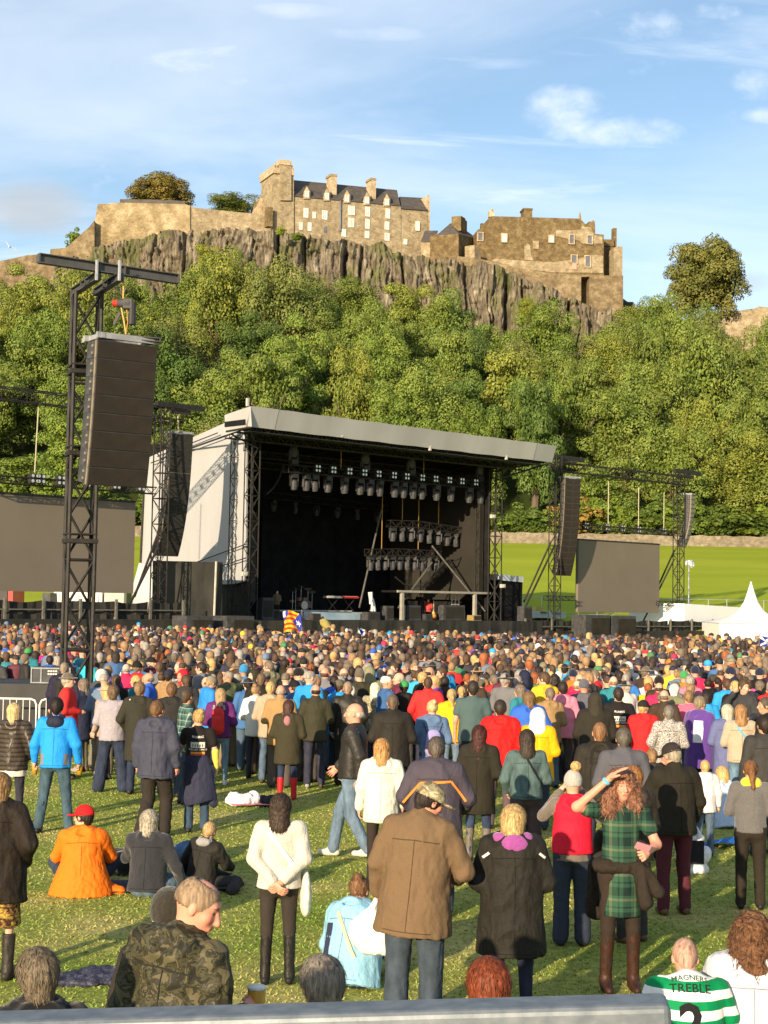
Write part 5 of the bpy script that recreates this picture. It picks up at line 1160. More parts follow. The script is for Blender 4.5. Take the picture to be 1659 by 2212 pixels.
# ---- marquees, mast, site clutter
def site():
    Y = 112.0
    c = at(1622, 1300, Y); c.z = 0; top = zpx(1620, 1262, Y); eav = zpx(1560, 1345, Y)
    e = empty('marquee', c, 0, 'white pagoda marquee with a tall curved peak at the right edge', 'tent')
    mb = MB(); n = 24; prof = [(0, top), (0.12, top - .1), (0.25, top - 0.55), (0.5, eav + (top - eav) * 0.55), (0.9, eav + (top - eav) * 0.33), (1.6, eav + (top - eav) * 0.14), (3.0, eav)]
    vs = []
    for r_, z in prof:
        for k in range(n):
            a = 2 * math.pi * (k + .5) / n; s = 1.0
            sq = 1 / max(abs(math.cos(a)), abs(math.sin(a))); f = min(1, r_ / 3.0); s = 1 + (sq - 1) * f
            vs.append((math.cos(a) * r_ * s, math.sin(a) * r_ * s, z))
    fs = [(i * n + k, i * n + (k + 1) % n, (i + 1) * n + (k + 1) % n, (i + 1) * n + k) for i in range(len(prof) - 1) for k in range(n)]
    mb.add(vs, fs); mb.build('canopy', M_TENT, e, smooth=True)
    mb = MB(); mb.box((0, 0, eav / 2 - .02), (5.9, 5.9, eav - .02)); mb.build('wall', M_TENT, e)
    mb = MB(); mb.tube([(0, 0, top - .1), (0, 0, top + .18)], [.1, .05], 6); mb.build('finial', M_TENT, e)
    q = VP(1477, 116, 1600, 122)
    mb = MB(); f = [q.hit(1477, 1345), q.hit(1600, 1352), q.hit(1600, 1312), q.hit(1479, 1304)]; f[0].z = f[1].z = 0
    mb.prism(f, q.back * 5); o = mb.build('long_tent', M_TENT); tag(o, 'long low white tent behind the pagoda marquee', 'tent')
    p = VF.hit(1488, 1225, -1); e = empty('camera_mast', (p.x, p.y, 0), 0, 'thin pole with a white surveillance camera beside the far right tower', 'mast')
    mb = MB(); mb.tube([(0, 0, 0), (0, 0, p.z + .2)], .06, 6); mb.build('pole', M_STEEL, e)
    mb = MB(); mb.tube([(-.3, 0, p.z + .2), (-.1, 0, p.z + .35), (.15, 0, p.z + .35), (.35, 0, p.z + .05)], [.12, .22, .25, .2], 8); mb.build('camera_head', M_WHITE, e)
    q = VP(1135, 118, 1222, 122); bl = mat('pale_blue_sheet', (0.5, 0.58, 0.66), (0.6, 0.67, 0.74), 1, 0.5)
    e = empty('site_lorry', q.hit(1136, 1330), 0, 'pale blue site lorry with dark windows parked behind the right tower', 'lorry'); inv = Matrix.Translation(-e.location)
    for nm, poly, m, off, th in (('body', [(1136, 1334), (1136, 1318), (1222, 1322), (1222, 1336)], bl, 0, 2.4), ('window', [(1168, 1325), (1168, 1321), (1182, 1321.6), (1182, 1325.6)], M_PANE, .05, .04), ('window', [(1198, 1327), (1198, 1323), (1210, 1323.6), (1210, 1327.6)], M_PANE, .05, .04), ('roof_hatch', [(1158, 1318), (1158, 1310), (1174, 1311), (1174, 1319)], mat('yellow_hatch', (0.6, 0.5, 0.1), (0.6, 0.45, 0.1), 2, .6), 0, .8)):
        f = pw(q, poly, off); mb = MB(); mb.prism(f if not poly_cw(q, f) else f[::-1], q.back * th); o = mb.build(nm, m); o.parent = e; o.matrix_parent_inverse = inv
    for k, (x0, y0, x1, y1, m, lab, Y) in enumerate(((81, 1281, 110, 1300, M_CAB, 'small dark dome tent below the left video screen', 90), (114, 1279, 222, 1302, M_WHITE, 'long white site cabin below the left video screen', 94), (224, 1281, 268, 1302, M_PALE, 'cream site cabin right of the long white one', 94), (-6, 1274, 16, 1296, M_BLK, 'black container at the left edge below the screen', 92), (16.5, 1273, 28, 1296, M_RED, 'red container end below the left video screen', 91))):
        a, b = at(x0, y1, Y), at(x1, y0, Y); mb = MB(); mb.box(((a.x + b.x) / 2, Y + 1.5, b.z / 2), (b.x - a.x, 3.0, b.z), taper=0.97 if k else 0.6)
        if k == 1:
            for i in range(5): mb.box((a.x + (i + .5) * (b.x - a.x) / 5, Y - .02, b.z * .6), (.1, .06, b.z * .7))
        o = mb.build('site_cabin', m); tag(o, lab, 'cabin')
    # mesh fence panels beyond the right screen
    e = empty('mesh_fence', at(1130, 1320, 121), 0, 'light mesh security fence at the near edge of the green field', 'fence'); inv = Matrix.Translation(-e.location)
    for k in range(14):
        a = at(1130 + k * 40, 1320, 121); zt_ = float(Hg(a.x, 121)); mb = MB(); mb.tube([(a.x, 121, zt_), (a.x, 121, zt_ + 2.0)], .035, 5); b = at(1170 + k * 40, 1320, 121); mb.tube([(a.x, 121, zt_ + 1.95), (b.x, 121, zt_ + 1.95)], .02, 4); mb.tube([(a.x, 121, zt_ + .6), (b.x, 121, zt_ + .6)], .02, 4)
        o = mb.build('panel_frame', M_STEEL); o.parent = e; o.matrix_parent_inverse = inv
site()
# ---------------------------------------------------------------- smooth body modelling on a grid
def _cone(P, a, b, ra, rb):
    ba = b - a; L2 = max(ba @ ba, 1e-9); t = np.clip(((P - a) @ ba) / L2, 0, 1)
    return np.linalg.norm(P - a - t[..., None] * ba, axis=-1) - (ra + (rb - ra) * t)
def sdf_mesh(prims, res, k0=0.02):
    """prims: dicts  t='c' (a,b,ra,rb,sc) | 'e' (c,r,R) ; op '+'/'-' ; k ; clip [(normal, offset)] keeps n.p<offset"""
    lo, hi = np.full(3, 9.0), np.full(3, -9.0)
    for q in prims:
        if q['t'] == 'c':
            A, B = np.array(q['a'], float), np.array(q['b'], float); m = max(q['ra'], q['rb']); q['lo'] = np.minimum(A, B) - m; q['hi'] = np.maximum(A, B) + m
        else:
            m = max(q['r']); q['lo'] = np.array(q['c'], float) - m; q['hi'] = np.array(q['c'], float) + m
        if q.get('op', '+') == '+': lo = np.minimum(lo, q['lo']); hi = np.maximum(hi, q['hi'])
    lo = lo - 2.5 * res - 0.01; hi = hi + 2.5 * res + 0.01
    n = np.ceil((hi - lo) / res).astype(int) + 1
    F = np.full(n, 0.5, dtype=np.float32)
    ax = [lo[i] + res * np.arange(n[i]) for i in range(3)]
    for q in prims:
        k = q.get('k', k0); mg = k + 2.5 * res + q.get('mg', 0)
        i0 = np.clip(((q['lo'] - mg - lo) / res).astype(int), 0, n); i1 = np.clip(((q['hi'] + mg - lo) / res).astype(int) + 2, 0, n)
        sl = tuple(slice(a, b) for a, b in zip(i0, i1))
        if any(b <= a for a, b in zip(i0, i1)): continue
        P = np.stack(np.meshgrid(*[ax[i][sl[i]] for i in range(3)], indexing='ij'), -1)
        if q['t'] == 'c':
            sc = np.array(q.get('sc', (1, 1, 1)), float)
            a, b = np.array(q['a'], float), np.array(q['b'], float)
            o = (a + b) / 2
            d = _cone((P - o) * sc + o, (a - o) * sc + o, (b - o) * sc + o, q['ra'], q['rb']) / max(1.0, sc.max() ** 0.5)
        else:
            D = P - np.array(q['c'], float)
            if q.get('R') is not None: D = D @ np.array(q['R'])
            r = np.array(q['r'], float); k1 = np.linalg.norm(D / r, axis=-1); k2 = np.linalg.norm(D / (r * r), axis=-1)
            d = k1 * (k1 - 1) / np.maximum(k2, 1e-6)
        for nrm, off in q.get('clip', ()): d = np.maximum(d, P @ np.array(nrm, float) - off)
        f = F[sl]
        if q.get('op', '+') == '+':
            h = np.clip(0.5 + 0.5 * (f - d) / k, 0, 1); F[sl] = f * (1 - h) + d * h - k * h * (1 - h)
        else:
            h = np.clip(0.5 - 0.5 * (f + d) / k, 0, 1); F[sl] = f * (1 - h) - d * h + k * h * (1 - h)
    # surface nets
    ins = F < 0
    nx, ny, nz = (m - 1 for m in F.shape)
    cnt = np.zeros((nx, ny, nz), np.int8)
    for i in (0, 1):
        for j in (0, 1):
            for k in (0, 1): cnt += ins[i:nx + i, j:ny + j, k:nz + k]
    mask = (cnt > 0) & (cnt < 8); ids = np.full(mask.shape, -1, np.int64); idx = np.argwhere(mask); ids[mask] = np.arange(len(idx))
    acc = np.zeros((len(idx), 3)); w = np.zeros(len(idx))
    cs = [(i, j, k) for i in (0, 1) for j in (0, 1) for k in (0, 1)]
    for a in cs:
        for axis in range(3):
            if a[axis]: continue
            b = list(a); b[axis] = 1
            fa = F[idx[:, 0] + a[0], idx[:, 1] + a[1], idx[:, 2] + a[2]]; fb = F[idx[:, 0] + b[0], idx[:, 1] + b[1], idx[:, 2] + b[2]]
            cr = (fa < 0) != (fb < 0); t = np.where(cr, fa / np.where(cr, fa - fb, 1), 0)
            p = np.zeros((len(idx), 3)) + a; p[:, axis] = t
            acc += p * cr[:, None]; w += cr
    V = lo + res * (idx + acc / w[:, None])
    Q = []
    for axis in range(3):
        u, v = (axis + 1) % 3, (axis + 2) % 3
        s0 = [slice(0, m) for m in F.shape]; s1 = list(s0); s0[axis] = slice(0, F.shape[axis] - 1); s1[axis] = slice(1, F.shape[axis])
        A, B = ins[tuple(s0)], ins[tuple(s1)]
        e = np.argwhere(A != B); e = e[(e[:, u] > 0) & (e[:, v] > 0) & (e[:, u] < (nx, ny, nz)[u]) & (e[:, v] < (nx, ny, nz)[v])]
        if not len(e): continue
        flip = B[e[:, 0], e[:, 1], e[:, 2]]
        def g(du, dv):
            c = e.copy(); c[:, u] -= du; c[:, v] -= dv; return ids[c[:, 0], c[:, 1], c[:, 2]]
        q = np.stack([g(1, 1), g(0, 1), g(0, 0), g(1, 0)], 1)
        q[flip] = q[flip][:, ::-1]; Q.append(q)
    Fq = np.concatenate(Q) if Q else np.zeros((0, 4), int)
    return V, Fq
def vnormals(V, F):
    n = np.cross(V[F[:, 2]] - V[F[:, 0]], V[F[:, 3]] - V[F[:, 1]]); N = np.zeros_like(V)
    for i in range(4): np.add.at(N, F[:, i], n)
    return N / np.maximum(np.linalg.norm(N, axis=1), 1e-9)[:, None]
def wrinkle(V, F, amp, freq, seed, sz=0.5, ridged=True):
    if amp <= 0: return V
    N = vnormals(V, F); a = vnoise(V * [1, 1, sz], seed, 3, freq); 
    if ridged: a = 0.5 - np.abs(a) * 1.4
    return V + N * (a * amp)[:, None]
def C(a, b, ra, rb=None, **k): return dict(t='c', a=tuple(a), b=tuple(b), ra=ra, rb=ra if rb is None else rb, **k)
def E(c, r, **k): return dict(t='e', c=tuple(c), r=(r,) * 3 if isinstance(r, (int, float)) else tuple(r), **k)
def Rx(a): return np.array([[1, 0, 0], [0, math.cos(a), -math.sin(a)], [0, math.sin(a), math.cos(a)]])
def Rz(a): return np.array([[math.cos(a), -math.sin(a), 0], [math.sin(a), math.cos(a), 0], [0, 0, 1]])
def Ry(a): return np.array([[math.cos(a), 0, math.sin(a)], [0, 1, 0], [-math.sin(a), 0, math.cos(a)]])
# ---- materials for people (colour comes from the object)
MP = {
    'skin': objmat('skin', 30, 0.06, 0.55, 0.05, 0.002, spec=0.35, attr=True),
    'hair': objmat('hair', 60, 0.55, 0.6, 0.8, 0.008, stretch=(1, 1, 0.10), spec=0.35),
    'curl': objmat('curly_hair', 38, 0.6, 0.6, 1.0, 0.03, spec=0.3),
    'cloth': objmat('woven_cloth', 120, 0.10, 0.85, 0.4, 0.006, big=4.0),
    'shell': objmat('shell_jacket', 60, 0.08, 0.68, 0.6, 0.007, big=4.5, spec=0.16),
    'fleece': objmat('fleece', 90, 0.22, 0.95, 0.6, 0.006, big=5.0, sheen=0.3, spec=0.1),
    'denim': objmat('denim', 14, 0.35, 0.85, 0.5, 0.006, stretch=(1, 1, 0.4), big=6.0),
    'leather': objmat('leather', 25, 0.2, 0.5, 0.5, 0.006, spec=0.25, big=4.0),
}
def pat(name, build, rough=0.8, bmp=0.5):
    m, nd, lk, b = newmat(name); b.inputs['Roughness'].default_value = rough; b.inputs['Specular IOR Level'].default_value = 0.2
    col = build(nd, lk); lk.new(col, b.inputs['Base Color'])
    n = noise_tex(nd, lk, 8, 3, (1, 1, 0.5), dist=1.0); bump(nd, lk, b, n.outputs['Fac'], bmp, 0.03)
    MP[name] = m; return m
def _camo(cols, sc):
    def f(nd, lk):
        n = noise_tex(nd, lk, sc, 3, (1, 1, 1.3), dist=0.8); return ramp(nd, lk, n.outputs['Fac'], list(zip((0.0, 0.43, 0.5, 0.57), cols)), 'CONSTANT')
    return f
pat('camo', _camo([(0.020, 0.019, 0.012), (0.060, 0.056, 0.028), (0.032, 0.030, 0.018), (0.105, 0.09, 0.048)], 15), 0.6)
pat('camo_pale', _camo([(0.16, 0.13, 0.07), (0.34, 0.28, 0.16), (0.22, 0.2, 0.12), (0.5, 0.42, 0.27)], 16), 0.8)
pat('camo_navy', _camo([(0.02, 0.022, 0.04), (0.05, 0.055, 0.09), (0.03, 0.03, 0.05), (0.09, 0.09, 0.12)], 18), 0.6)
pat('sparkle', _camo([(0.03, 0.03, 0.03), (0.5, 0.45, 0.4), (0.08, 0.07, 0.07), (0.8, 0.75, 0.7)], 70), 0.6)
pat('brown_floral', _camo([(0.05, 0.025, 0.012), (0.16, 0.08, 0.03), (0.30, 0.18, 0.04), (0.5, 0.33, 0.06)], 22), 0.8)
pat('purple_print', _camo([(0.5, 0.48, 0.55), (0.12, 0.1, 0.25), (0.6, 0.58, 0.65), (0.2, 0.18, 0.32)], 30), 0.8)
pat('fair_isle', _camo([(0.33, 0.3, 0.33), (0.22, 0.2, 0.25), (0.42, 0.38, 0.4), (0.28, 0.26, 0.3)], 60), 0.9)
def zstripe(nd, lk, freq, phase=0.0, axis=2):
    tc = nd.new('ShaderNodeTexCoord'); sp = nd.new('ShaderNodeSeparateXYZ'); lk.new(tc.outputs['Object'], sp.inputs[0])
    m1 = nd.new('ShaderNodeMath'); m1.operation = 'MULTIPLY_ADD'; lk.new(sp.outputs[axis], m1.inputs[0]); m1.inputs[1].default_value = freq; m1.inputs[2].default_value = phase
    m2 = nd.new('ShaderNodeMath'); m2.operation = 'FRACT'; lk.new(m1.outputs[0], m2.inputs[0]); return m2.outputs[0]
pat('thin_stripes', lambda nd, lk: ramp(nd, lk, zstripe(nd, lk, 26), [(0, (0.02, 0.02, 0.025)), (0.62, (0.02, 0.02, 0.025)), (0.64, (0.5, 0.48, 0.42)), (1, (0.5, 0.48, 0.42))], 'CONSTANT'))
pat('hoops', lambda nd, lk: ramp(nd, lk, zstripe(nd, lk, 9.3, 0.28), [(0, (0.80, 0.80, 0.77)), (0.5, (0.0, 0.22, 0.07)), (1, (0.0, 0.22, 0.07))], 'CONSTANT'), 0.7, 0.3)
def _tartan(nd, lk):
    def st(ax, f, ph, stops): return ramp(nd, lk, zstripe(nd, lk, f, ph, ax), stops, 'CONSTANT')
    dk, md, lt = (0.008, 0.022, 0.018), (0.03, 0.085, 0.05), (0.13, 0.15, 0.085)
    s = [(0, dk), (0.34, md), (0.5, dk), (0.56, md), (0.78, lt), (0.88, md)]
    a, c = st(0, 5.2, 0.3, s), st(2, 5.2, 0.0, s)
    m = mnode(nd, 'ShaderNodeMix', data_type='RGBA'); m.inputs[0].default_value = 0.5; lk.new(a, m.inputs[6]); lk.new(c, m.inputs[7]); return m.outputs[2]
pat('tartan', _tartan)
def _check(c1, c2, c3, f):
    def g(nd, lk):
        a = ramp(nd, lk, zstripe(nd, lk, f, 0.1, 0), [(0, c1), (0.5, c2), (0.9, c3)], 'CONSTANT'); c = ramp(nd, lk, zstripe(nd, lk, f, 0, 2), [(0, c1), (0.5, c2), (0.9, c3)], 'CONSTANT')
        m = mnode(nd, 'ShaderNodeMix', data_type='RGBA'); m.inputs[0].default_value = 0.5; lk.new(a, m.inputs[6]); lk.new(c, m.inputs[7]); return m.outputs[2]
    return g
pat('green_check', _check((0.02, 0.05, 0.05), (0.05, 0.14, 0.12), (0.5, 0.5, 0.4), 11))
pat('blue_plaid', _check((0.03, 0.03, 0.12), (0.3, 0.05, 0.1), (0.6, 0.6, 0.7), 16))
def _puff(nd, lk):
    return ramp(nd, lk, zstripe(nd, lk, 16, 0.0, 2), [(0, (0.012, 0.010, 0.009)), (0.12, (0.05, 0.038, 0.028)), (0.6, (0.065, 0.05, 0.038)), (1, (0.012, 0.010, 0.009))])
pat('brown_quilt', _puff, 0.35)
pat('grey_quilt', lambda nd, lk: ramp(nd, lk, zstripe(nd, lk, 15, 0.0, 2), [(0, (0.03, 0.035, 0.05)), (0.15, (0.13, 0.13, 0.15)), (0.6, (0.15, 0.15, 0.17)), (1, (0.03, 0.035, 0.05))]), 0.4)

# ---- one person --------------------------------------------------------------
SK = {'fair': (0.62, 0.35, 0.24), 'pink': (0.66, 0.29, 0.19), 'tan': (0.50, 0.27, 0.165), 'pale': (0.66, 0.43, 0.32)}
HR = {'brown': (0.075, 0.042, 0.022), 'dark': (0.025, 0.016, 0.012), 'blond': (0.48, 0.31, 0.12), 'grey': (0.30, 0.27, 0.23), 'white': (0.62, 0.58, 0.52), 'ginger': (0.28, 0.085, 0.025), 'sandy': (0.28, 0.17, 0.08), 'greybrown': (0.16, 0.12, 0.085), 'black': (0.012, 0.010, 0.010), 'palegold': (0.62, 0.48, 0.26)}
ARMS = {   # elbow, wrist (x is outward)
    'down': ((.245, -.035, 1.14), (.262, .03, .90)), 'pocket': ((.285, -.06, 1.15), (.20, .10, .97)), 'front': ((.255, -.02, 1.13), (.06, .20, 1.10)),
    'back': ((.285, -.09, 1.15), (.055, -.185, .965)), 'shade': ((.36, .10, 1.43), (.115, .19, 1.625)), 'photo': ((.29, .14, 1.27), (.11, .22, 1.52)),
    'phone': ((.25, .0, 1.13), (.14, .23, 1.10)), 'hold': ((.27, -.02, 1.13), (.285, .06, .90)), 'hip': ((.36, -.07, 1.17), (.19, .02, 1.02)), 'swing': ((.26, .08, 1.15), (.25, .24, .98)), 'swingb': ((.27, -.13, 1.16), (.28, -.14, .92)),
    'lap': ((.27, .10, 1.14), (.16, .32, 1.02)), 'face': ((.24, .10, 1.2), (.07, .17, 1.48)), 'knee': ((.27, .16, 1.2), (.20, .42, 1.15)), 'prop': ((.31, .02, 1.12), (.36, .16, .93)), 'high': ((.22, .08, 1.62), (.14, .16, 1.86)),
}
class Pose:
    def __init__(s, legs='stand', lean=0.0, hyaw=0.0, hpitch=0.0, la='down', ra='down', build=1.0, bw=1.0, side=0.0):
        s.lean = lean; s.hyaw = hyaw; s.hpitch = hpitch; s.build = build; s.side = side
        s.pel = np.array([0, 0, 0.93]); s.legs = legs
        hx = .092 * build
        if legs == 'stand': J = [((hx, 0, .90), (hx + .012, .015, .49), (hx + .02, -.02, .085)), ((-hx, 0, .90), (-hx - .012, .0, .49), (-hx - .02, -.03, .085))]
        elif legs == 'wide': J = [((hx, 0, .90), (hx + .05, .03, .49), (hx + .10, .0, .085)), ((-hx, 0, .90), (-hx - .05, .0, .49), (-hx - .10, -.05, .085))]
        elif legs == 'walk': J = [((hx, 0, .90), (hx, .15, .51), (hx, .10, .09)), ((-hx, 0, .90), (-hx, .02, .49), (-hx, -.26, .12))]
        elif legs == 'stride': J = [((hx, 0, .89), (hx, .17, .50), (hx, .24, .09)), ((-hx, 0, .89), (-hx, .0, .50), (-hx, -.20, .13))]
        elif legs == 'sit': s.pel = np.array([0, 0, .125]); J = [((hx + .01, 0, .11), (hx + .22, .36, .28), (hx - .02, .50, .07)), ((-hx - .01, 0, .11), (-hx - .22, .36, .28), (-hx + .02, .46, .07))]
        elif legs == 'sitside': s.pel = np.array([0, 0, .125]); J = [((hx, 0, .11), (hx + .30, .30, .10), (hx + .42, -.02, .06)), ((-hx, 0, .11), (-hx + .05, .42, .16), (hx + .22, .44, .07))]
        elif legs == 'kneesup': s.pel = np.array([0, 0, .125]); J = [((hx, 0, .12), (hx + .06, .36, .46), (hx + .04, .52, .08)), ((-hx, 0, .12), (-hx - .06, .36, .46), (-hx - .04, .52, .08))]
        elif legs == 'chair': s.pel = np.array([0, 0, .52]); J = [((hx, 0, .50), (hx + .05, .42, .50), (hx + .05, .44, .085)), ((-hx, 0, .50), (-hx - .05, .42, .50), (-hx - .05, .44, .085))]
        s.J = [[np.array(q, float) for q in l] for l in J]
        s.Ru = Rx(-lean) @ Ry(side)
        s.piv = np.array([0, -.01, 1.47]); s.Rh = Rz(hyaw) @ Rx(-hpitch)
        s.arms = []
        for sg, nm in ((1, ra), (-1, la)):
            e, w = ARMS[nm] if isinstance(nm, str) else nm
            m = np.array([sg, 1, 1]); sh = np.array([.172 * (0.5 + 0.5 * build) * sg, -.012, 1.405])
            ee, ww = np.array(e) * m, np.array(w) * m; ee[0] += sg * (build - 1) * .12
            s.arms.append((sh, ee, ww))
    def U(s, p): return s.pel + s.Ru @ (np.array(p, float) - np.array([0, 0, .93]))
    def Hd(s, p): return s.U(s.piv + s.Rh @ (np.array(p, float) - s.piv))
    def RH(s): return s.Ru @ s.Rh
def head_prims(P, jaw=1.0):
    R = P.RH(); h = P.Hd
    return [E(h((0, -.008, 1.628)), (.074, .094, .093), R=R, k=.01), E(h((0, .022, 1.585)), (.062, .074, .085), R=R, k=.02), C(h((0, .045, 1.535)), h((0, .052, 1.528)), .034 * jaw, .03, k=.03),
            C(h((0, .086, 1.622)), h((0, .108, 1.582)), .010, .0155, k=.012), E(h((0, .074, 1.645)), (.048, .018, .012), R=R, k=.012),
            E(h((.028, .094, 1.618)), (.014, .012, .009), R=R, op='-', k=.01), E(h((-.028, .094, 1.618)), (.014, .012, .009), R=R, op='-', k=.01),
            E(h((0, .086, 1.548)), (.024, .012, .011), R=R, k=.01), E(h((.042, .062, 1.588)), (.020, .02, .02), R=R, k=.02), E(h((-.042, .062, 1.588)), (.020, .02, .02), R=R, k=.02),
            E(h((.077, -.004, 1.603)), (.010, .020, .032), R=R, k=.006), E(h((-.077, -.004, 1.603)), (.010, .020, .032), R=R, k=.006),
            C(P.U((0, -.02, 1.40)), h((0, -.012, 1.55)), .062, .054, k=.03)]
def head_tone(P, V):
    R = P.RH(); L_ = (V - P.Hd((0, 0, 1.6))) @ R + np.array([0, 0, 1.6])
    c = np.ones((len(V), 3)); f = L_[:, 1] > 0.055
    def blob(cx, cz, rx, rz): return f & (((np.abs(L_[:, 0]) - cx) / rx) ** 2 + ((L_[:, 2] - cz) / rz) ** 2 < 1)
    c[blob(.0, 1.549, .024, .0075)] = (.82, .42, .42)
    c[blob(.029, 1.618, .012, .0055)] = (.35, .32, .33); c[blob(.029, 1.641, .019, .0045)] = (.45, .38, .34)
    c[blob(.042, 1.588, .022, .018)] = (1.06, .86, .84)
    return c
def hand_prims(W, d, up, sg, grip=0.35, s=1.0):
    """W wrist, d direction of the forearm, up: normal of the back of the hand, sg: side of the thumb"""
    d = d / np.linalg.norm(d); up = up - d * (up @ d); up /= np.linalg.norm(up); x = np.cross(d, up)
    f = lambda a, b, c: W + (d * a + x * b * sg + up * c) * s
    R = np.stack([x, d, up], 1)
    o = [C(f(-.03, 0, 0), f(.03, 0, 0), .026 * s, .028 * s, k=.02), E(f(.052, 0, 0), (.040 * s, .046 * s, .016 * s), R=R, k=.015)]
    for i, (off, L_) in enumerate(((-.030, .058), (-.010, .074), (.011, .080), (.031, .072))):
        b0 = f(.088, off, 0); a = 0.25 + grip; p1 = f(.088 + L_ * .45 * math.cos(a), off * 1.15, -L_ * .45 * math.sin(a)); a2 = a + grip * 1.6
        p2 = p1 + (d * math.cos(a2) - up * math.sin(a2)) * L_ * .33 * s; a3 = a2 + grip; p3 = p2 + (d * math.cos(a3) - up * math.sin(a3)) * L_ * .25 * s
        o += [C(b0, p1, .0095 * s, .009 * s, k=.004), C(p1, p2, .009 * s, .0082 * s, k=.004), C(p2, p3, .0082 * s, .007 * s, k=.004)]
    t0 = f(.025, .032, -.004); t1 = f(.060, .058, -.018); t2 = f(.088, .060, -.030); o += [C(t0, t1, .013 * s, .011 * s, k=.01), C(t1, t2, .0105 * s, .0085 * s, k=.004)]
    return o
def cat_mesh(parts):
    V, F, n = [], [], 0
    for v, f in parts: V.append(v); F.append(f + n); n += len(v)
    return np.concatenate(V), np.concatenate(F)
def body_mesh(P, res, hres, hands=True, bare='none', s_hand=1.0, build=1.0, grip=(0.35, 0.35), feet=True):
    hv, hf = sdf_mesh(head_prims(P), hres)
    parts = [(hv, hf)]; tone = [head_tone(P, hv)]
    U = P.U; b = build; rr = max(res, .02)
    tp = [C(U((0, 0, .95)), U((0, 0, 1.30)), .125 * b, .135 * b, sc=(1, 1.35, 1), k=.03), C(U((-.13, -.01, 1.39)), U((.13, -.01, 1.39)), .055, .055, k=.04), C(U((0, -.02, 1.40)), U((0, -.015, 1.47)), .058, .055)]
    for sh, el, wr in P.arms: tp += [C(U(sh), U(el), .047, .038), C(U(el), U(wr), .037, .026)]
    for hp, kn, an in P.J: tp += [C(hp, kn, .070 * b, .044), C(kn, an, .040, .028)]
    tp += [C(P.pel + [-.05, 0, 0], P.pel + [.05, 0, 0], .10 * b, .10 * b)]
    if feet:
        for hp, kn, an in P.J: tp += [C(an, an + [0, .12, -.05], .024, .022)]
    v, f = sdf_mesh(tp, rr if bare == 'none' else res, .03); parts.append((v, f)); tone.append(np.ones((len(v), 3)))
    for (sh, el, wr), sg, g in zip(P.arms, (1, -1), grip):
        d = U(wr) - U(el); d = d / np.linalg.norm(d); 
        if hands: v, f = sdf_mesh(hand_prims(U(wr), d, np.array([sg * .9, -.3, .35]), -sg if d[2] < 0.2 else sg, g, s_hand), .0058)
        else:
            w_ = U(wr); v, f = sdf_mesh([E(w_ + d * .06, .036), C(w_ - d * .02, w_ + d * .11, .026, .018), C(w_ + d * .03, w_ + d * .07 + np.array([0, .03, 0]), .012, .01)], max(.012, res * .7))
        parts.append((v, f)); tone.append(np.ones((len(v), 3)))
    V, F = cat_mesh(parts); return V, F, np.concatenate(tone)
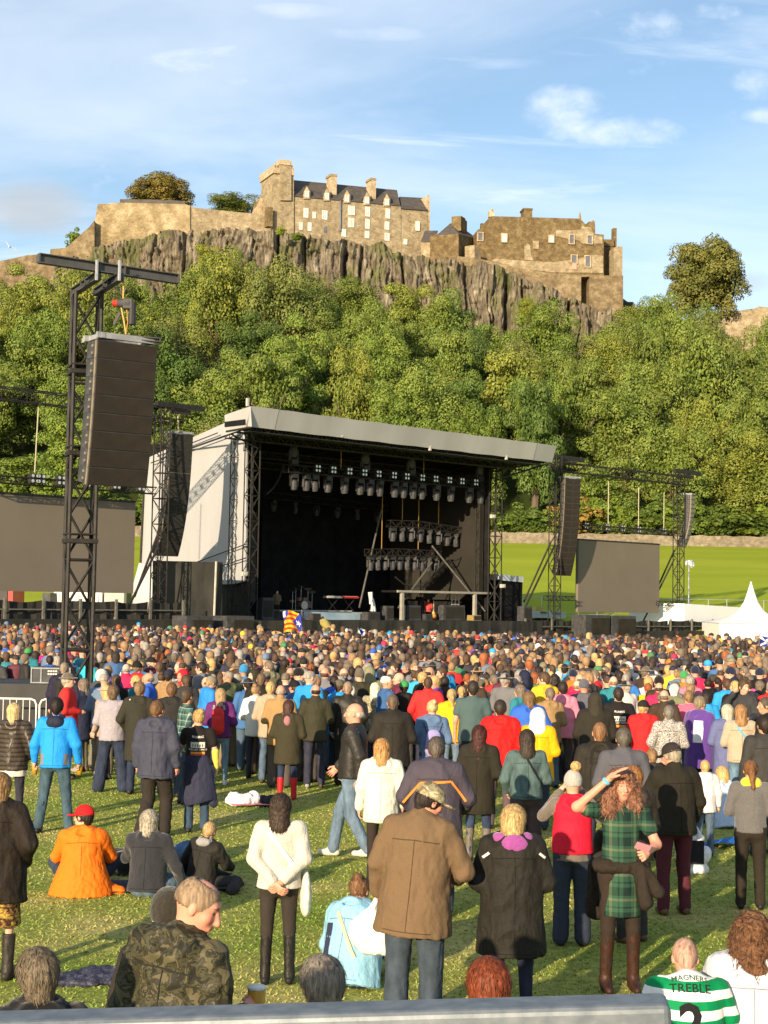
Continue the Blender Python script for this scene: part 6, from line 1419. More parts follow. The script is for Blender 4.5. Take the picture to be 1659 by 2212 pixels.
def hair_mesh(P, style, res, seed):
    h = P.Hd; R = P.RH(); fwd = R @ np.array([0, 1, 0]); up = R @ np.array([0, 0, 1])
    def below(z): return [(tuple(-up), float(-(up @ h((0, 0, z)))))]
    face = [E(h((0, .105, 1.575)), (.072, .075, .092), R=R, op='-', k=.012)]
    am, fr = .006, 26; sz = .35
    if style in ('short', 'crop', 'thin'):
        t = {'short': .012, 'crop': .005, 'thin': .006}[style]
        q = [E(h((0, -.016, 1.632)), (.074 + t, .095 + t, .096 + t), R=R, clip=below(1.565 if style != 'thin' else 1.598))] + ([C(h((0, -.055, 1.58)), h((0, -.05, 1.555)), .055, .048)] if style != 'thin' else []) + [E(h((0, .112, 1.575)), (.088, .085, .102), R=R, op='-', k=.012)] 
        if style == 'thin': q.append(E(h((0, .0, 1.745)), (.05, .075, .05), R=R, op='-', k=.01))
        am = .004 if style == 'short' else .0012
    elif style == 'bald':
        q = [E(h((0, -.02, 1.60)), (.078, .094, .06), R=R, clip=below(1.56)), E(h((0, .08, 1.60)), (.12, .09, .14), R=R, op='-', k=.01), E(h((0, 0, 1.69)), (.11, .12, .06), R=R, op='-', k=.01)]; am = .001
    elif style == 'bob':
        q = [E(h((0, -.018, 1.635)), (.096, .112, .108), R=R), C(h((0, -.035, 1.62)), h((0, -.045, 1.51)), .098, .088)] + face; am = .009
    elif style == 'long':
        q = [E(h((0, -.018, 1.635)), (.094, .11, .105), R=R), C(h((0, -.04, 1.60)), h((0, -.07, 1.44)), .095, .09, sc=(1, 1.2, 1)), C(h((0, -.07, 1.45)), h((.01, -.095, 1.31)), .085, .045, sc=(1, 1.4, 1))] + face; am = .011
    elif style == 'pony':
        q = [E(h((0, -.016, 1.634)), (.084, .105, .102), R=R, clip=below(1.56)), C(h((0, -.10, 1.66)), h((0, -.15, 1.58)), .028, .04), C(h((0, -.15, 1.58)), h((.02, -.125, 1.40)), .04, .018)] + face
    elif style == 'bun':
        q = [E(h((0, -.016, 1.634)), (.084, .105, .102), R=R, clip=below(1.56)), E(h((.01, -.085, 1.71)), .045)] + face; am = .008
    elif style == 'curly':
        q = [E(h((0, -.02, 1.64)), (.118, .13, .115), R=R), C(h((0, -.04, 1.58)), h((0, -.06, 1.45)), .12, .125, sc=(1, 1.15, 1)), C(h((.09, -.0, 1.60)), h((.115, .03, 1.44)), .055, .06), C(h((-.09, -.0, 1.60)), h((-.115, .03, 1.44)), .05, .055)] + [E(h((0, .115, 1.585)), (.07, .085, .095), R=R, op='-', k=.012)]
        am = .022; fr = 9; sz = 1.0
    elif style == 'mop':
        q = [E(h((0, -.018, 1.638)), (.094, .110, .104), R=R), C(h((0, -.05, 1.6)), h((0, -.055, 1.545)), .08, .066)] + face; am = .009; fr = 14; sz = .4
    elif style == 'cap':
        q = [E(h((0, -.012, 1.648)), (.094, .114, .098), R=R, clip=below(1.625)), dict(E(h((0, .125, 1.632)), (.068, .085, .013), R=R), k=.012)]; am = 0
    elif style == 'beanie':
        q = [E(h((0, -.012, 1.65)), (.092, .110, .115), R=R, clip=below(1.60)), E(h((0, .1, 1.57)), (.08, .06, .06), R=R, op='-', k=.01)]; am = .003
    elif style == 'brim':
        q = [E(h((0, -.008, 1.655)), (.088, .104, .085), R=R, clip=below(1.64)), E(h((0, 0, 1.648)), (.145, .165, .012), R=R)]; am = .002
    elif style == 'hoodup':
        q = [E(h((0, -.03, 1.625)), (.115, .13, .135), R=R), C(h((0, -.05, 1.56)), h((0, -.05, 1.44)), .11, .13), E(h((0, .115, 1.60)), (.075, .09, .10), R=R, op='-', k=.02)]; am = .006; fr = 6
    V, F = sdf_mesh(q, res, .02); V = wrinkle(V, F, am, fr, seed, sz, style != 'curly'); return V, F
def jacket_mesh(P, res, kind, hem, build, loose, seed, sleeves='long', hood=True, collar=False, flare=0.0, arms=True, amp=.007):
    U = P.U; b = build; L_ = loose; up = P.Ru @ np.array([0, 0, 1.0])
    c = lambda z: [(tuple(-up), float(-(up @ U((0, 0, z)))))]
    w1 = (.158 + L_) * b; w0 = (.178 + L_ * 1.2 + flare) * b
    q = [C(U((0, 0, hem - .05)), U((0, 0, 1.10)), w0, (.156 + L_) * b, sc=(1, 1.18, 1), clip=c(hem), k=.03), C(U((0, 0, 1.06)), U((0, -.005, 1.30)), (.150 + L_) * b, w1, sc=(1, 1.32, 1), clip=c(hem), k=.04),
         C(U((-.125 * b, -.015, 1.385)), U((.125 * b, -.015, 1.385)), .070 + L_ * .5, .070 + L_ * .5, k=.05), C(U((0, -.02, 1.40)), U((0, -.02, 1.455)), .085, .070, k=.04)]
    if arms:
        for sh, el, wr in P.arms:
            s_, e_, w_ = U(sh), U(el), U(wr)
            if sleeves == 'long': q += [C(s_, e_, .066 + L_ * .45, .052 + L_ * .4, k=.04), C(e_, e_ + (w_ - e_) * .93, .052 + L_ * .4, .040 + L_ * .3, k=.02)]
            elif sleeves == 'short': q += [C(s_, s_ + (e_ - s_) * .55, .066 + L_ * .3, .064 + L_ * .3, k=.04)]
            elif sleeves == 'puff': q += [C(s_, e_, .085, .07, k=.04), C(e_, e_ + (w_ - e_) * .9, .07, .055, k=.02)]
    if hood: q += [E(U((0, -.095, 1.435)), (.125, .065, .085), R=P.Ru, k=.03), C(U((-.085, -.03, 1.475)), U((.085, -.03, 1.475)), .045, k=.03), E(U((0, -.14, 1.46)), (.075, .03, .05), R=P.Ru, op='-', k=.03)] if hood != 'flat' else [E(U((0, -.10, 1.41)), (.11, .045, .075), R=P.Ru, k=.03)]
    if collar: q += [C(U((0, -.02, 1.44)), U((0, -.012, 1.485)), .082, .078, k=.02)]
    V, F = sdf_mesh(q, res, .03); V = wrinkle(V, F, amp * 1.6, 2.6, seed, .7); V = wrinkle(V, F, amp * .5, 7, seed + 5, .5); return V, F
def trouser_mesh(P, res, kind, build, seed, low=.10):
    b = build; r = {'jeans': (.098, .066, .062), 'loose': (.104, .080, .082), 'slim': (.090, .056, .044), 'wide': (.10, .09, .10)}[kind]
    q = [C(P.pel + [-.055 * b, -.01, 0], P.pel + [.055 * b, -.01, 0], .125 * b, .125 * b, sc=(1, 1.1, .85), k=.05), C(P.pel + [0, 0, .02], P.pel + [0, 0, .12], .135 * b, .135 * b, sc=(1, 1.25, 1), k=.03)]
    if P.legs in ('stand', 'wide', 'walk', 'stride'): q += [E(P.pel + [-.062 * b, -.040 * b, -.04], .085 * b, k=.04), E(P.pel + [.062 * b, -.040 * b, -.04], .085 * b, k=.04)]
    for hp, kn, an in P.J:
        e = an + (kn - an) * .0 ; q += [C(hp, kn, r[0] * b, r[1] * (.5 + .5 * b), k=.03), C(kn, e, r[1] * (.5 + .5 * b), r[2], k=.02)]
    V, F = sdf_mesh(q, res, .03); V = wrinkle(V, F, .004 if kind == 'slim' else .007, 5, seed, .8); return V, F
def skirt_mesh(P, res, build, seed, z0, z1=1.05, fl=.03):
    q = [C((0, 0, z0 - .05), (0, 0, z1), (.165 + fl) * build, .15 * build, sc=(1, 1.2, 1), clip=[((0, 0, -1), -z0), ((0, 0, 1), z1)])]
    V, F = sdf_mesh(q, res, .02); return wrinkle(V, F, .006, 5, seed, .25), F
def shoe_mesh(P, i, res, boot=0.0, seed=0, welly=False):
    hp, kn, an = P.J[i]; R = np.eye(3); sit = P.legs in ('sit', 'sitside', 'kneesup')
    tz = max(.035, an[2] - .045)
    q = [C(an + [0, -.035, tz - an[2]], an + [0, .145, tz - an[2] - .004], .043, .036, sc=(1.1, 1, 1.15), k=.03, clip=[((0, 0, -1), -.0)]), C(an + [0, 0, .01], an + [0, .05, -.035], .048, .042, k=.03)]
    if boot:
        d = (kn - an) / np.linalg.norm(kn - an); r = .062 if welly else .056; t_ = an + d * boot; q += [C(an, t_, .046, r, k=.02, clip=[(tuple(d), float(d @ t_))])]
    V, F = sdf_mesh(q, res, .02); return wrinkle(V, F, .003, 9, seed), F
def strands(P, V, F, style, seed):
    r = np.random.default_rng(seed); N = vnormals(V, F); n = {'bob': 5200, 'long': 5600, 'mop': 5600, 'curly': 5000, 'short': 3200, 'pony': 2600, 'bun': 2600, 'thin': 4000, 'crop': 3000}.get(style, 0)
    if not n: return V, F
    i = r.integers(0, len(V), n); p, nn = V[i], N[i]; g = -(P.RH() @ np.array([0, .25, 1.0])); t = g - nn * (nn @ g)[:, None]; t /= np.maximum(np.linalg.norm(t, axis=1), .2)[:, None]
    cur = style == 'curly'; t = t + nn * r.uniform(.0, .5 if cur else .16, n)[:, None] + r.normal(0, .5 if cur else .09, (n, 3)); L_ = r.uniform(*((.005, .012) if style in ('thin', 'crop') else (.018, .03 if style == 'short' else .05)), n)[:, None]
    w = np.cross(t, nn); w /= np.maximum(np.linalg.norm(w, axis=1), 1e-6)[:, None]; w = w * (r.uniform(.0007, .0017, n)[:, None]) * (1.6 if cur else 1)
    p = p - nn * .002; m = p + t * L_ * .55 + nn * .003; q = np.stack([p, m - w, p + t * L_ - nn * .004, m + w], 1).reshape(-1, 3)
    return np.concatenate([V, q]), np.concatenate([F, len(V) + np.arange(4 * n).reshape(-1, 4)])
PCOUNT = [0]
def person(x, y, h, rot=0.0, pose=None, skin='fair', hair=('short', 'brown'), hat=None, top=None, over=None, legs=None, shoes=None, res=.014, hres=.007, hands=True, build=1.0, label='', group=None, extra=None, grip=(0.35, 0.35), z=0.0, hscale=1.0, bare='none', collar_in=None):
    """builds a person; h is the standing height in metres"""
    PCOUNT[0] += 1; sd_ = PCOUNT[0] * 13
    P = pose or Pose(build=build); s = h / 1.72
    V, F, tone = body_mesh(P, res, hres, hands, bare, hscale, build, grip)
    root = obj('person', mesh_np('person', V, F, True, tone), MP['skin'], None, SK.get(skin, skin)); tag(root, label, 'person', group)
    root.location = (x, y, z); root.rotation_euler = (0, 0, rot); root.scale = (s, s, s); root['P'] = 0; del root['P']
    def part(name, VF_, m, c=None):
        return obj(name, mesh_np(name, VF_[0], VF_[1], True), MP[m] if isinstance(m, str) else m, root, c)
    if hair and hair[0] != 'none':
        hm = hair_mesh(P, hair[0], min(res, .011), sd_); hm = strands(P, *hm, hair[0], sd_) if res < .017 else hm
        part('hair', hm, 'curl' if hair[0] == 'curly' else 'hair', HR.get(hair[1], hair[1]))
    if hat: part({'cap': 'cap', 'beanie': 'beanie', 'brim': 'hat', 'hoodup': 'hood'}[hat[0]], hair_mesh(P, hat[0], min(res, .010), sd_), hat[2] if len(hat) > 2 else 'fleece', hat[1])
    if top:
        k = dict(kind='jacket', hem=.86, loose=.02, sleeves='long', hood=True, collar=False, flare=0.0, m='shell', c=(.02, .02, .02), name='jacket', amp=.007, arms=True); k.update(top)
        root['_']=0; del root['_']
        part(k['name'], jacket_mesh(P, res, k['kind'], k['hem'], build, k['loose'], sd_ + 1, k['sleeves'], k['hood'], k['collar'], k['flare'], k['arms'], k['amp']), k['m'], k['c'])
    if over:
        k = dict(kind='jacket', hem=.9, loose=.03, sleeves='none', hood=False, collar=False, flare=0.0, m='cloth', c=(.02, .02, .02), name='vest', amp=.005, arms=False); k.update(over)
        part(k['name'], jacket_mesh(P, res, k['kind'], k['hem'], build, k['loose'], sd_ + 9, k['sleeves'], k['hood'], k['collar'], k['flare'], k['arms'], k['amp']), k['m'], k['c'])
    if legs:
        if legs[0] == 'skirt': part('skirt', skirt_mesh(P, res, build, sd_ + 2, legs[3] if len(legs) > 3 else .55), legs[1], legs[2])
        else: part('trousers' if legs[0] != 'slim' else 'leggings', trouser_mesh(P, res, legs[0], build, sd_ + 2), legs[1], legs[2])
    sh = dict(c=(.03, .025, .02), boot=0.0, m='leather', welly=False); sh.update(shoes or {})
    for i in (0, 1): part('boot' if sh['boot'] else 'shoe', shoe_mesh(P, i, max(res * .8, .008), sh['boot'], sd_ + 3 + i, sh['welly']), sh['m'], sh['c'])
    if extra: extra(root, P, part, res)
    return root, P
# ---------------------------------------------------------------- the people one can tell apart
def D_(a): return math.radians(a)
PLACED = []
def HH(px, yt, h=None, yf=None, fd=None, rot=0, pose=None, label='', ztop=None, dx=0.0, **k):
    """px, yt: top of the head in the photo; h standing height (or ztop: height of the head top when seated)"""
    base = hy(px)
    if yf is not None:
        fd = (yf - base) / CAMZ; zt = CAMZ - (yt - base) / fd
        if ztop is None: h = zt if h is None else h
        else: h = h or zt / ztop * 1.72
    elif fd is None:
        zt = h if ztop is None else ztop * h / 1.72; fd = (yt - base) / (CAMZ - zt)
    Y = FPX / fd; p = at(px, yt, Y)
    rpm = fd * 0.463
    res = min(max(1.25 / rpm, .0088), .02); hres = .0062 if fd > 230 else (.0075 if fd > 150 else .0095)
    root, P = person(p.x + dx, p.y, h, D_(rot), pose, res=res, hres=hres, hands=fd > 125, label=label, **k)
    t = k.get('top') or {}
    if fd > 140 and t.get('name', 'jacket') in ('jacket', 'coat') and not k.get('over'):
        c = tuple(q * .4 for q in t.get('c', (.02, .02, .02))) if t.get('m') not in ('camo', 'brown_quilt', 'sparkle', 'camo_navy', 'camo_pale', 'blue_plaid') else (.02, .02, .015)
        if t.get('m') != 'brown_quilt':
            strap(root, P, [(x * .17 / 5, 1.345 - .012 * abs(x) / 5, -1) for x in range(-5, 6)], .007, c, 'seam', .002, .003)
            strap(root, P, [(x * .17 / 5, t.get('hem', .86) + .035, -1) for x in range(-5, 6)], .006, c, 'seam', .002, .003)
            strap(root, P, lerp_pts((0, 1.34), (0, t.get('hem', .86) + .04), 9, -1), .005, c, 'seam', .002, .003)
    PLACED.append((p.x, p.y, fd)); return root, P
def attach(root, name, mb, m, c=None, smooth=False):
    me = bpy.data.meshes.new(name); me.from_pydata(mb.v, [], mb.f); me.materials.append(MP[m] if isinstance(m, str) else m)
    if smooth: me.polygons.foreach_set('use_smooth', np.ones(len(me.polygons), dtype=bool))
    o = obj(name, me, None, root, c); return o
def on_body(root, P, pts, lift=.012, names=('jacket', 'shirt', 'sweater', 'coat', 'vest', 'dress')):
    """drops points (x, z, side) onto the clothing surface; side -1 = back, +1 = front"""
    o = None
    for n in names:
        for ch in root.children:
            if ch.name.split('.')[0] == n: o = ch
        if o: break
    from mathutils.bvhtree import BVHTree
    me = o.data; t = BVHTree.FromPolygons([v.co for v in me.vertices], [tuple(p.vertices) for p in me.polygons])
    out = []
    for x, z, sd_ in pts:
        a = Vector(P.U((x, sd_ * .6, z))); d = Vector(P.Ru @ np.array([0, -sd_, 0])); h = t.ray_cast(a, d, 1.5)
        out.append((h[0] if h[0] else Vector(P.U((x, sd_ * .18, z)))) - d * lift)
    return out
def strap(root, P, pts, w, col, name='strap', th=.008, lift=.008):
    q = on_body(root, P, pts, lift); mb = MB()
    for i in range(len(q) - 1):
        a, b = q[i], q[i + 1]; s_ = 1 if pts[i][2] > 0 else -1
        t = (b - a).normalized(); side = t.cross(Vector((0, s_, 0))).normalized() * w / 2
        mb.add([a - side, a + side, b + side, b - side, a - side + Vector((0, -s_ * th, 0)), a + side + Vector((0, -s_ * th, 0)), b + side + Vector((0, -s_ * th, 0)), b - side + Vector((0, -s_ * th, 0))],
               [(0, 1, 2, 3), (3, 2, 1, 0)][:1] + [(7, 6, 5, 4), (0, 4, 5, 1), (3, 2, 6, 7), (0, 3, 7, 4), (1, 5, 6, 2)])
    return attach(root, name, mb, 'cloth', col)
def lerp_pts(a, b, n, s): return [(a[0] + (b[0] - a[0]) * i / n, a[1] + (b[1] - a[1]) * i / n, s) for i in range(n + 1)]
def lettering(root, P, text, x, z, size, col, sd_=-1, bold=.012, name='lettering', squash=1.0, arch=0.0):
    cu = bpy.data.curves.new('t', 'FONT'); cu.body = text; cu.size = size; cu.align_x = 'CENTER'; cu.offset = bold * size; cu.resolution_u = 2
    to = bpy.data.objects.new('t', cu); COL.objects.link(to); bpy.context.view_layer.update()
    me = bpy.data.meshes.new_from_object(to.evaluated_get(bpy.context.evaluated_depsgraph_get())); bpy.data.objects.remove(to)
    import bmesh
    bm = bmesh.new(); bm.from_mesh(me); bmesh.ops.triangulate(bm, faces=bm.faces)
    bmesh.ops.subdivide_edges(bm, edges=[e for e in bm.edges if e.calc_length() > .02], cuts=2, use_grid_fill=False); bmesh.ops.triangulate(bm, faces=bm.faces); bm.to_mesh(me); bm.free()
    v = [(p.co.x * squash, p.co.y) for p in me.vertices]
    q = on_body(root, P, [(x - sd_ * a if sd_ > 0 else x + a, z + b - arch * a * a, sd_) for a, b in v], .004)
    for i, p in enumerate(q): me.vertices[i].co = p
    me.materials.append(MP['cloth']); return obj(name, me, None, root, col)
def patch(root, P, x0, z0, x1, z1, col, sd_=-1, name='print', m='cloth', lift=.003, n=8):
    pts = [(x0 + (x1 - x0) * i / n, z0 + (z1 - z0) * j / n, sd_) for j in range(n + 1) for i in range(n + 1)]
    q = on_body(root, P, pts, lift); mb = MB()
    mb.add(q, [(j * (n + 1) + i, j * (n + 1) + i + 1, (j + 1) * (n + 1) + i + 1, (j + 1) * (n + 1) + i) for j in range(n) for i in range(n)])
    return attach(root, name, mb, m, col, True)
def blob(root, name, prims, m, c, res=.012, amp=.004, seed=3):
    V, F = sdf_mesh(prims, res, .02); V = wrinkle(V, F, amp, 8, seed); return obj(name, mesh_np(name, V, F, True), MP[m] if isinstance(m, str) else m, root, c)
def world_blob(name, prims, m, c, loc, rot, label, cat, res=.014, amp=.008, s=1.0, freq=7):
    V, F = sdf_mesh(prims, res, .02); V = wrinkle(V, F, amp, freq, 5); o = obj(name, mesh_np(name, V, F, True), MP[m] if isinstance(m, str) else m, None, c)
    o.location = loc; o.rotation_euler = (0, 0, rot); o.scale = (s,) * 3; return tag(o, label, cat)
def wpos(root, p):
    bpy.context.view_layer.update(); return root.matrix_world @ Vector(p)
def bag(root, P, side, label, c=(.750, .750, .720), size=(.17, .06, .2), m='shell', name='carrier_bag', drop=.28):
    i = 0 if side > 0 else 1; w = P.U(P.arms[i][2]); p = wpos(root, w); 
    sx, sy, sz = size; V = dict(k=.05)
    o = world_blob(name, [C((-sx * .62, 0, -drop - sz * .62), (sx * .62, 0, -drop - sz * .62), .055, .055, sc=(1, 1, 1.2), **V), C((-sx * .75, 0, -drop), (sx * .75, 0, -drop), sy, sy, sc=(1, 1, .8), **V), C((-sx * .5, 0, -drop + sz * .7), (sx * .5, 0, -drop + sz * .7), .03, .03, **V), C((-sx * .4, 0, -drop + sz * .7), (0, 0, -.03), .03, .012), C((sx * .4, 0, -drop + sz * .7), (0, 0, -.03), .03, .012)], m, c, p, root.rotation_euler.z, label, 'bag', .012, .016, 1.0, 5); return o
def backpack(root, P, c, m='shell', z=1.2, s=1.0, c2=None):
    U = P.U
    o = blob(root, 'backpack', [C(U((0, -.21, z - .13)), U((0, -.22, z + .14)), .13 * s, .12 * s, sc=(1.000, 1.500, 1.000)), C(U((0, -.29, z - .12)), U((0, -.29, z + .02)), .085 * s, .08 * s, sc=(1.000, 1.600, 1.000), k=.02)], m, c)
    for sg in (1, -1): strap(root, P, lerp_pts((sg * .10, z + .20), (sg * .085, 1.44), 3, -1), .035, c2 or tuple(q * .5 for q in c), 'strap')
    return o
def cup(root, P, side, label, c=(.550, .300, .020)):
    i = 0 if side > 0 else 1; W = P.U(P.arms[i][2]); d = W - P.U(P.arms[i][1]); d /= np.linalg.norm(d); p = wpos(root, W + d * .085 + np.array([0, .03, 0]))
    e = empty('beer_cup', p, 0, label, 'cup'); mb = MB(); mb.tube([(0, 0, -.09), (0, 0, .06)], [.032, .045], 12); mb.build('beer', mat('beer', c, tuple(q * .9 for q in c), 5, .2), e, True)
    mb = MB(); mb.tube([(0, 0, .06), (0, 0, .075)], [.0455, .047], 12); mb.build('froth', M_WHITE, e, True); return e
BLK = (.014, .012, .011); DKJ = (.032, .045, .072); NAVY = (.018, .022, .045); JEAN = (.08, .12, .175)
def heroes():
    # ------------------------------------------------ right at the rail
    r, P = HH(440, 1885, 1.88, dx=-.17, rot=-22, pose=Pose(lean=.10, side=.10, hyaw=D_(-76), hpitch=.30, ra=((.27, -.02, 1.10), (.25, .20, 1.17)), la=((.24, .0, 1.13), (.16, .14, 1.0)), build=.90), build=.90, skin='pink', hair=('thin', (.26, .18, .11)), top=dict(m='camo', c=(1.000, 1.000, 1.000), hem=.74, loose=.028, hood=True, collar=True, amp=.012), legs=('jeans', 'denim', DKJ), grip=(1.0, .4),
              label='big man in a dark camouflage hooded jacket looking down to the right at the rail')
    cup(r, P, 1, 'tall plastic cup of yellow beer held by the man in the camouflage jacket')
    r, P = HH(368, 1924, 1.72, rot=-5, pose=Pose(), hair=('none', 'dark'), hat=('beanie', (.035, .030, .022)), top=dict(c=(.034, .027, .024), collar=True), legs=('jeans', 'denim', DKJ), label='person in a dark olive beanie half hidden behind the camouflage jacket')
    r, P = HH(82, 2042, 1.63, rot=18, pose=Pose(hyaw=.2), hair=('mop', (.17, .13, .085)), top=dict(c=(.010, .010, .011), m='fleece', collar=True, hem=.8), legs=('jeans', 'denim', DKJ), skin='pink', label='person with thick grey-brown hair and black collar in the lower left corner')
    r, P = HH(695, 2058, 1.66, rot=14, pose=Pose(hyaw=.25), hair=('mop', (.22, .19, .155)), top=dict(c=(.034, .034, .041), collar=True), legs=('jeans', 'denim', DKJ), skin='pink', label='person with thick wavy grey hair seen from behind, low at the middle of the rail')
    r, P = HH(1055, 2062, 1.63, rot=4, pose=Pose(), hair=('bob', (.20, .045, .015)), top=dict(m='blue_plaid', c=(1.000, 1.000, 1.000), collar=True, hood=False), legs=('jeans', 'denim', DKJ), label='person with a shiny auburn bob and blue checked collar at the rail')
    r, P = HH(1493, 2018, 1.63, ztop=1.31, rot=-4, pose=Pose('chair', ra='lap', la='lap', build=1.22, lean=.38, hpitch=.3), build=1.22, skin='pink', hair=('crop', (.42, .25, .18)), top=dict(name='shirt', m='hoops', c=(1.000, 1.000, 1.000), hem=.9, loose=.02, sleeves='short', hood=False, amp=.005), legs=('loose', 'cloth', BLK), bare='arms', label='close-cropped man in a green and white hooped football shirt numbered 2')
    lettering(r, P, 'TREBLE', 0, 1.365, .078, (.015, .02, .02)); lettering(r, P, 'MAGNERS', 0, 1.442, .05, (.03, .10, .05), arch=1.2); lettering(r, P, '2', 0, 1.08, .31, (.012, .012, .014), bold=.03)
    cx, cy = r.location.x, r.location.y
    folding_chair(cx, cy, 0, 'low folding chair under the man in the hooped shirt', .44)
    r, P = HH(1628, 1972, 1.72, ztop=1.31, rot=-12, pose=Pose('chair', ra='lap', la='lap', build=1.25, hyaw=-.35), build=1.25, hair=('curly', (.16, .075, .035)), top=dict(c=(.550, .580, .620), loose=.05, hem=.85, amp=.010), label='person with curly auburn hair in a white and pale blue rain jacket, lower right corner', legs=('jeans', 'denim', DKJ))
    folding_chair(r.location.x, r.location.y, D_(-12), 'folding chair under the person in the white rain jacket', .44)
    # ------------------------------------------------ front of the open grass
    r, P = HH(2, 1668, yf=2100, rot=-10, pose=Pose(ra='pocket', la='pocket', build=1.1), build=1.1, hair=('long', (.30, .17, .07)), top=dict(c=(.020, .015, .011), m='shell', hem=.66, loose=.05, sleeves='puff', name='coat', amp=.010), legs=('skirt', 'brown_floral', (1, 1, 1), .46), shoes=dict(boot=.3), label='person in a long black-brown padded coat over a patterned skirt at the left edge')
    r, P = HH(181, 1738, yf=1922, ztop=.92, rot=6, pose=Pose('sit', lean=.15, hyaw=1.0, la='knee', ra='knee', build=1.1), build=1.1, hair=('short', 'dark'), hat=('cap', (.65, .012, .015), 'cloth'), top=dict(c=(.800, .170, .012), hem=.80, loose=.04, amp=.010, name='jacket', m='shell'), legs=('jeans', 'denim', DKJ),
              extra=lambda root, P, part, res: blob(root, 'poncho', [C((0, .02, -.02), P.U((0, 0, 1.22)), .36, .20, sc=(1.000, 1.250, 1.000), clip=[((0, 0, -1), -.005)]), C((.1, .1, .02), (.42, .0, .03), .14, .05, clip=[((0, 0, -1), -.005)])], 'shell', (.80, .17, .012), .013, .010), label='seated person in a bright orange poncho and red cap')
    r, P = HH(322, 1747, yf=1926, ztop=.92, rot=-4, pose=Pose('sitside', lean=.08, ra='prop', la='knee', hyaw=-.2, build=1.05), build=1.05, hair=('bob', (.42, .37, .28)), top=dict(c=(.031, .032, .037), m='fleece', hem=.86, loose=.03), legs=('jeans', 'denim', (.10, .15, .19)), label='seated person in a charcoal hoodie and jeans with a silver-blond bob')
    r, P = HH(436, 1770, yf=1915, ztop=.92, rot=-25, pose=Pose('sitside', lean=.12, side=.12, ra='knee', la='prop'), hair=('short', (.50, .34, .16)), top=dict(c=(.024, .022, .018), hem=.84, loose=.045, amp=.01), legs=('loose', 'cloth', (.03, .03, .03)), label='seated fair-haired child in a black jacket with a pale grey hood',
              extra=lambda root, P, part, res: blob(root, 'hood_lining', [C(P.U((-.07, -.05, 1.47)), P.U((.07, -.05, 1.47)), .055, .055), E(P.U((0, -.12, 1.46)), (.11, .06, .06))], 'fleece', (.30, .29, .28)))
    p = gnd(268, 1888); world_blob('dark_bag', [E((0, 0, .12), (.22, .2, .14)), E((.15, .1, .1), (.15, .14, .12)), E((-.1, .1, .18), (.12, .1, .1))], 'fleece', (.012, .012, .014), (p.x, p.y, 0), 0, 'black bag and coat heaped between the orange poncho and the charcoal hoodie', 'bag')
    p = gnd(330, 1926); q_ = MB(); q_.tube([(-.9, .1, .015), (.9, .05, .015)], .01); 
    sheet((p.x - .1, p.y + .2), 1.9, .8, (.05, .05, .07), 'dark picnic blanket under the seated group on the left', .2, 'cloth', 4)
    p = gnd(420, 1905); world_blob('folded_blanket', [E((0, 0, .05), (.20, .25, .07)), E((.12, .12, .12), (.12, .16, .12))], 'purple_print', (1, 1, 1), (p.x, p.y, 0), .3, 'purple and white patterned cloth beside the seated child', 'blanket')
    p = gnd(385, 1880); world_blob('blue_coat', [E((0, 0, .12), (.26, .2, .15)), E((.2, .1, .1), (.15, .12, .1))], 'denim', (.06, .12, .22), (p.x + .1, p.y + .5, 0), .3, 'blue denim coat lying behind the charcoal hoodie', 'coat')
    r, P = HH(607, 1712, yf=2110, rot=2, pose=Pose(ra=((.235, -.085, 1.15), (.04, -.19, .965)), la=((.235, -.085, 1.15), (.04, -.20, .95)), hyaw=-.1), hair=('long', (.045, .028, .018)), top=dict(c=(.560, .520, .440), m='fleece', hood=False, hem=.88, loose=.028, name='sweater', amp=.006, collar=True), legs=('slim', 'cloth', (.035, .028, .022)), shoes=dict(boot=.36, c=(.015, .014, .012)), skin='pink', hscale=1.05, label='person in a cream sweater with hands clasped behind the back and tall black boots')
    strap(r, P, lerp_pts((-.10, 1.40), (.13, 1.10), 7, -1), .035, (.8, .78, .72)); p = wpos(r, P.U((.245, 0, .86)))
    world_blob('shoulder_bag', [E((0, 0, -.06), (.045, .11, .17)), E((0, 0, .06), (.03, .08, .1))], 'leather', (.62, .60, .52), p, .2, 'white shoulder bag at the hip of the person in the cream sweater', 'bag')
    blob(r, 'blouse_hem', [C((0, 0, .84), (0, 0, .95), .158, .15, sc=(1.000, 1.200, 1.000), clip=[((0, 0, -1), -.865)])], 'sparkle', (1, 1, 1))
    r, P = HH(760, 1893, yf=2112, ztop=.90, rot=-28, pose=Pose('kneesup', lean=.30, side=-.04, ra='knee', la='lap', build=1.3), build=1.3, hair=('bun', (.20, .10, .045)), top=dict(c=(.250, .480, .620), hem=.80, loose=.045, amp=.010), legs=('jeans', 'denim', NAVY), shoes=dict(c=(.020, .020, .020)), label='seated person in a light blue waterproof jacket with navy side panel and shoulder strap')
    patch(r, P, -.20, .90, -.12, 1.30, (.03, .035, .08), name='side_panel'); strap(r, P, lerp_pts((-.08, 1.40), (.14, 1.02), 7, -1), .035, (.50, .44, .32))
    r, P = HH(950, 1690, yf=2214, dx=-.17, rot=-14, pose=Pose(lean=.05, side=.06, hyaw=D_(-50), hpitch=.35, la=((.28, -.02, 1.14), (.29, .10, .92)), ra=((.31, .05, 1.14), (.23, .25, 1.06)), build=1.13), build=1.13, skin='pink', hair=('short', 'dark'), hat=('cap', (1, 1, 1), 'camo_pale'), top=dict(c=(.155, .098, .052), m='cloth', hem=.69, loose=.045, collar=True, hood=False, flare=.02, amp=.009), legs=('loose', 'denim', (.045, .062, .082)), label='broad man in a brown jacket and camouflage cap turned to the right')
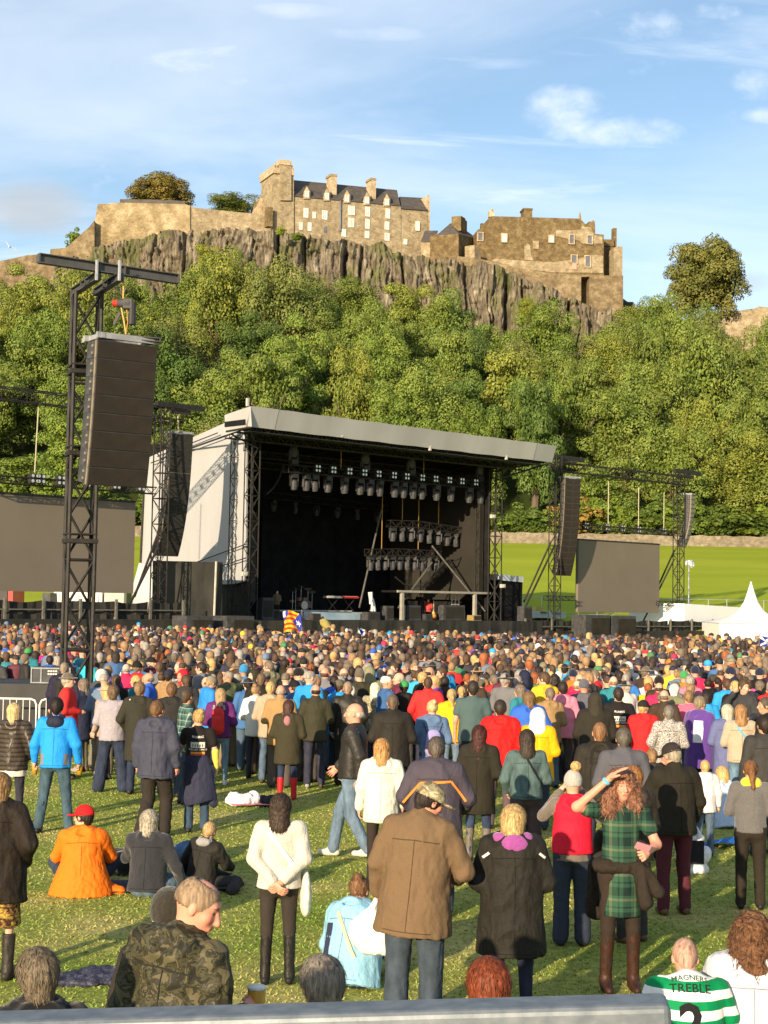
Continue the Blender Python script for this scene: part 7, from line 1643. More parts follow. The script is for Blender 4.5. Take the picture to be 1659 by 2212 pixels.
    bag(r, P, -1, 'white carrier bag in the left hand of the man in the brown jacket', (.75, .75, .72), (.16, .10, .19), drop=.30)
    r, P = HH(1108, 1738, 1.63, rot=2, pose=Pose(hyaw=-.3, hpitch=.2, ra='front', la='front', build=1.15), build=1.15, hair=('bob', (.52, .36, .15)), top=dict(c=(.020, .018, .014), hem=.57, loose=.055, amp=.011), legs=('slim', 'denim', NAVY), label='person in a long black waterproof jacket with a magenta hood lining and blond hair',
              extra=lambda root, P, part, res: blob(root, 'hood_lining', [C(P.U((-.105, -.06, 1.475)), P.U((.105, -.06, 1.475)), .05, .05), E(P.U((0, -.135, 1.435)), (.11, .045, .085)), C(P.U((-.12, -.02, 1.47)), P.U((.12, -.02, 1.47)), .05, .05)], 'fleece', (.30, .07, .26)))
    for sg in (1, -1): strap(r, P, lerp_pts((sg * .20, 1.375), (sg * .25, 1.335), 2, -1), .02, (.7, .7, .68), 'reflective_strip')
    # the woman facing the camera in a tartan dress
    r, P = HH(1343, 1664, 1.79, rot=184, pose=Pose(ra=((.37, .06, 1.45), (.13, .15, 1.685)), la=((.27, .06, 1.16), (.155, .24, 1.13)), hyaw=.08), skin='pink', hair=('curly', (.26, .12, .07)), top=dict(name='dress', m='tartan', c=(1.000, 1.000, 1.000), hem=.60, loose=-.014, sleeves='short', hood=False, amp=.004), legs=('slim', 'cloth', (.03, .020, .014)), shoes=dict(boot=.38, c=(.041, .017, .010)), bare='arms', grip=(.05, .9), label='smiling person in a green tartan dress shading the eyes with one hand')
    blob(r, 'tied_jacket', [C((-.06, 0, .985), (.06, 0, .985), .178, .178, sc=(1.000, 1.250, 2.400), k=.02), C((-.12, .12, .98), (-.17, .15, .72), .05, .055), C((-.17, .13, .95), (-.27, .12, .80), .045, .05), C((.12, -.14, .96), (.15, -.16, .62), .11, .10, sc=(1.000, 2.000, 1.000)), C((-.12, -.14, .96), (-.10, -.16, .66), .11, .10, sc=(1.000, 2.000, 1.000))], 'cloth', (.026, .019, .013), .012, .016)
    w = P.U(P.arms[0][2]); e_ = P.U(P.arms[0][1]); d = (w - e_) / np.linalg.norm(w - e_); mb = MB(); mb.tube([Vector(w - d * .045), Vector(w - d * .02)], .036, 14, False); attach(r, 'wristband', mb, 'cloth', (.12, .45, .65), True)
    w = P.U(P.arms[1][2]); p = wpos(r, w + np.array([.055, .07, .05])); mb = MB(); mb.box((0, 0, 0), (.125, .012, .06)); o = mb.build('phone', mat('pink_phone', (.55, .25, .28), (.5, .22, .25), 4, .3)); o.location = p; o.rotation_euler = (.5, .3, .2); tag(o, 'pink-cased phone in the hand of the person in the tartan dress', 'phone')
    r, P = HH(1238, 1668, yf=2030, rot=-3, pose=Pose(ra='photo', la='photo', hyaw=.15), hair=('none', 'dark'), hat=('beanie', (.38, .36, .32), 'fleece'), top=dict(c=(.155, .125, .100), m='fleece', hem=.86, hood=False, loose=.01), over=dict(c=(.620, .012, .035), hem=.93, loose=.035, m='shell', hood=True), legs=('loose', 'cloth', (.028, .035, .055)), shoes=dict(c=(.020, .020, .020)), label='person in a red hooded vest and bobble hat holding both hands up',
              extra=lambda root, P, part, res: blob(root, 'pompom', [E(P.Hd((.02, -.04, 1.80)), .052)], 'curl', (.60, .36, .14), .008, .008))
    r, P = HH(1366, 1656, fd=226, h=1.63, rot=24, pose=Pose(ra='phone', la='phone', hyaw=-.2), hair=('mop', (.34, .15, .05)), top=dict(c=(.034, .026, .020), hem=.82, loose=.045), legs=('jeans', 'denim', (.03, .028, .028)), shoes=dict(c=(.100, .050, .035)), label='person with ginger hair in dark clothes standing just behind the tartan dress')
    p = gnd(1300, 2010); world_blob('shoulder_bag', [E((0, 0, .62), (.13, .09, .2)), E((0, 0, .85), (.07, .06, .12))], 'shell', (.03, .024, .018), (p.x - .02, p.y, 0), 0, 'dark shoulder bag hanging left of the tartan dress', 'bag')
    r, P = HH(1457, 1605, yf=1965, rot=12, pose=Pose(la='face', ra=((.27, .0, 1.13), (.27, .12, .93)), hyaw=.35, hpitch=.3, build=1.08), build=1.08, skin='pink', hair=('short', (.30, .26, .19)), hat=('cap', (.03, .022, .02), 'cloth'), top=dict(c=(.019, .016, .010), m='cloth', hem=.82, loose=.04, collar=True, hood=False, amp=.008), legs=('jeans', 'cloth', (.085, .018, .026)), shoes=dict(boot=.28, c=(.120, .065, .030)), label='man in a black coat, black cap and maroon trousers with a carrier bag')
    bag(r, P, 1, 'white carrier bag with a black print held by the man in maroon trousers', (.75, .76, .78), (.17, .07, .24), drop=.36)
    p = wpos(r, P.U(P.arms[0][2])); mb = MB(); mb.box((0, 0, 0), (.20, .01, .24)); o = mb.build('bag_print', MP['cloth'], None, color=(.015, .015, .018)); o.location = (p.x - .01, p.y - .085, p.z - .32); o.name = 'carrier_bag_print'
    for b_ in bpy.data.objects:
        if b_.name.startswith('carrier_bag') and 'maroon' in b_.get('label', ''):
            bpy.context.view_layer.update(); o.parent = b_; o.matrix_parent_inverse = b_.matrix_world.inverted(); o.name = 'black_print'
    r, P = HH(1622, 1641, yf=1954, rot=-10, pose=Pose(ra='phone', la='front', hpitch=.2), hair=('pony', (.22, .10, .04)), top=dict(c=(.125, .118, .115), m='fleece', hem=.90, hood=False, loose=.012, name='sweater'), legs=('jeans', 'cloth', (.024, .018, .012)), shoes=dict(boot=.2, c=(.014, .012, .010)), label='person in a grey sweater with a yellow scarf and black trousers',
              extra=lambda root, P, part, res: blob(root, 'scarf', [C(P.U((-.05, -.03, 1.46)), P.U((.05, -.03, 1.46)), .075, .075), E(P.U((.10, .0, 1.43)), (.06, .06, .04))], 'fleece', (.62, .50, .05), .012, .006))
    # ------------------------------------------------ middle of the open grass
    r, P = HH(766, 1518, yf=1848, rot=78, pose=Pose('stride', ra='swing', la='swingb', hyaw=.05, build=1.08), build=1.08, skin='pink', hair=('bald', (.45, .38, .32)), top=dict(m='thin_stripes', c=(1.000, 1.000, 1.000), name='sweater', hem=.87, hood=False, loose=.004), over=dict(c=(.020, .018, .015), m='leather', hem=.90, loose=.022, name='jacket'), legs=('jeans', 'denim', (.12, .175, .24)), shoes=dict(c=(.600, .550, .480), m='cloth'), label='bald man walking to the left in jeans, white trainers and a black jacket over stripes',
              extra=lambda root, P, part, res: [part('sleeve', sdf_wr([C(P.U(sh), P.U(el), .078, .064, k=.03), C(P.U(el), P.U(el) + (P.U(wr) - P.U(el)) * .92, .064, .052, k=.02)], res), 'leather', (.03, .026, .022)) for sh, el, wr in P.arms])
    front_cut(r)
    r, P = HH(826, 1595, yf=1905, rot=-3, pose=Pose(hyaw=-.1, ra=((.25, -.03, 1.13), (.25, .08, .93))), hair=('long', (.46, .25, .09)), top=dict(c=(.620, .610, .520), hem=.76, loose=.03, amp=.009), legs=('slim', 'cloth', (.03, .022, .018)), shoes=dict(c=(.020, .020, .020)), label='person with long blond hair in a white hooded jacket and black leggings')
    r, P = HH(943, 1592, 1.78, rot=-6, pose=Pose(build=1.22, ra=((.30, .02, 1.14), (.27, .22, 1.0)), la='pocket', hpitch=.15), build=1.22, skin='pink', hair=('short', (.10, .08, .065)), top=dict(c=(.065, .055, .072), m='shell', hem=.72, loose=.045, hood=False, collar=True), legs=('jeans', 'denim', DKJ), label='broad man in a dark purple-grey jacket with an orange stripe across the back')
    strap(r, P, lerp_pts((-.31, 1.10), (-.14, 1.30), 6, -1) + lerp_pts((-.14, 1.30), (.16, 1.32), 6, -1)[1:] + lerp_pts((.16, 1.32), (.30, 1.12), 6, -1)[1:], .022, (.75, .24, .04), 'stripe')
    r, P = HH(1036, 1567, 1.64, rot=-14, pose=Pose(ra='front', la='front', hpitch=.15), hair=('long', (.06, .018, .012)), top=dict(c=(.022, .019, .012), m='cloth', hem=.62, loose=.035, name='coat'), legs=('slim', 'denim', (.03, .045, .09)), shoes=dict(boot=.35, c=(.140, .120, .100)), label='person with wavy dark red hair in a black hooded coat beside the red jacket')
    r, P = HH(1138, 1576, 1.66, rot=4, pose=Pose(ra='front', la=((.27, -.02, 1.13), (.22, .10, .98))), hair=('long', (.045, .032, .022)), top=dict(c=(.075, .120, .120), m='denim', hem=.90, loose=.025, hood=False, collar=True), legs=('wide', 'cloth', (.075, .052, .055)), label='person in a faded green-blue denim jacket with a black strap across the back')
    strap(r, P, lerp_pts((-.03, 1.42), (.19, 1.05), 7, -1), .025, (.012, .012, .014))
    HH(1081, 1512, 1.78, rot=-4, pose=Pose(ra='front', la='front', build=1.1), build=1.1, hair=('short', (.03, .02, .015)), top=dict(c=(.720, .014, .014), hem=.68, loose=.05, amp=.012), legs=('jeans', 'cloth', (.10, .07, .08)), label='person in a large bright red hooded jacket with short dark hair')
    HH(1162, 1532, 1.66, rot=-8, pose=Pose(ra='front', la='front', hpitch=.3, build=1.05), build=1.05, hair=('none', 'dark'), hat=('hoodup', (.78, .78, .80), 'cloth'), top=dict(c=(.800, .400, .008), hem=.70, loose=.05), legs=('jeans', 'denim', DKJ), label='person with a white hood up and a yellow jacket, right of the big red jacket')
    HH(1143, 1494, 1.72, rot=5, pose=Pose(ra='pocket', la='pocket', build=1.15), build=1.15, hair=('bob', (.16, .09, .04)), top=dict(c=(.035, .120, .500), hem=.74, loose=.06), legs=('jeans', 'denim', DKJ), label='person in a royal blue jacket behind the yellow jacket and white hood')
    HH(1022, 1471, 1.86, rot=0, pose=Pose(build=1.12), build=1.12, hair=('short', (.03, .022, .016)), skin='pink', bare='arms', top=dict(c=(.065, .105, .105), m='cloth', sleeves='short', hood=False, hem=.84, loose=.02, name='shirt'), legs=('jeans', 'denim', DKJ), label='tall dark-haired man in a dark teal T-shirt with bare arms')
    r, P = HH(934, 1513, 1.67, rot=6, pose=Pose(ra='front', la='front'), hair=('bun', (.50, .36, .17)), top=dict(c=(.100, .165, .290), m='cloth', hem=.50, loose=.03, name='coat'), legs=('jeans', 'denim', DKJ), label='person in a long denim-blue coat with a lilac drawstring bag on the back')
    blob(r, 'drawstring_bag', [C(P.U((0, -.19, 1.0)), P.U((0, -.19, 1.2)), .13, .11, sc=(1.000, 2.000, 1.000))], 'shell', (.30, .27, .52)); strap(r, P, lerp_pts((-.07, 1.18), (-.15, 1.40), 4, -1), .012, (.03, .03, .08)); strap(r, P, lerp_pts((.07, 1.18), (.15, 1.40), 4, -1), .012, (.03, .03, .08))
    HH(976, 1488, 1.65, rot=0, pose=Pose(ra='front', la='front'), hair=('pony', (.42, .29, .13)), top=dict(c=(.800, .430, .012), hem=.80, loose=.035), legs=('jeans', 'denim', (.12, .17, .24)), label='person with tied-up fair hair in a yellow jacket beside the teal T-shirt')
    HH(849, 1500, 1.79, rot=0, pose=Pose(build=1.18, ra='front', la='front'), build=1.18, skin='tan', hair=('crop', (.12, .08, .05)), top=dict(c=(.022, .019, .015), hem=.74, loose=.035, hood=False, collar=True), legs=('loose', 'cloth', BLK), label='broad short-haired man in a plain black jacket behind the white hooded jacket')
    # ------------------------------------------------ right of the middle
    HH(1347, 1572, 1.77, rot=0, pose=Pose(build=1.15, la='front', ra='down'), build=1.15, skin='pink', hair=('short', (.11, .095, .075)), top=dict(c=(.085, .085, .100), m='cloth', hem=.72, loose=.03, hood=False, collar=True, name='jacket'), legs=('loose', 'cloth', (.02, .025, .05)), label='grey-haired man in a plain slate-grey jacket left of the black cap')
    r, P = HH(1296, 1560, 1.79, rot=-6, pose=Pose(build=1.08), build=1.08, skin='pink', hair=('crop', (.22, .11, .05)), top=dict(c=(.024, .020, .015), hem=.72, loose=.04), legs=('jeans', 'denim', DKJ), label='short-haired man in a black hooded jacket with a small backpack left of the slate-grey jacket'); backpack(r, P, (.03, .028, .022), z=1.08, s=.9)
    HH(1286, 1499, 1.76, rot=0, pose=Pose(build=1.12, ra='front', la='front'), build=1.12, hair=('none', 'dark'), hat=('hoodup', (.035, .030, .020), 'cloth'), top=dict(c=(.024, .020, .014), m='cloth', hem=.50, loose=.055, name='coat'), legs=('loose', 'cloth', BLK), label='person with the hood up in a long dark olive coat')
    r, P = HH(1336, 1485, 1.77, rot=0, pose=Pose(build=1.1, la='front'), build=1.1, skin='tan', hair=('short', (.03, .02, .015)), bare='arms', top=dict(c=(.015, .012, .011), m='cloth', hem=.82, hood=False, sleeves='short', loose=.02, name='shirt'), legs=('loose', 'cloth', BLK), label='dark-haired man in a black tour T-shirt with a white and orange back print'); tour(r, P)
    HH(1390, 1513, 1.62, rot=-6, pose=Pose(ra='front', la='front', hyaw=-.6), hair=('short', (.4, .28, .1)), hat=('cap', (.02, .018, .02), 'cloth'), top=dict(c=(.620, .020, .022), hem=.80, loose=.035), legs=('jeans', 'denim', (.08, .14, .2)), label='person in a red hooded waistcoat and black cap among the standing crowd')
    HH(1445, 1524, 1.64, rot=-5, pose=Pose(ra='front', la='pocket'), hair=('short', (.16, .14, .115)), top=dict(m='sparkle', c=(1.000, 1.000, 1.000), hem=.80, hood=False, loose=.03, collar=True), legs=('loose', 'cloth', BLK), label='person with short grey hair in a black and white speckled jacket')
    HH(1487, 1492, 1.66, rot=0, pose=Pose(ra='front', la='front', build=1.1), build=1.1, hair=('short', (.22, .13, .06)), top=dict(c=(.780, .120, .200), m='fleece', hem=.80, hood=False, loose=.03, name='sweater'), legs=('jeans', 'denim', DKJ), label='person in a bright pink sweater right of the speckled jacket')
    r, P = HH(1513, 1504, 1.72, rot=-50, pose=Pose(ra='phone', la='phone', build=1.15), build=1.15, skin='pink', hair=('short', (.22, .17, .10)), top=dict(c=(.100, .045, .240), m='fleece', hem=.62, loose=.045, name='coat'), legs=('loose', 'cloth', BLK), label='person in a purple fleece with a big white panel, turned to the right'); patch(r, P, .02, 1.02, .16, 1.36, (.8, .78, .74), name='white_panel')
    HH(1571, 1522, 1.64, rot=0, pose=Pose(ra='front', la='front'), hair=('bob', (.45, .40, .30)), top=dict(c=(.120, .135, .270), m='shell', hem=.50, loose=.04, name='coat'), legs=('loose', 'cloth', (.10, .09, .09)), label='person with a silver-blond bob in a long grey-blue raincoat')
    r, P = HH(1600, 1522, 1.66, rot=-3, pose=Pose(ra='front', la='front'), hair=('long', (.28, .15, .06)), top=dict(c=(.420, .330, .235), m='fleece', hem=.84, hood=False, loose=.03), legs=('jeans', 'denim', (.12, .2, .27)), label='person in a beige fleece jacket with a light blue strap across the back'); strap(r, P, lerp_pts((-.08, 1.40), (.17, 1.08), 7, -1), .03, (.12, .35, .5))
    HH(1409, 1617, 1.36, rot=4, pose=Pose(hpitch=.2), skin='pink', hair=('short', (.26, .15, .07)), top=dict(c=(.041, .035, .031), hem=.78, loose=.045), legs=('loose', 'cloth', (.02, .025, .05)), label='child in a dark grey jacket between the slate-grey jacket and the black coat')
    HH(1650, 1546, 1.76, rot=10, pose=Pose(build=1.1), build=1.1, hair=('short', 'dark'), skin='tan', top=dict(c=(.041, .039, .037), hem=.72, hood=False, loose=.03), legs=('jeans', 'denim', DKJ), label='man in a dark grey jacket cut off by the right edge above the grey sweater')
    HH(1652, 1507, 1.78, rot=80, pose=Pose(hyaw=.3), skin='tan', hair=('short', (.07, .055, .04)), top=dict(c=(.020, .019, .017), hem=.72, loose=.03), legs=('jeans', 'denim', DKJ), label='man in a black jacket facing left at the right edge')
    # ------------------------------------------------ left group
    HH(32, 1519, 1.66, rot=-6, pose=Pose(ra='pocket', la='front', hyaw=.1), hair=('bob', (.52, .36, .17)), top=dict(m='brown_quilt', c=(1.000, 1.000, 1.000), hem=.80, loose=.03, sleeves='puff'), legs=('slim', 'denim', (.03, .03, .045)), label='person with a blond bob in a brown quilted jacket by the steel barrier',
       extra=lambda root, P, part, res: blob(root, 'shirt_hem', [C((0, 0, .70), (0, 0, .84), .20, .19, sc=(1.000, 1.200, 1.000), clip=[((0, 0, -1), -.72)])], 'cloth', (.62, .58, .50)))
    r, P = HH(124, 1507, yf=1793, rot=0, pose=Pose('wide', ra='hold', la='hold'), hair=('short', (.022, .016, .014)), top=dict(c=(.020, .270, .720), hem=.84, loose=.025, hood=False), legs=('jeans', 'denim', (.05, .09, .12)), shoes=dict(boot=.33, welly=True, c=(.012, .012, .012)), grip=(1, 1), label='man in a bright blue jacket and black wellingtons with a beer cup in each hand',
              extra=lambda root, P, part, res: blob(root, 'hood', [E(P.U((0, -.10, 1.42)), (.115, .06, .085)), C(P.U((-.075, -.03, 1.475)), P.U((.075, -.03, 1.475)), .045, .045)], 'shell', (.018, .022, .045)))
    for sg in (1, -1): patch(r, P, sg * .13, .88, sg * .185, 1.02, (.2, .2, .21), name='side_panel'); 
    cup(r, P, 1, 'beer cup in the right hand of the man in the bright blue jacket', (.5, .27, .02)); cup(r, P, -1, 'beer cup in the left hand of the man in the bright blue jacket', (.5, .27, .02))
    r, P = HH(140, 1431, 1.82, rot=-4, pose=Pose(build=1.15, ra='pocket', la='down'), build=1.15, skin='pink', hair=('crop', (.25, .19, .14)), top=dict(c=(.019, .017, .037), hem=.72, loose=.04), legs=('jeans', 'denim', JEAN), label='big man in a navy jacket wearing a small black backpack near the tower'); backpack(r, P, (.022, .022, .02), z=1.20, s=.85)
    HH(218, 1455, 1.79, fd=118, rot=-28, pose=Pose(hyaw=-.5, hpitch=.15, ra='front', build=1.1), build=1.1, skin='pink', hair=('short', 'white'), top=dict(c=(.055, .060, .070), hem=.74, loose=.035), legs=('jeans', 'cloth', (.16, .15, .12)), label='white-haired man in a dark grey jacket leaning to the right')
    HH(228, 1480, 1.60, rot=60, pose=Pose(hyaw=-.2), hair=('long', (.5, .33, .14)), hat=('brim', (.50, .28, .22), 'fleece'), top=dict(c=(.350, .250, .200), hem=.8, m='fleece', hood=False), legs=('slim', 'cloth', BLK), label='person in a pink felt hat beside the patterned grey sweater')
    HH(246, 1480, yf=1706, rot=-2, pose=Pose('wide', ra='front', la='front', build=1.1), build=1.1, hair=('mop', (.12, .075, .04)), top=dict(m='fair_isle', c=(1.000, 1.000, 1.000), hem=.84, hood=False, loose=.025, name='sweater'), legs=('wide', 'denim', (.025, .035, .065)), label='person in a patterned grey sweater and wide dark jeans')
    HH(303, 1473, yf=1711, rot=-4, pose=Pose(hyaw=-.15, ra='pocket', la='pocket'), hair=('short', (.20, .12, .06)), skin='pink', top=dict(c=(.029, .027, .018), m='cloth', hem=.52, loose=.04, name='coat'), legs=('jeans', 'denim', (.02, .028, .055)), label='person in a long dark olive parka with a white fur collar',
       extra=lambda root, P, part, res: blob(root, 'fur_collar', [C(P.U((-.12, -.06, 1.44)), P.U((.12, -.06, 1.44)), .035, .035), C(P.U((.12, -.06, 1.44)), P.U((.1, .05, 1.42)), .03, .03)], 'fleece', (.6, .58, .54), .014, .01))
    HH(341, 1513, yf=1803, rot=-10, pose=Pose('walk', hyaw=-.3, build=1.05), build=1.05, skin='pink', hair=('short', (.16, .085, .04)), top=dict(c=(.050, .052, .078), hem=.76, loose=.045, amp=.013), legs=('loose', 'cloth', (.028, .022, .018)), label='man in a creased navy-grey waterproof jacket and black trousers')
    r, P = HH(430, 1532, yf=1792, rot=4, pose=Pose(ra='down', la='face', hyaw=.3), hair=('bun', (.50, .33, .13)), bare='arms', top=dict(c=(.014, .011, .010), m='cloth', hem=.86, hood=False, sleeves='short', loose=.01, name='shirt'), legs=('jeans', 'denim', (.035, .06, .10)), label='person in a black tour T-shirt with a navy jacket tied round the waist'); tour(r, P)
    blob(r, 'tied_jacket', [C((-.05, 0, .98), (.05, 0, .98), .17, .17, sc=(1.000, 1.200, 2.600), k=.02), C((0, -.09, .95), (.03, -.12, .50), .19, .22, sc=(1.000, 2.400, 1.000), clip=[((.25, 0, -1), -.42)]), C((.14, -.1, .9), (.24, -.1, .42), .07, .06, sc=(1.000, 1.600, 1.000))], 'shell', (.026, .028, .055), .014, .009)
    w = P.U(P.arms[0][2]); e_ = P.U(P.arms[0][1]); blob(r, 'sleeve', [C(e_, e_ + (w - e_) * .92, .052, .042)], 'cloth', (.72, .55, .10), .013)
    r, P = HH(477, 1487, yf=1693, rot=-4, pose=Pose(ra='front', la='front', hyaw=.2), hair=('long', (.36, .23, .11)), top=dict(c=(.115, .022, .125), hem=.86, loose=.035), legs=('slim', 'denim', (.14, .22, .29)), shoes=dict(c=(.600, .580, .550), m='cloth'), label='person in a purple hooded jacket wearing a red backpack'); backpack(r, P, (.62, .035, .03), z=1.16, s=.9, c2=(.3, .28, .26))
    HH(493, 1449, 1.77, rot=40, pose=Pose(ra='shade', hyaw=.3, build=1.1), build=1.1, skin='tan', hair=('thin', (.25, .2, .15)), top=dict(c=(.085, .095, .050), hem=.76, loose=.035), legs=('loose', 'cloth', (.22, .18, .105)), label='man in an olive green jacket and khaki trousers shading his eyes')
    HH(565, 1454, yf=1668, rot=0, pose=Pose(ra='front', la='front', build=1.15), build=1.15, skin='tan', hair=('crop', (.14, .09, .05)), top=dict(c=(.019, .016, .012), hem=.76, loose=.035, hood=False, collar=True), legs=('loose', 'cloth', (.10, .075, .055)), label='short-haired man in a black jacket and brown trousers left of the tan coat')
    HH(607, 1479, yf=1697, rot=-8, pose=Pose(ra='front', la='front', build=1.1), build=1.1, skin='pink', hair=('bald', (.3, .25, .2)), top=dict(c=(.330, .205, .085), m='cloth', hem=.72, loose=.03, hood=False, collar=True, name='coat'), legs=('loose', 'cloth', (.09, .072, .06)), label='bald man in a tan coat and grey trousers')
    HH(624, 1512, yf=1722, rot=-5, pose=Pose(ra='front', la='front', hpitch=.1, build=1.1), build=1.1, hair=('bob', (.05, .022, .015)), top=dict(c=(.041, .035, .018), m='cloth', hem=.62, loose=.04, name='coat'), legs=('slim', 'denim', (.02, .032, .065)), shoes=dict(boot=.3, welly=True, c=(.500, .015, .020)), label='person in a moss green parka with a pink hood lining and red wellingtons',
       extra=lambda root, P, part, res: blob(root, 'hood_lining', [C(P.U((-.07, -.06, 1.465)), P.U((.07, -.06, 1.465)), .045, .045), E(P.U((0, -.15, 1.38)), (.06, .04, .09))], 'fleece', (.35, .15, .16)))
    HH(752, 1472, yf=1692, rot=-4, pose=Pose(build=1.1, ra='pocket'), build=1.1, skin='pink', hair=('crop', (.28, .19, .12)), top=dict(c=(.020, .018, .014), m='leather', hem=.72, loose=.03, hood=False, collar=True), legs=('loose', 'cloth', (.028, .022, .018)), label='man in a black leather jacket and black trousers behind the walking bald man')
    HH(700, 1443, yf=1631, rot=-35, pose=Pose(ra='phone', la='phone', hyaw=-.2, hpitch=.3), skin='tan', hair=('short', (.10, .06, .03)), top=dict(m='camo_navy', c=(1.000, 1.000, 1.000), hem=.80, loose=.03), legs=('jeans', 'denim', (.18, .27, .36)), label='man in a navy patterned hooded jacket and pale jeans looking down')
    HH(636, 1444, 1.66, rot=2, pose=Pose(hyaw=.5, build=1.05), build=1.05, skin='pink', hair=('short', (.38, .33, .26)), top=dict(m='camo_pale', c=(1.000, 1.000, 1.000), hem=.72, loose=.04, hood=False), legs=('loose', 'cloth', BLK), label='person with short fair hair in a pale camouflage jacket')
    HH(811, 1475, 1.63, rot=-6, pose=Pose(), hair=('long', (.72, .62, .42)), top=dict(m='camo_pale', c=(1.000, 1.000, 1.000), hem=.80, loose=.03, hood=False, name='sweater'), legs=('jeans', 'denim', DKJ), label='person with long platinum hair in a brown patterned shawl')
    HH(406, 1488, 1.74, rot=-70, pose=Pose(hyaw=.6), skin='tan', hair=('short', (.06, .04, .025)), top=dict(m='green_check', c=(1.000, 1.000, 1.000), hem=.8, hood=False, loose=.02, name='shirt'), legs=('jeans', 'denim', DKJ), label='dark-haired man in a green checked shirt in profile')
    HH(372, 1475, 1.78, rot=0, pose=Pose(build=1.12), build=1.12, skin='tan', hair=('short', (.13, .065, .03)), top=dict(c=(.024, .022, .020), m='cloth', hem=.72, loose=.035), legs=('jeans', 'denim', DKJ), label='man in a charcoal hooded jacket left of the green checked shirt')
    HH(452, 1460, 1.70, rot=-60, pose=Pose(hpitch=.4, hyaw=.2), hair=('short', (.3, .2, .1)), hat=('cap', (.22, .2, .14), 'cloth'), top=dict(c=(.030, .220, .620), hem=.78, loose=.035), legs=('jeans', 'denim', DKJ), label='person in a khaki cap and bright blue jacket looking down')
    HH(345, 1430, 1.76, rot=0, pose=Pose(build=1.15), build=1.15, skin='tan', hair=('short', (.1, .06, .035)), top=dict(c=(.130, .140, .155), m='cloth', hem=.8, loose=.02, hood=False, name='sweater'), legs=('jeans', 'denim', DKJ), label='man in a plain grey sweatshirt seen from behind left of a red hood')
    HH(393, 1448, 1.68, rot=120, pose=Pose(hyaw=.3), skin='pink', hair=('none', 'dark'), hat=('hoodup', (.62, .015, .03), 'cloth'), top=dict(c=(.620, .015, .030), hem=.8, loose=.03), legs=('jeans', 'denim', DKJ), label='smiling person with a bright red hood up, turned toward the camera')
def sdf_wr(prims, res):
    V, F = sdf_mesh(prims, res, .02); return wrinkle(V, F, .006, 7, 4), F
def front_cut(root):
    """opens the black jacket down the front so the jumper shows"""
    for ch in root.children:
        if ch.name.startswith('jacket'):
            me = ch.data; import bmesh; bm = bmesh.new(); bm.from_mesh(me)
            dl = [f for f in bm.faces if (c := f.calc_center_median()).y > .06 and abs(c.x) < .105 - .03 * (c.z - .9) and c.z < 1.43]
            bmesh.ops.delete(bm, geom=dl, context='FACES'); bm.to_mesh(me); bm.free()
            md = ch.modifiers.new('s', 'SOLIDIFY'); md.thickness = .006
def tour(r, P):
    patch(r, P, -.10, 1.20, .10, 1.28, (.60, .58, .50), name='print'); lettering(r, P, 'RUNRIG', 0, 1.335, .045, (.75, .72, .66), arch=-1.0); lettering(r, P, 'THE LAST DANCE', 0, 1.165, .032, (.8, .77, .7))
    for i in range(5): patch(r, P, -.075 + i * .034, 1.215, -.062 + i * .034, 1.25, (.03, .025, .02), name='print_arch', n=2, lift=.005)
    patch(r, P, -.10, 1.115, .10, 1.145, (.65, .28, .05), name='print_band'); patch(r, P, -.10, 1.095, .10, 1.110, (.6, .08, .03), name='print_band')
def folding_chair(x, y, rz, label, zs=.44):
    e = empty('folding_chair', (x, y, 0), rz, label, 'chair'); mb = MB(); mb.box((0, .12, zs - .03), (.5, .46, .02)); mb.build('seat', MP['shell'], e, color=(.02, .03, .08)); 
    mb = MB()
    for s in (-1, 1): mb.tube([(s * .24, -.1, 0), (s * .24, .34, zs)], .011, 6); mb.tube([(s * .24, .36, 0), (s * .24, -.1, zs), (s * .24, -.16, .62)], .011, 6)
    mb.build('frame', M_STEEL, e)
def sheet(c, w, d, col, label, rz=0.0, m='cloth', seed=1, name='blanket', cat='blanket', amp=.02):
    n = 26; r = np.random.default_rng(seed); g = np.stack(np.meshgrid(np.linspace(-w / 2, w / 2, n), np.linspace(-d / 2, d / 2, n), indexing='ij'), -1).reshape(-1, 2)
    z = .02 + amp * (0.8 + vnoise(np.stack([g[:, 0], g[:, 1], g[:, 0] * 0], 1), seed, 3, 1.6)); rag = 1 + .10 * vnoise(np.stack([g[:, 0], g[:, 1], g[:, 0] * 0], 1), seed + 3, 2, 1.1)
    V = np.stack([g[:, 0] * rag, g[:, 1] * rag, z], 1); idx = np.arange(n * n).reshape(n, n); F = np.stack([idx[:-1, :-1], idx[1:, :-1], idx[1:, 1:], idx[:-1, 1:]], -1).reshape(-1, 4)
    o = obj(name, mesh_np(name, V, F, True), MP[m] if isinstance(m, str) else m, None, col); o.location = (c[0], c[1], 0); o.rotation_euler = (0, 0, rz); return tag(o, label, cat)
heroes()
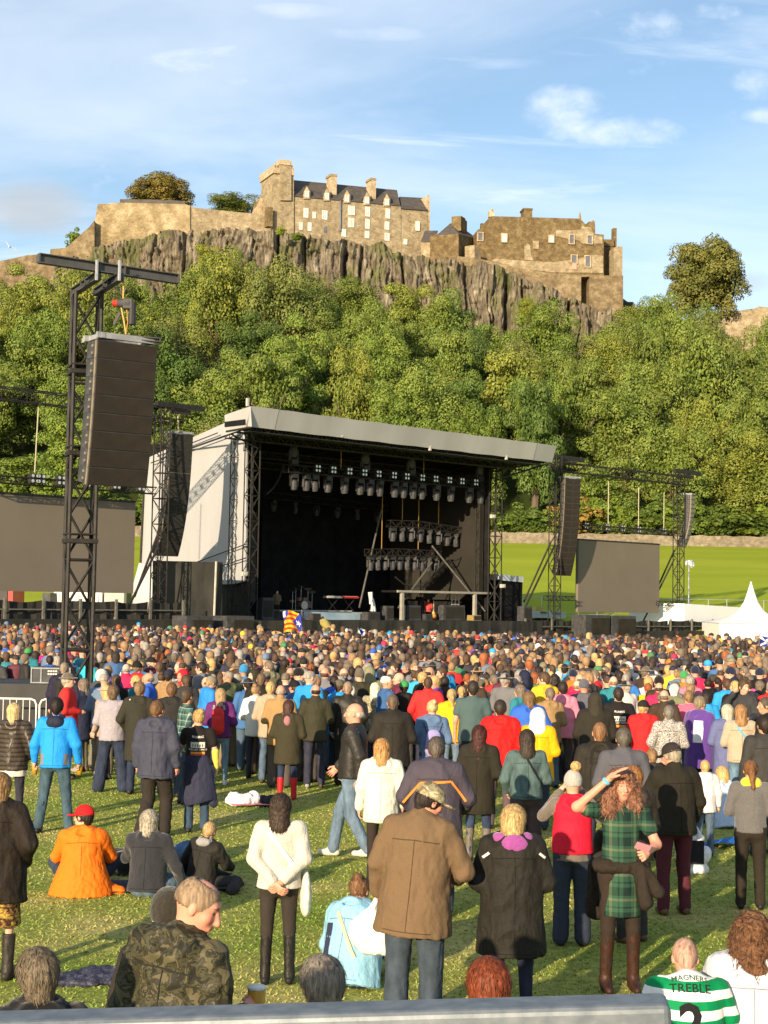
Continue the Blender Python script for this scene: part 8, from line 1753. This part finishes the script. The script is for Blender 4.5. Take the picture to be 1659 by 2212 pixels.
# ---------------------------------------------------------------- the packed crowd
COLN = [('black', (.014, .012, .011), 12), ('charcoal', (.038, .038, .04), 6), ('navy', (.018, .022, .048), 7), ('dark olive', (.036, .034, .019), 4), ('dark brown', (.052, .033, .02), 3), ('grey', (.17, .17, .175), 4), ('mid blue', (.05, .13, .30), 3), ('royal blue', (.03, .10, .45), 2),
        ('red', (.60, .03, .03), 3), ('crimson', (.50, .02, .08), 2), ('maroon', (.12, .02, .04), 2), ('green', (.06, .20, .08), 1), ('teal', (.03, .20, .24), 1), ('beige', (.42, .33, .23), 2), ('tan', (.32, .20, .09), 2), ('white', (.66, .65, .60), 3), ('orange', (.75, .20, .02), 1),
        ('yellow', (.75, .45, .03), 1), ('pink', (.70, .22, .30), 1), ('purple', (.15, .06, .26), 1), ('denim blue', (.12, .18, .27), 3), ('khaki', (.20, .19, .11), 2), ('bright blue', (.03, .30, .65), 2), ('bright green', (.10, .50, .06), 0)]
CN = {n: c for n, c, w in COLN}
HAIRN = [('brown', 6), ('dark', 5), ('sandy', 3), ('blond', 3), ('grey', 4), ('white', 1), ('greybrown', 3), ('ginger', 1)]
LANDS = [(30, 'the brown quilted jacket'), (124, 'the blue jacket and wellingtons'), (190, 'the navy backpack man'), (246, 'the patterned grey sweater'), (303, 'the fur-collared parka'), (345, 'the grey sweatshirt'), (393, 'the red hood'), (430, 'the tied navy jacket'), (477, 'the red backpack'), (520, 'the man shading his eyes'), (565, 'the brown-trousered man'),
         (607, 'the tan coat'), (650, 'the pale camouflage jacket'), (700, 'the navy patterned jacket'), (752, 'the leather jacket'), (811, 'the platinum hair'), (860, 'the plain black jacket'), (934, 'the lilac drawstring bag'), (976, 'the fair-haired yellow jacket'), (1022, 'the dark teal T-shirt'), (1080, 'the big red jacket'), (1143, 'the royal blue jacket'),
         (1220, 'the open gap in the crowd'), (1286, 'the raised olive hood'), (1336, 'the printed tour T-shirt'), (1390, 'the red waistcoat'), (1445, 'the speckled jacket'), (1487, 'the bright pink sweater'), (1530, 'the purple fleece'), (1571, 'the grey-blue raincoat'), (1605, 'the beige fleece'), (1650, 'the right-edge man')]
PARK = (0, -300)
def lib_make():
    L = []; J = dict(m='shell', hem=.78, loose=.028)
    for i, (hr, hat, top, legs, bd, ps, nm) in enumerate((
        (('short', 'brown'), None, dict(J), 'jeans', 1.1, dict(la='front', ra='front'), 'short'), (('crop', 'dark'), None, dict(J, hood=False, collar=True), 'loose', 1.15, dict(la='pocket', ra='pocket'), 'cropped'),
        (('bald', 'grey'), None, dict(J, hood=False, collar=True), 'jeans', 1.12, dict(la='down', ra='front'), 'balding'), (('bob', 'brown'), None, dict(J), 'slim', 1.0, dict(la='front', ra='front'), 'bobbed'),
        (('long', 'brown'), None, dict(J, hem=.60, m='cloth', loose=.03), 'slim', 1.0, dict(la='front', ra='pocket'), 'long'), (('pony', 'brown'), None, dict(J, m='fleece', hood=False), 'slim', .97, dict(la='phone', ra='phone'), 'tied'),
        (('short', 'grey'), ('cap', BLK, 'cloth'), dict(J, hem=.74), 'loose', 1.12, dict(la='pocket', ra='down'), 'cap'), (('none', 'grey'), ('beanie', BLK, 'fleece'), dict(J, loose=.045), 'jeans', 1.05, dict(la='front', ra='front'), 'beanie'),
        (('none', 'grey'), ('hoodup', BLK, 'shell'), dict(J, loose=.05, hem=.7), 'jeans', 1.05, dict(la='front', ra='front'), 'hood'), (('mop', 'brown'), None, dict(J, hem=.70), 'slim', 1.08, dict(la='pocket', ra='front', hyaw=.4), 'bushy'),
        (('thin', 'grey'), None, dict(J, m='cloth', hood=False, loose=.02), 'jeans', 1.15, dict(la='front', ra='down', hyaw=-.4), 'thinning'), (('short', 'brown'), None, dict(J), 'jeans', 1.0, dict(la='phone', ra='photo', hyaw=.8, hpitch=.1), 'short'),
        (('bun', 'brown'), None, dict(J, m='cloth'), 'slim', 1.02, dict(la='front', ra='front', hyaw=-.3), 'pinned-up'), (('short', 'brown'), ('brim', BLK, 'fleece'), dict(J, m='cloth', hood=False), 'loose', 1.1, dict(la='front', ra='front'), 'hat'))):
        bd *= .94
        r, P = person(PARK[0], PARK[1], 1.72, 0, Pose(build=bd, **ps), hair=hr, hat=hat, top=dict(top, c=BLK), legs=(legs, 'denim' if legs == 'jeans' else 'cloth', DKJ), res=.024, hres=.0115, hands=False, build=bd, label='person', group='x')
        L.append([r, False, nm])
    return L
LIB = lib_make(); LABS = set(); R9 = random.Random(42)
def nearest(c): return min(CN, key=lambda n: sum((math.sqrt(a) - math.sqrt(b)) ** 2 for a, b in zip(CN[n], c)))
def put(vi, x, y, h, rot, topc, hairc, label, hatc=None, skin=None, legc=None, z=0.0, group='people standing in the packed crowd'):
    r, used, _ = LIB[vi]
    if used:
        n = r.copy(); COL.objects.link(n)
        for ch in list(r.children): c = ch.copy(); COL.objects.link(c); c.parent = n
    else: n = r; LIB[vi][1] = True
    n.location = (x, y, z); n.rotation_euler = (0, 0, rot); s = h / 1.72; n.scale = (s, s, s); n.color = (*(skin or SK[R9.choice(['fair', 'pink', 'tan', 'fair', 'pale'])]), 1)
    for ch in n.children:
        k = ch.name.split('.')[0]
        if k in ('jacket',): ch.color = (*topc, 1)
        elif k == 'hair': ch.color = (*hairc, 1)
        elif k in ('cap', 'beanie', 'hood', 'hat'): ch.color = (*((hatc or topc) if k != 'hood' else topc), 1)
        elif k in ('trousers', 'leggings'): ch.color = (*(legc or R9.choice([DKJ, JEAN, BLK, (.06, .05, .045), (.12, .10, .07), (.03, .03, .05)])), 1)
        elif k == 'shoe': ch.color = (*R9.choice([BLK, (.07, .045, .03), (.3, .28, .26)]), 1)
    tag(n, label, 'person', group); return n
def mklabel(vi, cn, hn, px, y):
    land = min(LANDS, key=lambda l: abs(l[0] - px)); nm = LIB[vi][2]; hn2 = {'greybrown': 'grey-brown', 'dark': 'dark'}.get(hn, hn)
    head = {'cap': 'person in a cap', 'beanie': 'person in a beanie', 'hood': 'person with hood up', 'hat': 'person in a brimmed hat', 'balding': 'balding person', 'cropped': f'close-cropped {hn2}-haired person'}.get(nm, f'person with {nm} {hn2} hair')
    where = 'just behind' if y < 29 else ('behind' if y < 32.5 else ('well behind' if y < 36 else 'far behind'))
    for cand in (f'{head}, {cn} jacket, {where} {land[1]}', f'{head}, {cn} jacket, {where} and {"left" if px < land[0] else "right"} of {land[1]}'):
        if cand not in LABS and len(cand.replace('-', ' - ').split()) <= 19: return cand
    return None
def semi():
    S = [(569, 1404, (.75, .10, .02), 2, 'grey'), (612, 1406, (.03, .11, .45), 0, 'grey'), (636, 1410, BLK, 0, 'grey'), (520, 1399, (.025, .03, .06), 6, 'dark'), (545, 1402, (.10, .5, .06), 3, 'sandy'), (440, 1404, (.05, .048, .028), 3, 'dark'), (666, 1409, (.12, .18, .27), 0, 'sandy'), (685, 1418, (.17, .17, .175), 2, 'grey'), (527, 1438, (.03, .22, .45), 7, 'grey'),
         (550, 1432, BLK, 1, 'dark'), (660, 1447, (.03, .26, .36), 3, 'grey'), (800, 1430, (.05, .25, .68), 0, 'dark'), (845, 1444, (.6, .02, .03), 2, 'grey'), (905, 1448, (.05, .38, .62), 0, 'brown'), (925, 1462, (.6, .03, .03), 1, 'brown'), (941, 1428, (.09, .08, .42), 5, 'sandy'), (966, 1429, (.13, .13, .16), 1, 'dark'), (1003, 1424, (.05, .048, .028), 7, 'tan'), (1031, 1442, (.30, .16, .045), 13, 'tan'),
         (1062, 1440, (.50, .02, .08), 9, 'sandy'), (1092, 1450, (.12, .03, .045), 7, 'black'), (1106, 1409, (.04, .18, .5), 0, 'sandy'), (1120, 1441, (.55, .02, .08), 3, 'brown'), (1153, 1444, (.025, .03, .06), 10, 'brown'), (1054, 1396, (.7, .06, .03), 8, 'dark'), (1198, 1456, BLK, 4, 'dark'), (1238, 1448, (.78, .17, .02), 7, 'navy'), (873, 1471, BLK, 6, 'green'), (1290, 1412, (.03, .10, .45), 0, 'brown'),
         (1340, 1408, (.17, .17, .175), 9, 'grey'), (1412, 1404, BLK, 0, 'dark'), (1500, 1404, (.6, .03, .03), 6, 'white'), (1505, 1437, BLK, 6, 'black'), (1478, 1452, (.32, .17, .03), 7, 'green'), (1556, 1434, (.05, .048, .028), 2, 'grey'), (1610, 1462, (.7, .10, .3), 0, 'brown'), (1570, 1466, (.03, .30, .65), 0, 'brown'), (1352, 1455, (.04, .18, .5), 1, 'grey'), (1400, 1462, (.66, .5, .55), 4, 'blond'), (1262, 1470, (.10, .10, .12), 7, 'grey'),
         (12, 1392, (.06, .2, .08), 6, 'green'), (55, 1402, (.6, .03, .03), 3, 'brown'), (97, 1398, (.5, .02, .2), 0, 'brown'), (108, 1416, (.03, .12, .45), 0, 'dark'), (62, 1401, (.03, .2, .24), 6, 'green'), (196, 1397, (.6, .03, .03), 0, 'brown'), (160, 1416, (.04, .45, .55), 3, 'blond'), (188, 1420, (.04, .45, .55), 0, 'dark'), (283, 1425, (.66, .65, .6), 4, 'blond'), (1185, 1408, (.66, .65, .6), 3, 'blond'), (730, 1412, (.66, .65, .6), 0, 'dark'), (760, 1440, (.17, .17, .18), 1, 'dark'), (500, 1405, (.06, .04, .03), 8, 'dark')]
    EX = {'tan': (.34, .22, .10), 'black': BLK, 'navy': NAVY, 'green': (.05, .28, .08), 'white': (.7, .7, .65)}
    for px, yt, c, vi, hc in S:
        h = R9.uniform(1.64, 1.80) if vi not in (3, 4, 5, 9, 12) else R9.uniform(1.58, 1.68); fd = (yt - hy(px)) / (CAMZ - h); y = FPX / fd; p = at(px, yt, y)
        cn = nearest(c); hn = hc if hc in HR else 'dark'; lb = mklabel(vi, cn, hn, px, y)
        k = 0
        while lb is None: k += 1; lb = mklabel(vi, cn, HAIRN[k % 8][0], px, y); hn = HAIRN[k % 8][0] if lb else hn
        LABS.add(lb); put(vi, p.x, p.y, h, R9.uniform(-.3, .3), c, HR[hn], lb, hatc=EX.get(hc)); PLACED.append((p.x, p.y, 0))
semi()
def wch(lst, wi): return R9.choices(lst, weights=[l[wi] for l in lst])[0]
def spots(y0, y1, gap, dens, hw=.265):
    out = []; grid = {}
    for x, y, _ in PLACED: grid.setdefault((int(x // gap), int(y // gap)), []).append((x, y))
    area = hw * (y1 * y1 - y0 * y0) * 1.0; tries = int(area * dens * 6); want = int(area * dens)
    for _ in range(tries):
        y = math.sqrt(R9.uniform(y0 * y0, y1 * y1)); x = R9.uniform(-hw, hw) * y
        if y < 27.0 + 1.5 * math.sin(x * 1.3) + (1.5 if x > 3.2 and x < 4.6 else 0) - (1.2 if x > 4.6 else 0): continue
        if (Vector((x, y, 0)) - VF.a).dot(VF.n) < 6.3: continue
        if abs(x + 6.9) < .9 and abs(y - 34) < .9: continue
        if x < -5.4 and y < 36.2: continue
        gx, gy = int(x // gap), int(y // gap)
        if any((a - x) ** 2 + (b - y) ** 2 < gap * gap for i in (-1, 0, 1) for j in (-1, 0, 1) for a, b in grid.get((gx + i, gy + j), ())): continue
        grid.setdefault((gx, gy), []).append((x, y)); out.append((x, y))
        if len(out) >= want: break
    return out
NEAR = sorted(spots(25.5, 40.0, .56, 1.5), key=lambda q: q[1])[:185]
def fill():
    for x, y in NEAR:
        px = proj((x, y, 1.7))[0]; vi = R9.randrange(14); lb = None; t = 0
        while lb is None and t < 60: vi = R9.randrange(14); cn, c, _ = wch(COLN, 2); hn = wch(HAIRN, 1)[0]; lb = mklabel(vi, cn, hn, px, y); t += 1
        if lb is None: continue
        LABS.add(lb); v = R9.uniform(.85, 1.15); PLACED.append((x, y, 0))
        h = R9.gauss(1.75, .06) if vi not in (3, 4, 5, 9, 12) else R9.gauss(1.64, .05)
        put(vi, x, y, h, R9.gauss(0, .45) + (R9.choice([-1.7, -1.1, 1.2, 1.8, 2.8]) if R9.random() < .15 else 0), tuple(q * v for q in c), HR[hn], lb, hatc=R9.choice([BLK, BLK, NAVY, (.12, .1, .07), wch(COLN, 2)[1]]))
fill()
# the platform the photo was taken from, with the people beside the camera whose shadows cross the grass
def platform():
    mb = MB(); mb.box((0, .2, 1.5), (16, 5.0, .12)); 
    for x in range(-8, 9, 2):
        for y in (-2.1, 2.5): mb.box((x * .97, y, .72), (.12, .12, 1.44))
    o = mb.build('viewing_platform', M_TRS); tag(o, 'raised dark viewing platform directly below and behind the steel rail', 'platform')
    for k, (x, y, vi, h) in enumerate(((-5.2, .3, 4, 1.66), (-3.3, .6, 9, 1.68), (-2.7, 1.0, 6, 1.82), (-1.5, -.3, 3, 1.64), (-.8, -.6, 2, 1.8), (1.3, -.4, 0, 1.76))):
        put(vi, x, y, h, 0, BLK, HR['dark'], f'person on the viewing platform, {ORD[k]} counted along it from beside the camera', z=1.56, group='people on the viewing platform')
platform()
def mass():
    vs = []
    for i, (hs, bd, lp) in enumerate((('short', 1.1, 'front'), ('short', 1.12, 'pocket'), ('bob', 1.0, 'front'), ('long', 1.0, 'front'), ('cap', 1.1, 'down'), ('beanie', 1.05, 'front'), ('short', 1.15, 'photo'), ('mop', 1.0, 'front'))):
        P = Pose(build=bd, la='front', ra=lp, hyaw=(i % 3 - 1) * .5); parts = []
        parts.append((sdf_mesh([E(P.Hd((0, -.005, 1.625)), (.078, .096, .098)), E(P.Hd((0, .03, 1.56)), (.055, .06, .06)), C((0, -.02, 1.40), (0, -.01, 1.55), .06, .056)], .034), 'skin'))
        parts.append((hair_mesh(P, hs, .034, i), 'hair')); parts.append((jacket_mesh(P, .06, 'j', .80, bd, .035, i, hood=i % 2 == 0, amp=0), 'top'))
        parts.append((trouser_mesh(P, .085, 'loose', bd, i), 'legs')); vs.append(parts)
    Vs, Fs, Cs, n = [], [], [], 0; sp = spots(34.0, 67.0, .43, 3.2, .32)
    muted = [(n, c, w * (2.0 if max(c) < .25 else .9)) for n, c, w in COLN]; hm = [('brown', 8), ('dark', 5), ('sandy', 4), ('blond', 1.5), ('grey', 1.5), ('greybrown', 5), ('ginger', 1)]
    for x, y in sp:
        i = R9.randrange(8); a = R9.gauss(0, .6); h = R9.gauss(1.71, .08) / 1.72; cn, c, _ = wch(muted, 2); hn = wch(hm, 1)[0]; v = R9.uniform(.8, 1.2); ca, sa = math.cos(a), math.sin(a)
        if R9.random() < .05: h *= 1.06
        colr = {'skin': SK[R9.choice(['fair', 'pink', 'tan', 'pale'])], 'hair': HR[hn] if i not in (4, 5) else wch(muted, 2)[1], 'top': tuple(q * v for q in c), 'legs': DKJ}
        for (V, F), nm in vs[i]:
            W = np.stack([V[:, 0] * ca - V[:, 1] * sa, V[:, 0] * sa + V[:, 1] * ca, V[:, 2]], 1) * h + [x, y, 0]
            Vs.append(W); Fs.append(F + n); n += len(V); Cs.append(np.tile(colr[nm], (len(V), 1)))
    m, nd, lk, b = newmat('crowd_clothing'); at_ = nd.new('ShaderNodeAttribute'); at_.attribute_name = 'tone'; n1 = noise_tex(nd, lk, 9, 3)
    mm = nd.new('ShaderNodeVectorMath'); mm.operation = 'MULTIPLY'; lk.new(at_.outputs['Color'], mm.inputs[0]); lk.new(ramp(nd, lk, n1.outputs['Fac'], [(.3, (.8, .8, .8)), (.7, (1.25, 1.25, 1.25))]), mm.inputs[1]); lk.new(mm.outputs[0], b.inputs['Base Color']); b.inputs['Roughness'].default_value = .75
    o = obj('crowd', mesh_np('crowd', np.concatenate(Vs), np.concatenate(Fs), True, np.concatenate(Cs)), m); tag(o, 'far part of the packed crowd filling the field up to the stage', 'crowd', kind='stuff')
mass()
# ---------------------------------------------------------------- things on the ground, rail, flags, bird
def props():
    # steel rail of the platform, very near the camera
    a, b = at(-60, 2196, 2.62), at(1447, 2156, 2.52); mb = MB(); a.z -= .035; b.z -= .035
    e = empty('rail', a, 0, 'thick galvanised steel rail across the bottom of the picture', 'rail'); inv = Matrix.Translation(-a)
    t = (b - a).normalized(); mb.bar(a, b, .09, .07); o = mb.build('top_bar', M_RAIL); bv = o.modifiers.new('b', 'BEVEL'); bv.width = .012; bv.segments = 3; o.parent = e; o.matrix_parent_inverse = inv
    mb = MB(); mb.bar(a + t * .5 - Vector((0, 0, .50)), b - Vector((0, 0, .5)), .04, .04)
    for f in (.02, .5, .985): p = a.lerp(b, f); mb.box((p.x, p.y, (p.z - .04 + 1.56) / 2), (.05, .05, p.z - .04 - 1.56))
    o = mb.build('posts', M_RAIL); o.parent = e; o.matrix_parent_inverse = inv
    mb = MB(); mb.tube([b - Vector((0, 0, .03)), b + t * .03 - Vector((0, 0, .03))], .018, 12); o = mb.build('end_cap', M_STEEL, None, True); o.parent = e; o.matrix_parent_inverse = inv
    # crowd barriers
    for k, (x0, x1) in enumerate(((-50, 79), (86, 200))):
        y = 32.6 - k * .3; p0, p1 = at(x0, 1512, y), at(x1, 1512, y); zt = at(79, 1510, y).z; e = empty('steel_barrier', (p0.x, y, 0), 0, ['white steel crowd barrier at the left edge', 'white steel crowd barrier half hidden behind the bright blue jacket'][k], 'barrier'); w = p1.x - p0.x
        mb = MB(); mb.tube([(0, 0, .12), (0, 0, zt - .12), (.04, 0, zt - .03), (.12, 0, zt), (w - .12, 0, zt), (w - .04, 0, zt - .03), (w, 0, zt - .12), (w, 0, .12), (0, 0, .12)], .021, 7); mb.build('frame', M_WHITE, e)
        n = int(w / .13); mb = MB(); [mb.tube([(w * i / n, 0, .13), (w * i / n, 0, zt - .01)], .008, 5) for i in range(1, n)]; mb.build('bars', M_WHITE, e)
        mb = MB(); [mb.box((x, 0, .03), (.05, .6, .05)) for x in (.15, w - .15)]; mb.build('foot', M_STEEL, e)
    y = 34.0; a, b = at(66, 1476, y), at(153, 1443, y); e = empty('flight_case', (a.x, y, a.z), 0, 'black flight case with white stencilled marks beside the near tower', 'flight case'); w, h = b.x - a.x, b.z - a.z
    mb = MB(); mb.box((w / 2, .3, h / 2), (w, .6, h)); mb.build('body', M_CAB, e); mb = MB(); [mb.box((x, -.005, h / 2), (.03, .03, h + .01)) for x in (.015, w * .26, w - .015)]; [mb.box((w / 2, -.005, z), (w, .028, .03)) for z in (.015, h - .015)]; mb.build('edging', M_STEEL2, e)
    mb = MB(); [mb.box((w * .45 + (i % 4) * .055, -.012, h * (.78 if i < 4 else .6)), (.04, .01, .03)) for i in range(8)]; mb.build('stencil', M_WHITE, e)
    y = 33.8; a, b = at(-60, 1520, y), at(150, 1478, y); mb = MB(); mb.box(((a.x + b.x) / 2, y + .8, b.z / 2), (b.x - a.x, 2.0, b.z)); o = mb.build('tower_platform', M_DECK); tag(o, 'black covered platform behind the steel barriers at the left', 'platform')
    # bags and blankets
    G = gnd
    p = G(545, 1742); sheet((p.x + .1, p.y + .1), .9, .5, (.6, .25, .28), 'small red and white blanket on the open grass', .1, 'cloth', 7)
    world_blob('plastic_bag', [E((-.1, 0, .07), (.22, .16, .09)), E((.1, .05, .10), (.10, .1, .11)), E((-.2, .05, .12), (.08, .08, .08)), E((.02, -.04, .12), (.07, .05, .07))], 'shell', (.75, .74, .72), (p.x - .1, p.y + .1, 0), 0, 'white plastic bag lying on the red and white blanket', 'bag', amp=.03, freq=5)
    world_blob('dark_bag', [E((.35, 0, .08), (.2, .15, .09)), E((.15, .05, .08), (.08, .1, .07))], 'cloth', (.02, .02, .03), (p.x, p.y + .1, 0), 0, 'dark cloth bag at the right end of the red and white blanket', 'bag', amp=.015)
    p = G(697, 1628); world_blob('plastic_bag', [E((0, 0, .3), (.13, .12, .32)), E((.05, 0, .6), (.07, .06, .15))], 'shell', (.75, .74, .72), (p.x, p.y, 0), 0, 'tall white plastic bag standing by the pale jeans', 'bag', amp=.03, freq=5)
    p = G(1548, 1828); sheet((p.x, p.y), .8, .4, (.02, .16, .5), 'crumpled blue plastic sheet on the grass near the grey sweater', .05, 'shell', 9, 'plastic_sheet', 'sheet', .05)
    p = G(195, 2122); world_blob('dark_coat', [E((0, 0, .03), (.3, .18, .05)), E((.28, .05, .05), (.16, .11, .08)), E((-.28, -.04, .03), (.2, .12, .04)), E((.05, .1, .05), (.15, .1, .06))], 'camo_navy', (1, 1, 1), (p.x, p.y, 0), .1, 'dark patterned coat dropped on the grass left of the camouflage jacket', 'coat', amp=.03, freq=4)
    r, P = person(0, 0, 1.6, D_(-80), Pose('sitside', lean=-.5, la='prop', ra='prop'), hair=('short', 'dark'), top=dict(c=(.05, .05, .06), hem=.8), legs=('jeans', 'purple_print', (1, 1, 1)), shoes=dict(c=(.5, .5, .5), m='cloth'), label='person lounging on the grass in patterned trousers behind the bobble hat', res=.02, hres=.01, hands=False); p = G(1222, 1688); r.location = (p.x, p.y, 0)
    r, P = person(0, 0, 1.62, D_(15), Pose('kneesup', lean=.3, la='knee', ra='knee'), hair=('bob', 'blond'), top=dict(c=(.42, .52, .68), hem=.8, loose=.045), legs=('jeans', 'denim', JEAN), label='person seated on the grass in a pale blue jacket beside the grey sweater', res=.02, hres=.01, hands=False); p = G(1572, 1788); r.location = (p.x, p.y, 0)
    r, P = person(0, 0, 1.2, D_(5), Pose(la='front'), hair=('short', 'blond'), top=dict(c=(.66, .62, .62), hem=.8, loose=.03), legs=('jeans', 'denim', JEAN), label='small child in a white top behind the man in maroon trousers', res=.02, hres=.01, hands=False); p = G(1513, 1850); r.location = (p.x + .05, p.y, 0)
    p = G(1535, 1735); folding_chair(p.x, p.y, .4, 'empty navy folding chair in front of the grey-blue raincoat')
    # flags
    def flag(px0, py0, px1, py1, Y, name, label, kind):
        a, b = at(px0, py1, Y), at(px1, py0, Y); w, h = b.x - a.x, b.z - a.z; e = empty(name, (a.x, Y, a.z), 0, label, 'flag'); n = 28; g = []
        for j in range(n + 1):
            for i in range(n + 1): u, v = i / n, j / n; g.append((u * w + .05 * w * math.sin(v * 5), .12 * math.sin(u * 9 + v * 3), v * h + .07 * h * math.sin(u * 5) - .2 * h * u * (1 - v) * 0))
        mb = MB(); mb.add(g, []); ms = {'y': (.75, .42, .02), 'r': (.62, .05, .02), 'b': (.03, .05, .33), 'w': (.75, .75, .75)}; keys = list(ms)
        for j in range(n):
            for i in range(n):
                u, v = (i + .5) / n, (j + .5) / n
                if kind == 'est':
                    k = 'b' if u > .5 + .42 * abs(v - .5) * 2 or (u < .3 and v > .5 + u) else ('r' if int(v * 9) % 2 else 'y')
                    d = math.hypot(u - .80, v - .5); an = math.atan2(v - .5, u - .8)
                    if k == 'b' and d < .07 + .08 * max(0, math.cos(5 * an / 1)) : k = 'w'
                    if u < .14 and v > .72: k = 'w'
                else: k = 'w' if abs(u - v) < .12 or abs(u + v - 1) < .12 else 'b'
                q = j * (n + 1) + i; mb.mi = keys.index(k); mb.f.append([q, q + 1, q + n + 2, q + n + 1]); mb.m.append(mb.mi)
        mb.build('cloth', [FM[k] for k in keys], e, True)
        mb = MB(); mb.tube([(w if kind == 'est' else 0, 0, -max(.3, a.z - 1.9)), (w if kind == 'est' else 0, 0, h + .1)], .02, 6); mb.build('pole', M_POLE, e)
    FM = {k: mat('flag_' + n, c, tuple(q * .9 for q in c), 4, .8) for k, n, c in (('y', 'yellow', (.75, .42, .02)), ('r', 'red', (.62, .05, .02)), ('b', 'blue', (.03, .05, .33)), ('w', 'white', (.75, .75, .75)))}
    flag(612, 1322, 652, 1367, 62, 'striped_flag', 'red and yellow striped flag with a blue triangle and white star above the crowd', 'est')
    flag(773, 1362, 790, 1392, 57, 'saltire_flag', 'small blue flag with a white diagonal cross held up in the middle of the crowd', 'sal')
    flag(1640, 1376, 1668, 1398, 55, 'saltire_flag', 'small blue flag with a white diagonal cross at the right edge', 'sal')
    # people on and in front of the stage
    def st(px, py, off, z, rot, label, **k):
        p = VF.hit(px, py, off); person(p.x, p.y, 1.75, rot, res=.05, hres=.03, hands=False, label=label, z=z, shoes=dict(c=BLK), **k)
    st(*z4(945, 990), -2.0, DK, D_(150), 'musician in black standing with both arms raised under the stage bar', pose=Pose(la='photo', ra='photo'), skin='pink', hair=('short', 'dark'), top=dict(c=BLK, hood=False), legs=('jeans', 'cloth', BLK))
    st(*z4(980, 990), -1.8, DK - .35, D_(170), 'crew member in a red shirt beside the orange guitar', pose=Pose(la='front', ra='front'), skin='pink', hair=('short', 'brown'), top=dict(c=(.4, .05, .05), hood=False), legs=('jeans', 'cloth', BLK))
    st(*z4(320, 960), -3.0, DK, D_(200), 'dim figure in brown on the left of the stage near the amplifiers', pose=Pose(la='front'), hair=('short', 'dark'), top=dict(c=(.12, .09, .05)), legs=('jeans', 'cloth', BLK))
    st(706, 1362, 4.6, .55, D_(30), 'person bending in an olive coat at the stage barrier right of the striped flag', pose=Pose(lean=.9, la='front', ra='front'), hair=('short', 'dark'), top=dict(c=(.30, .25, .08), m='cloth', loose=.06, hem=.6), legs=('jeans', 'cloth', BLK))
    for px, py, c, lb in ((749, 1358, (.35, .4, .15), 'person in pale green raised above the heads before the middle of the stage'), (883, 1353, (.2, .2, .2), 'child in grey sitting above the heads in front of the stage bar')):
        p = at(px, py, 62); person(p.x, 62, 1.3, 0, Pose(la='front', ra='front'), hair=('short', 'white' if c[0] > .3 else 'sandy'), top=dict(c=c, hood=False), legs=('jeans', 'cloth', BLK), res=.05, hres=.03, hands=False, label=lb, z=p.z - 1.3)
    # gull
    e = empty('seagull', at(20, 534, 90), .4, 'white gull with dark wingtips gliding at the left edge of the sky', 'bird')
    V, F = sdf_mesh([C((0, -.22, 0), (0, .16, .02), .05, .07), E((0, .24, .04), .045), C((0, .27, .035), (0, .33, .02), .014, .006), C((0, -.22, 0), (0, -.34, 0), .035, .02, sc=(1, 1, 2)), C((.03, .05, .03), (.32, .10, .14), .045, .03, sc=(1, 1, 3)), C((.32, .10, .14), (.62, -.04, .02), .03, .012, sc=(1, 1, 3)), C((-.03, .05, .03), (-.32, .10, .14), .045, .03, sc=(1, 1, 3)), C((-.32, .10, .14), (-.62, -.04, .02), .03, .012, sc=(1, 1, 3))], .014)
    o = obj('body', mesh_np('body', V, F, True), mat('feathers', (.7, .7, .68), (.5, .5, .5), 3, .8), e); o.rotation_euler = (.3, .6, 0)
M_RAIL = mat('weathered_zinc', (.13, .155, .175), (.21, .235, .255), 26, .5, metal=.25, bmp=.25, bdist=.004, detail=8)
props()
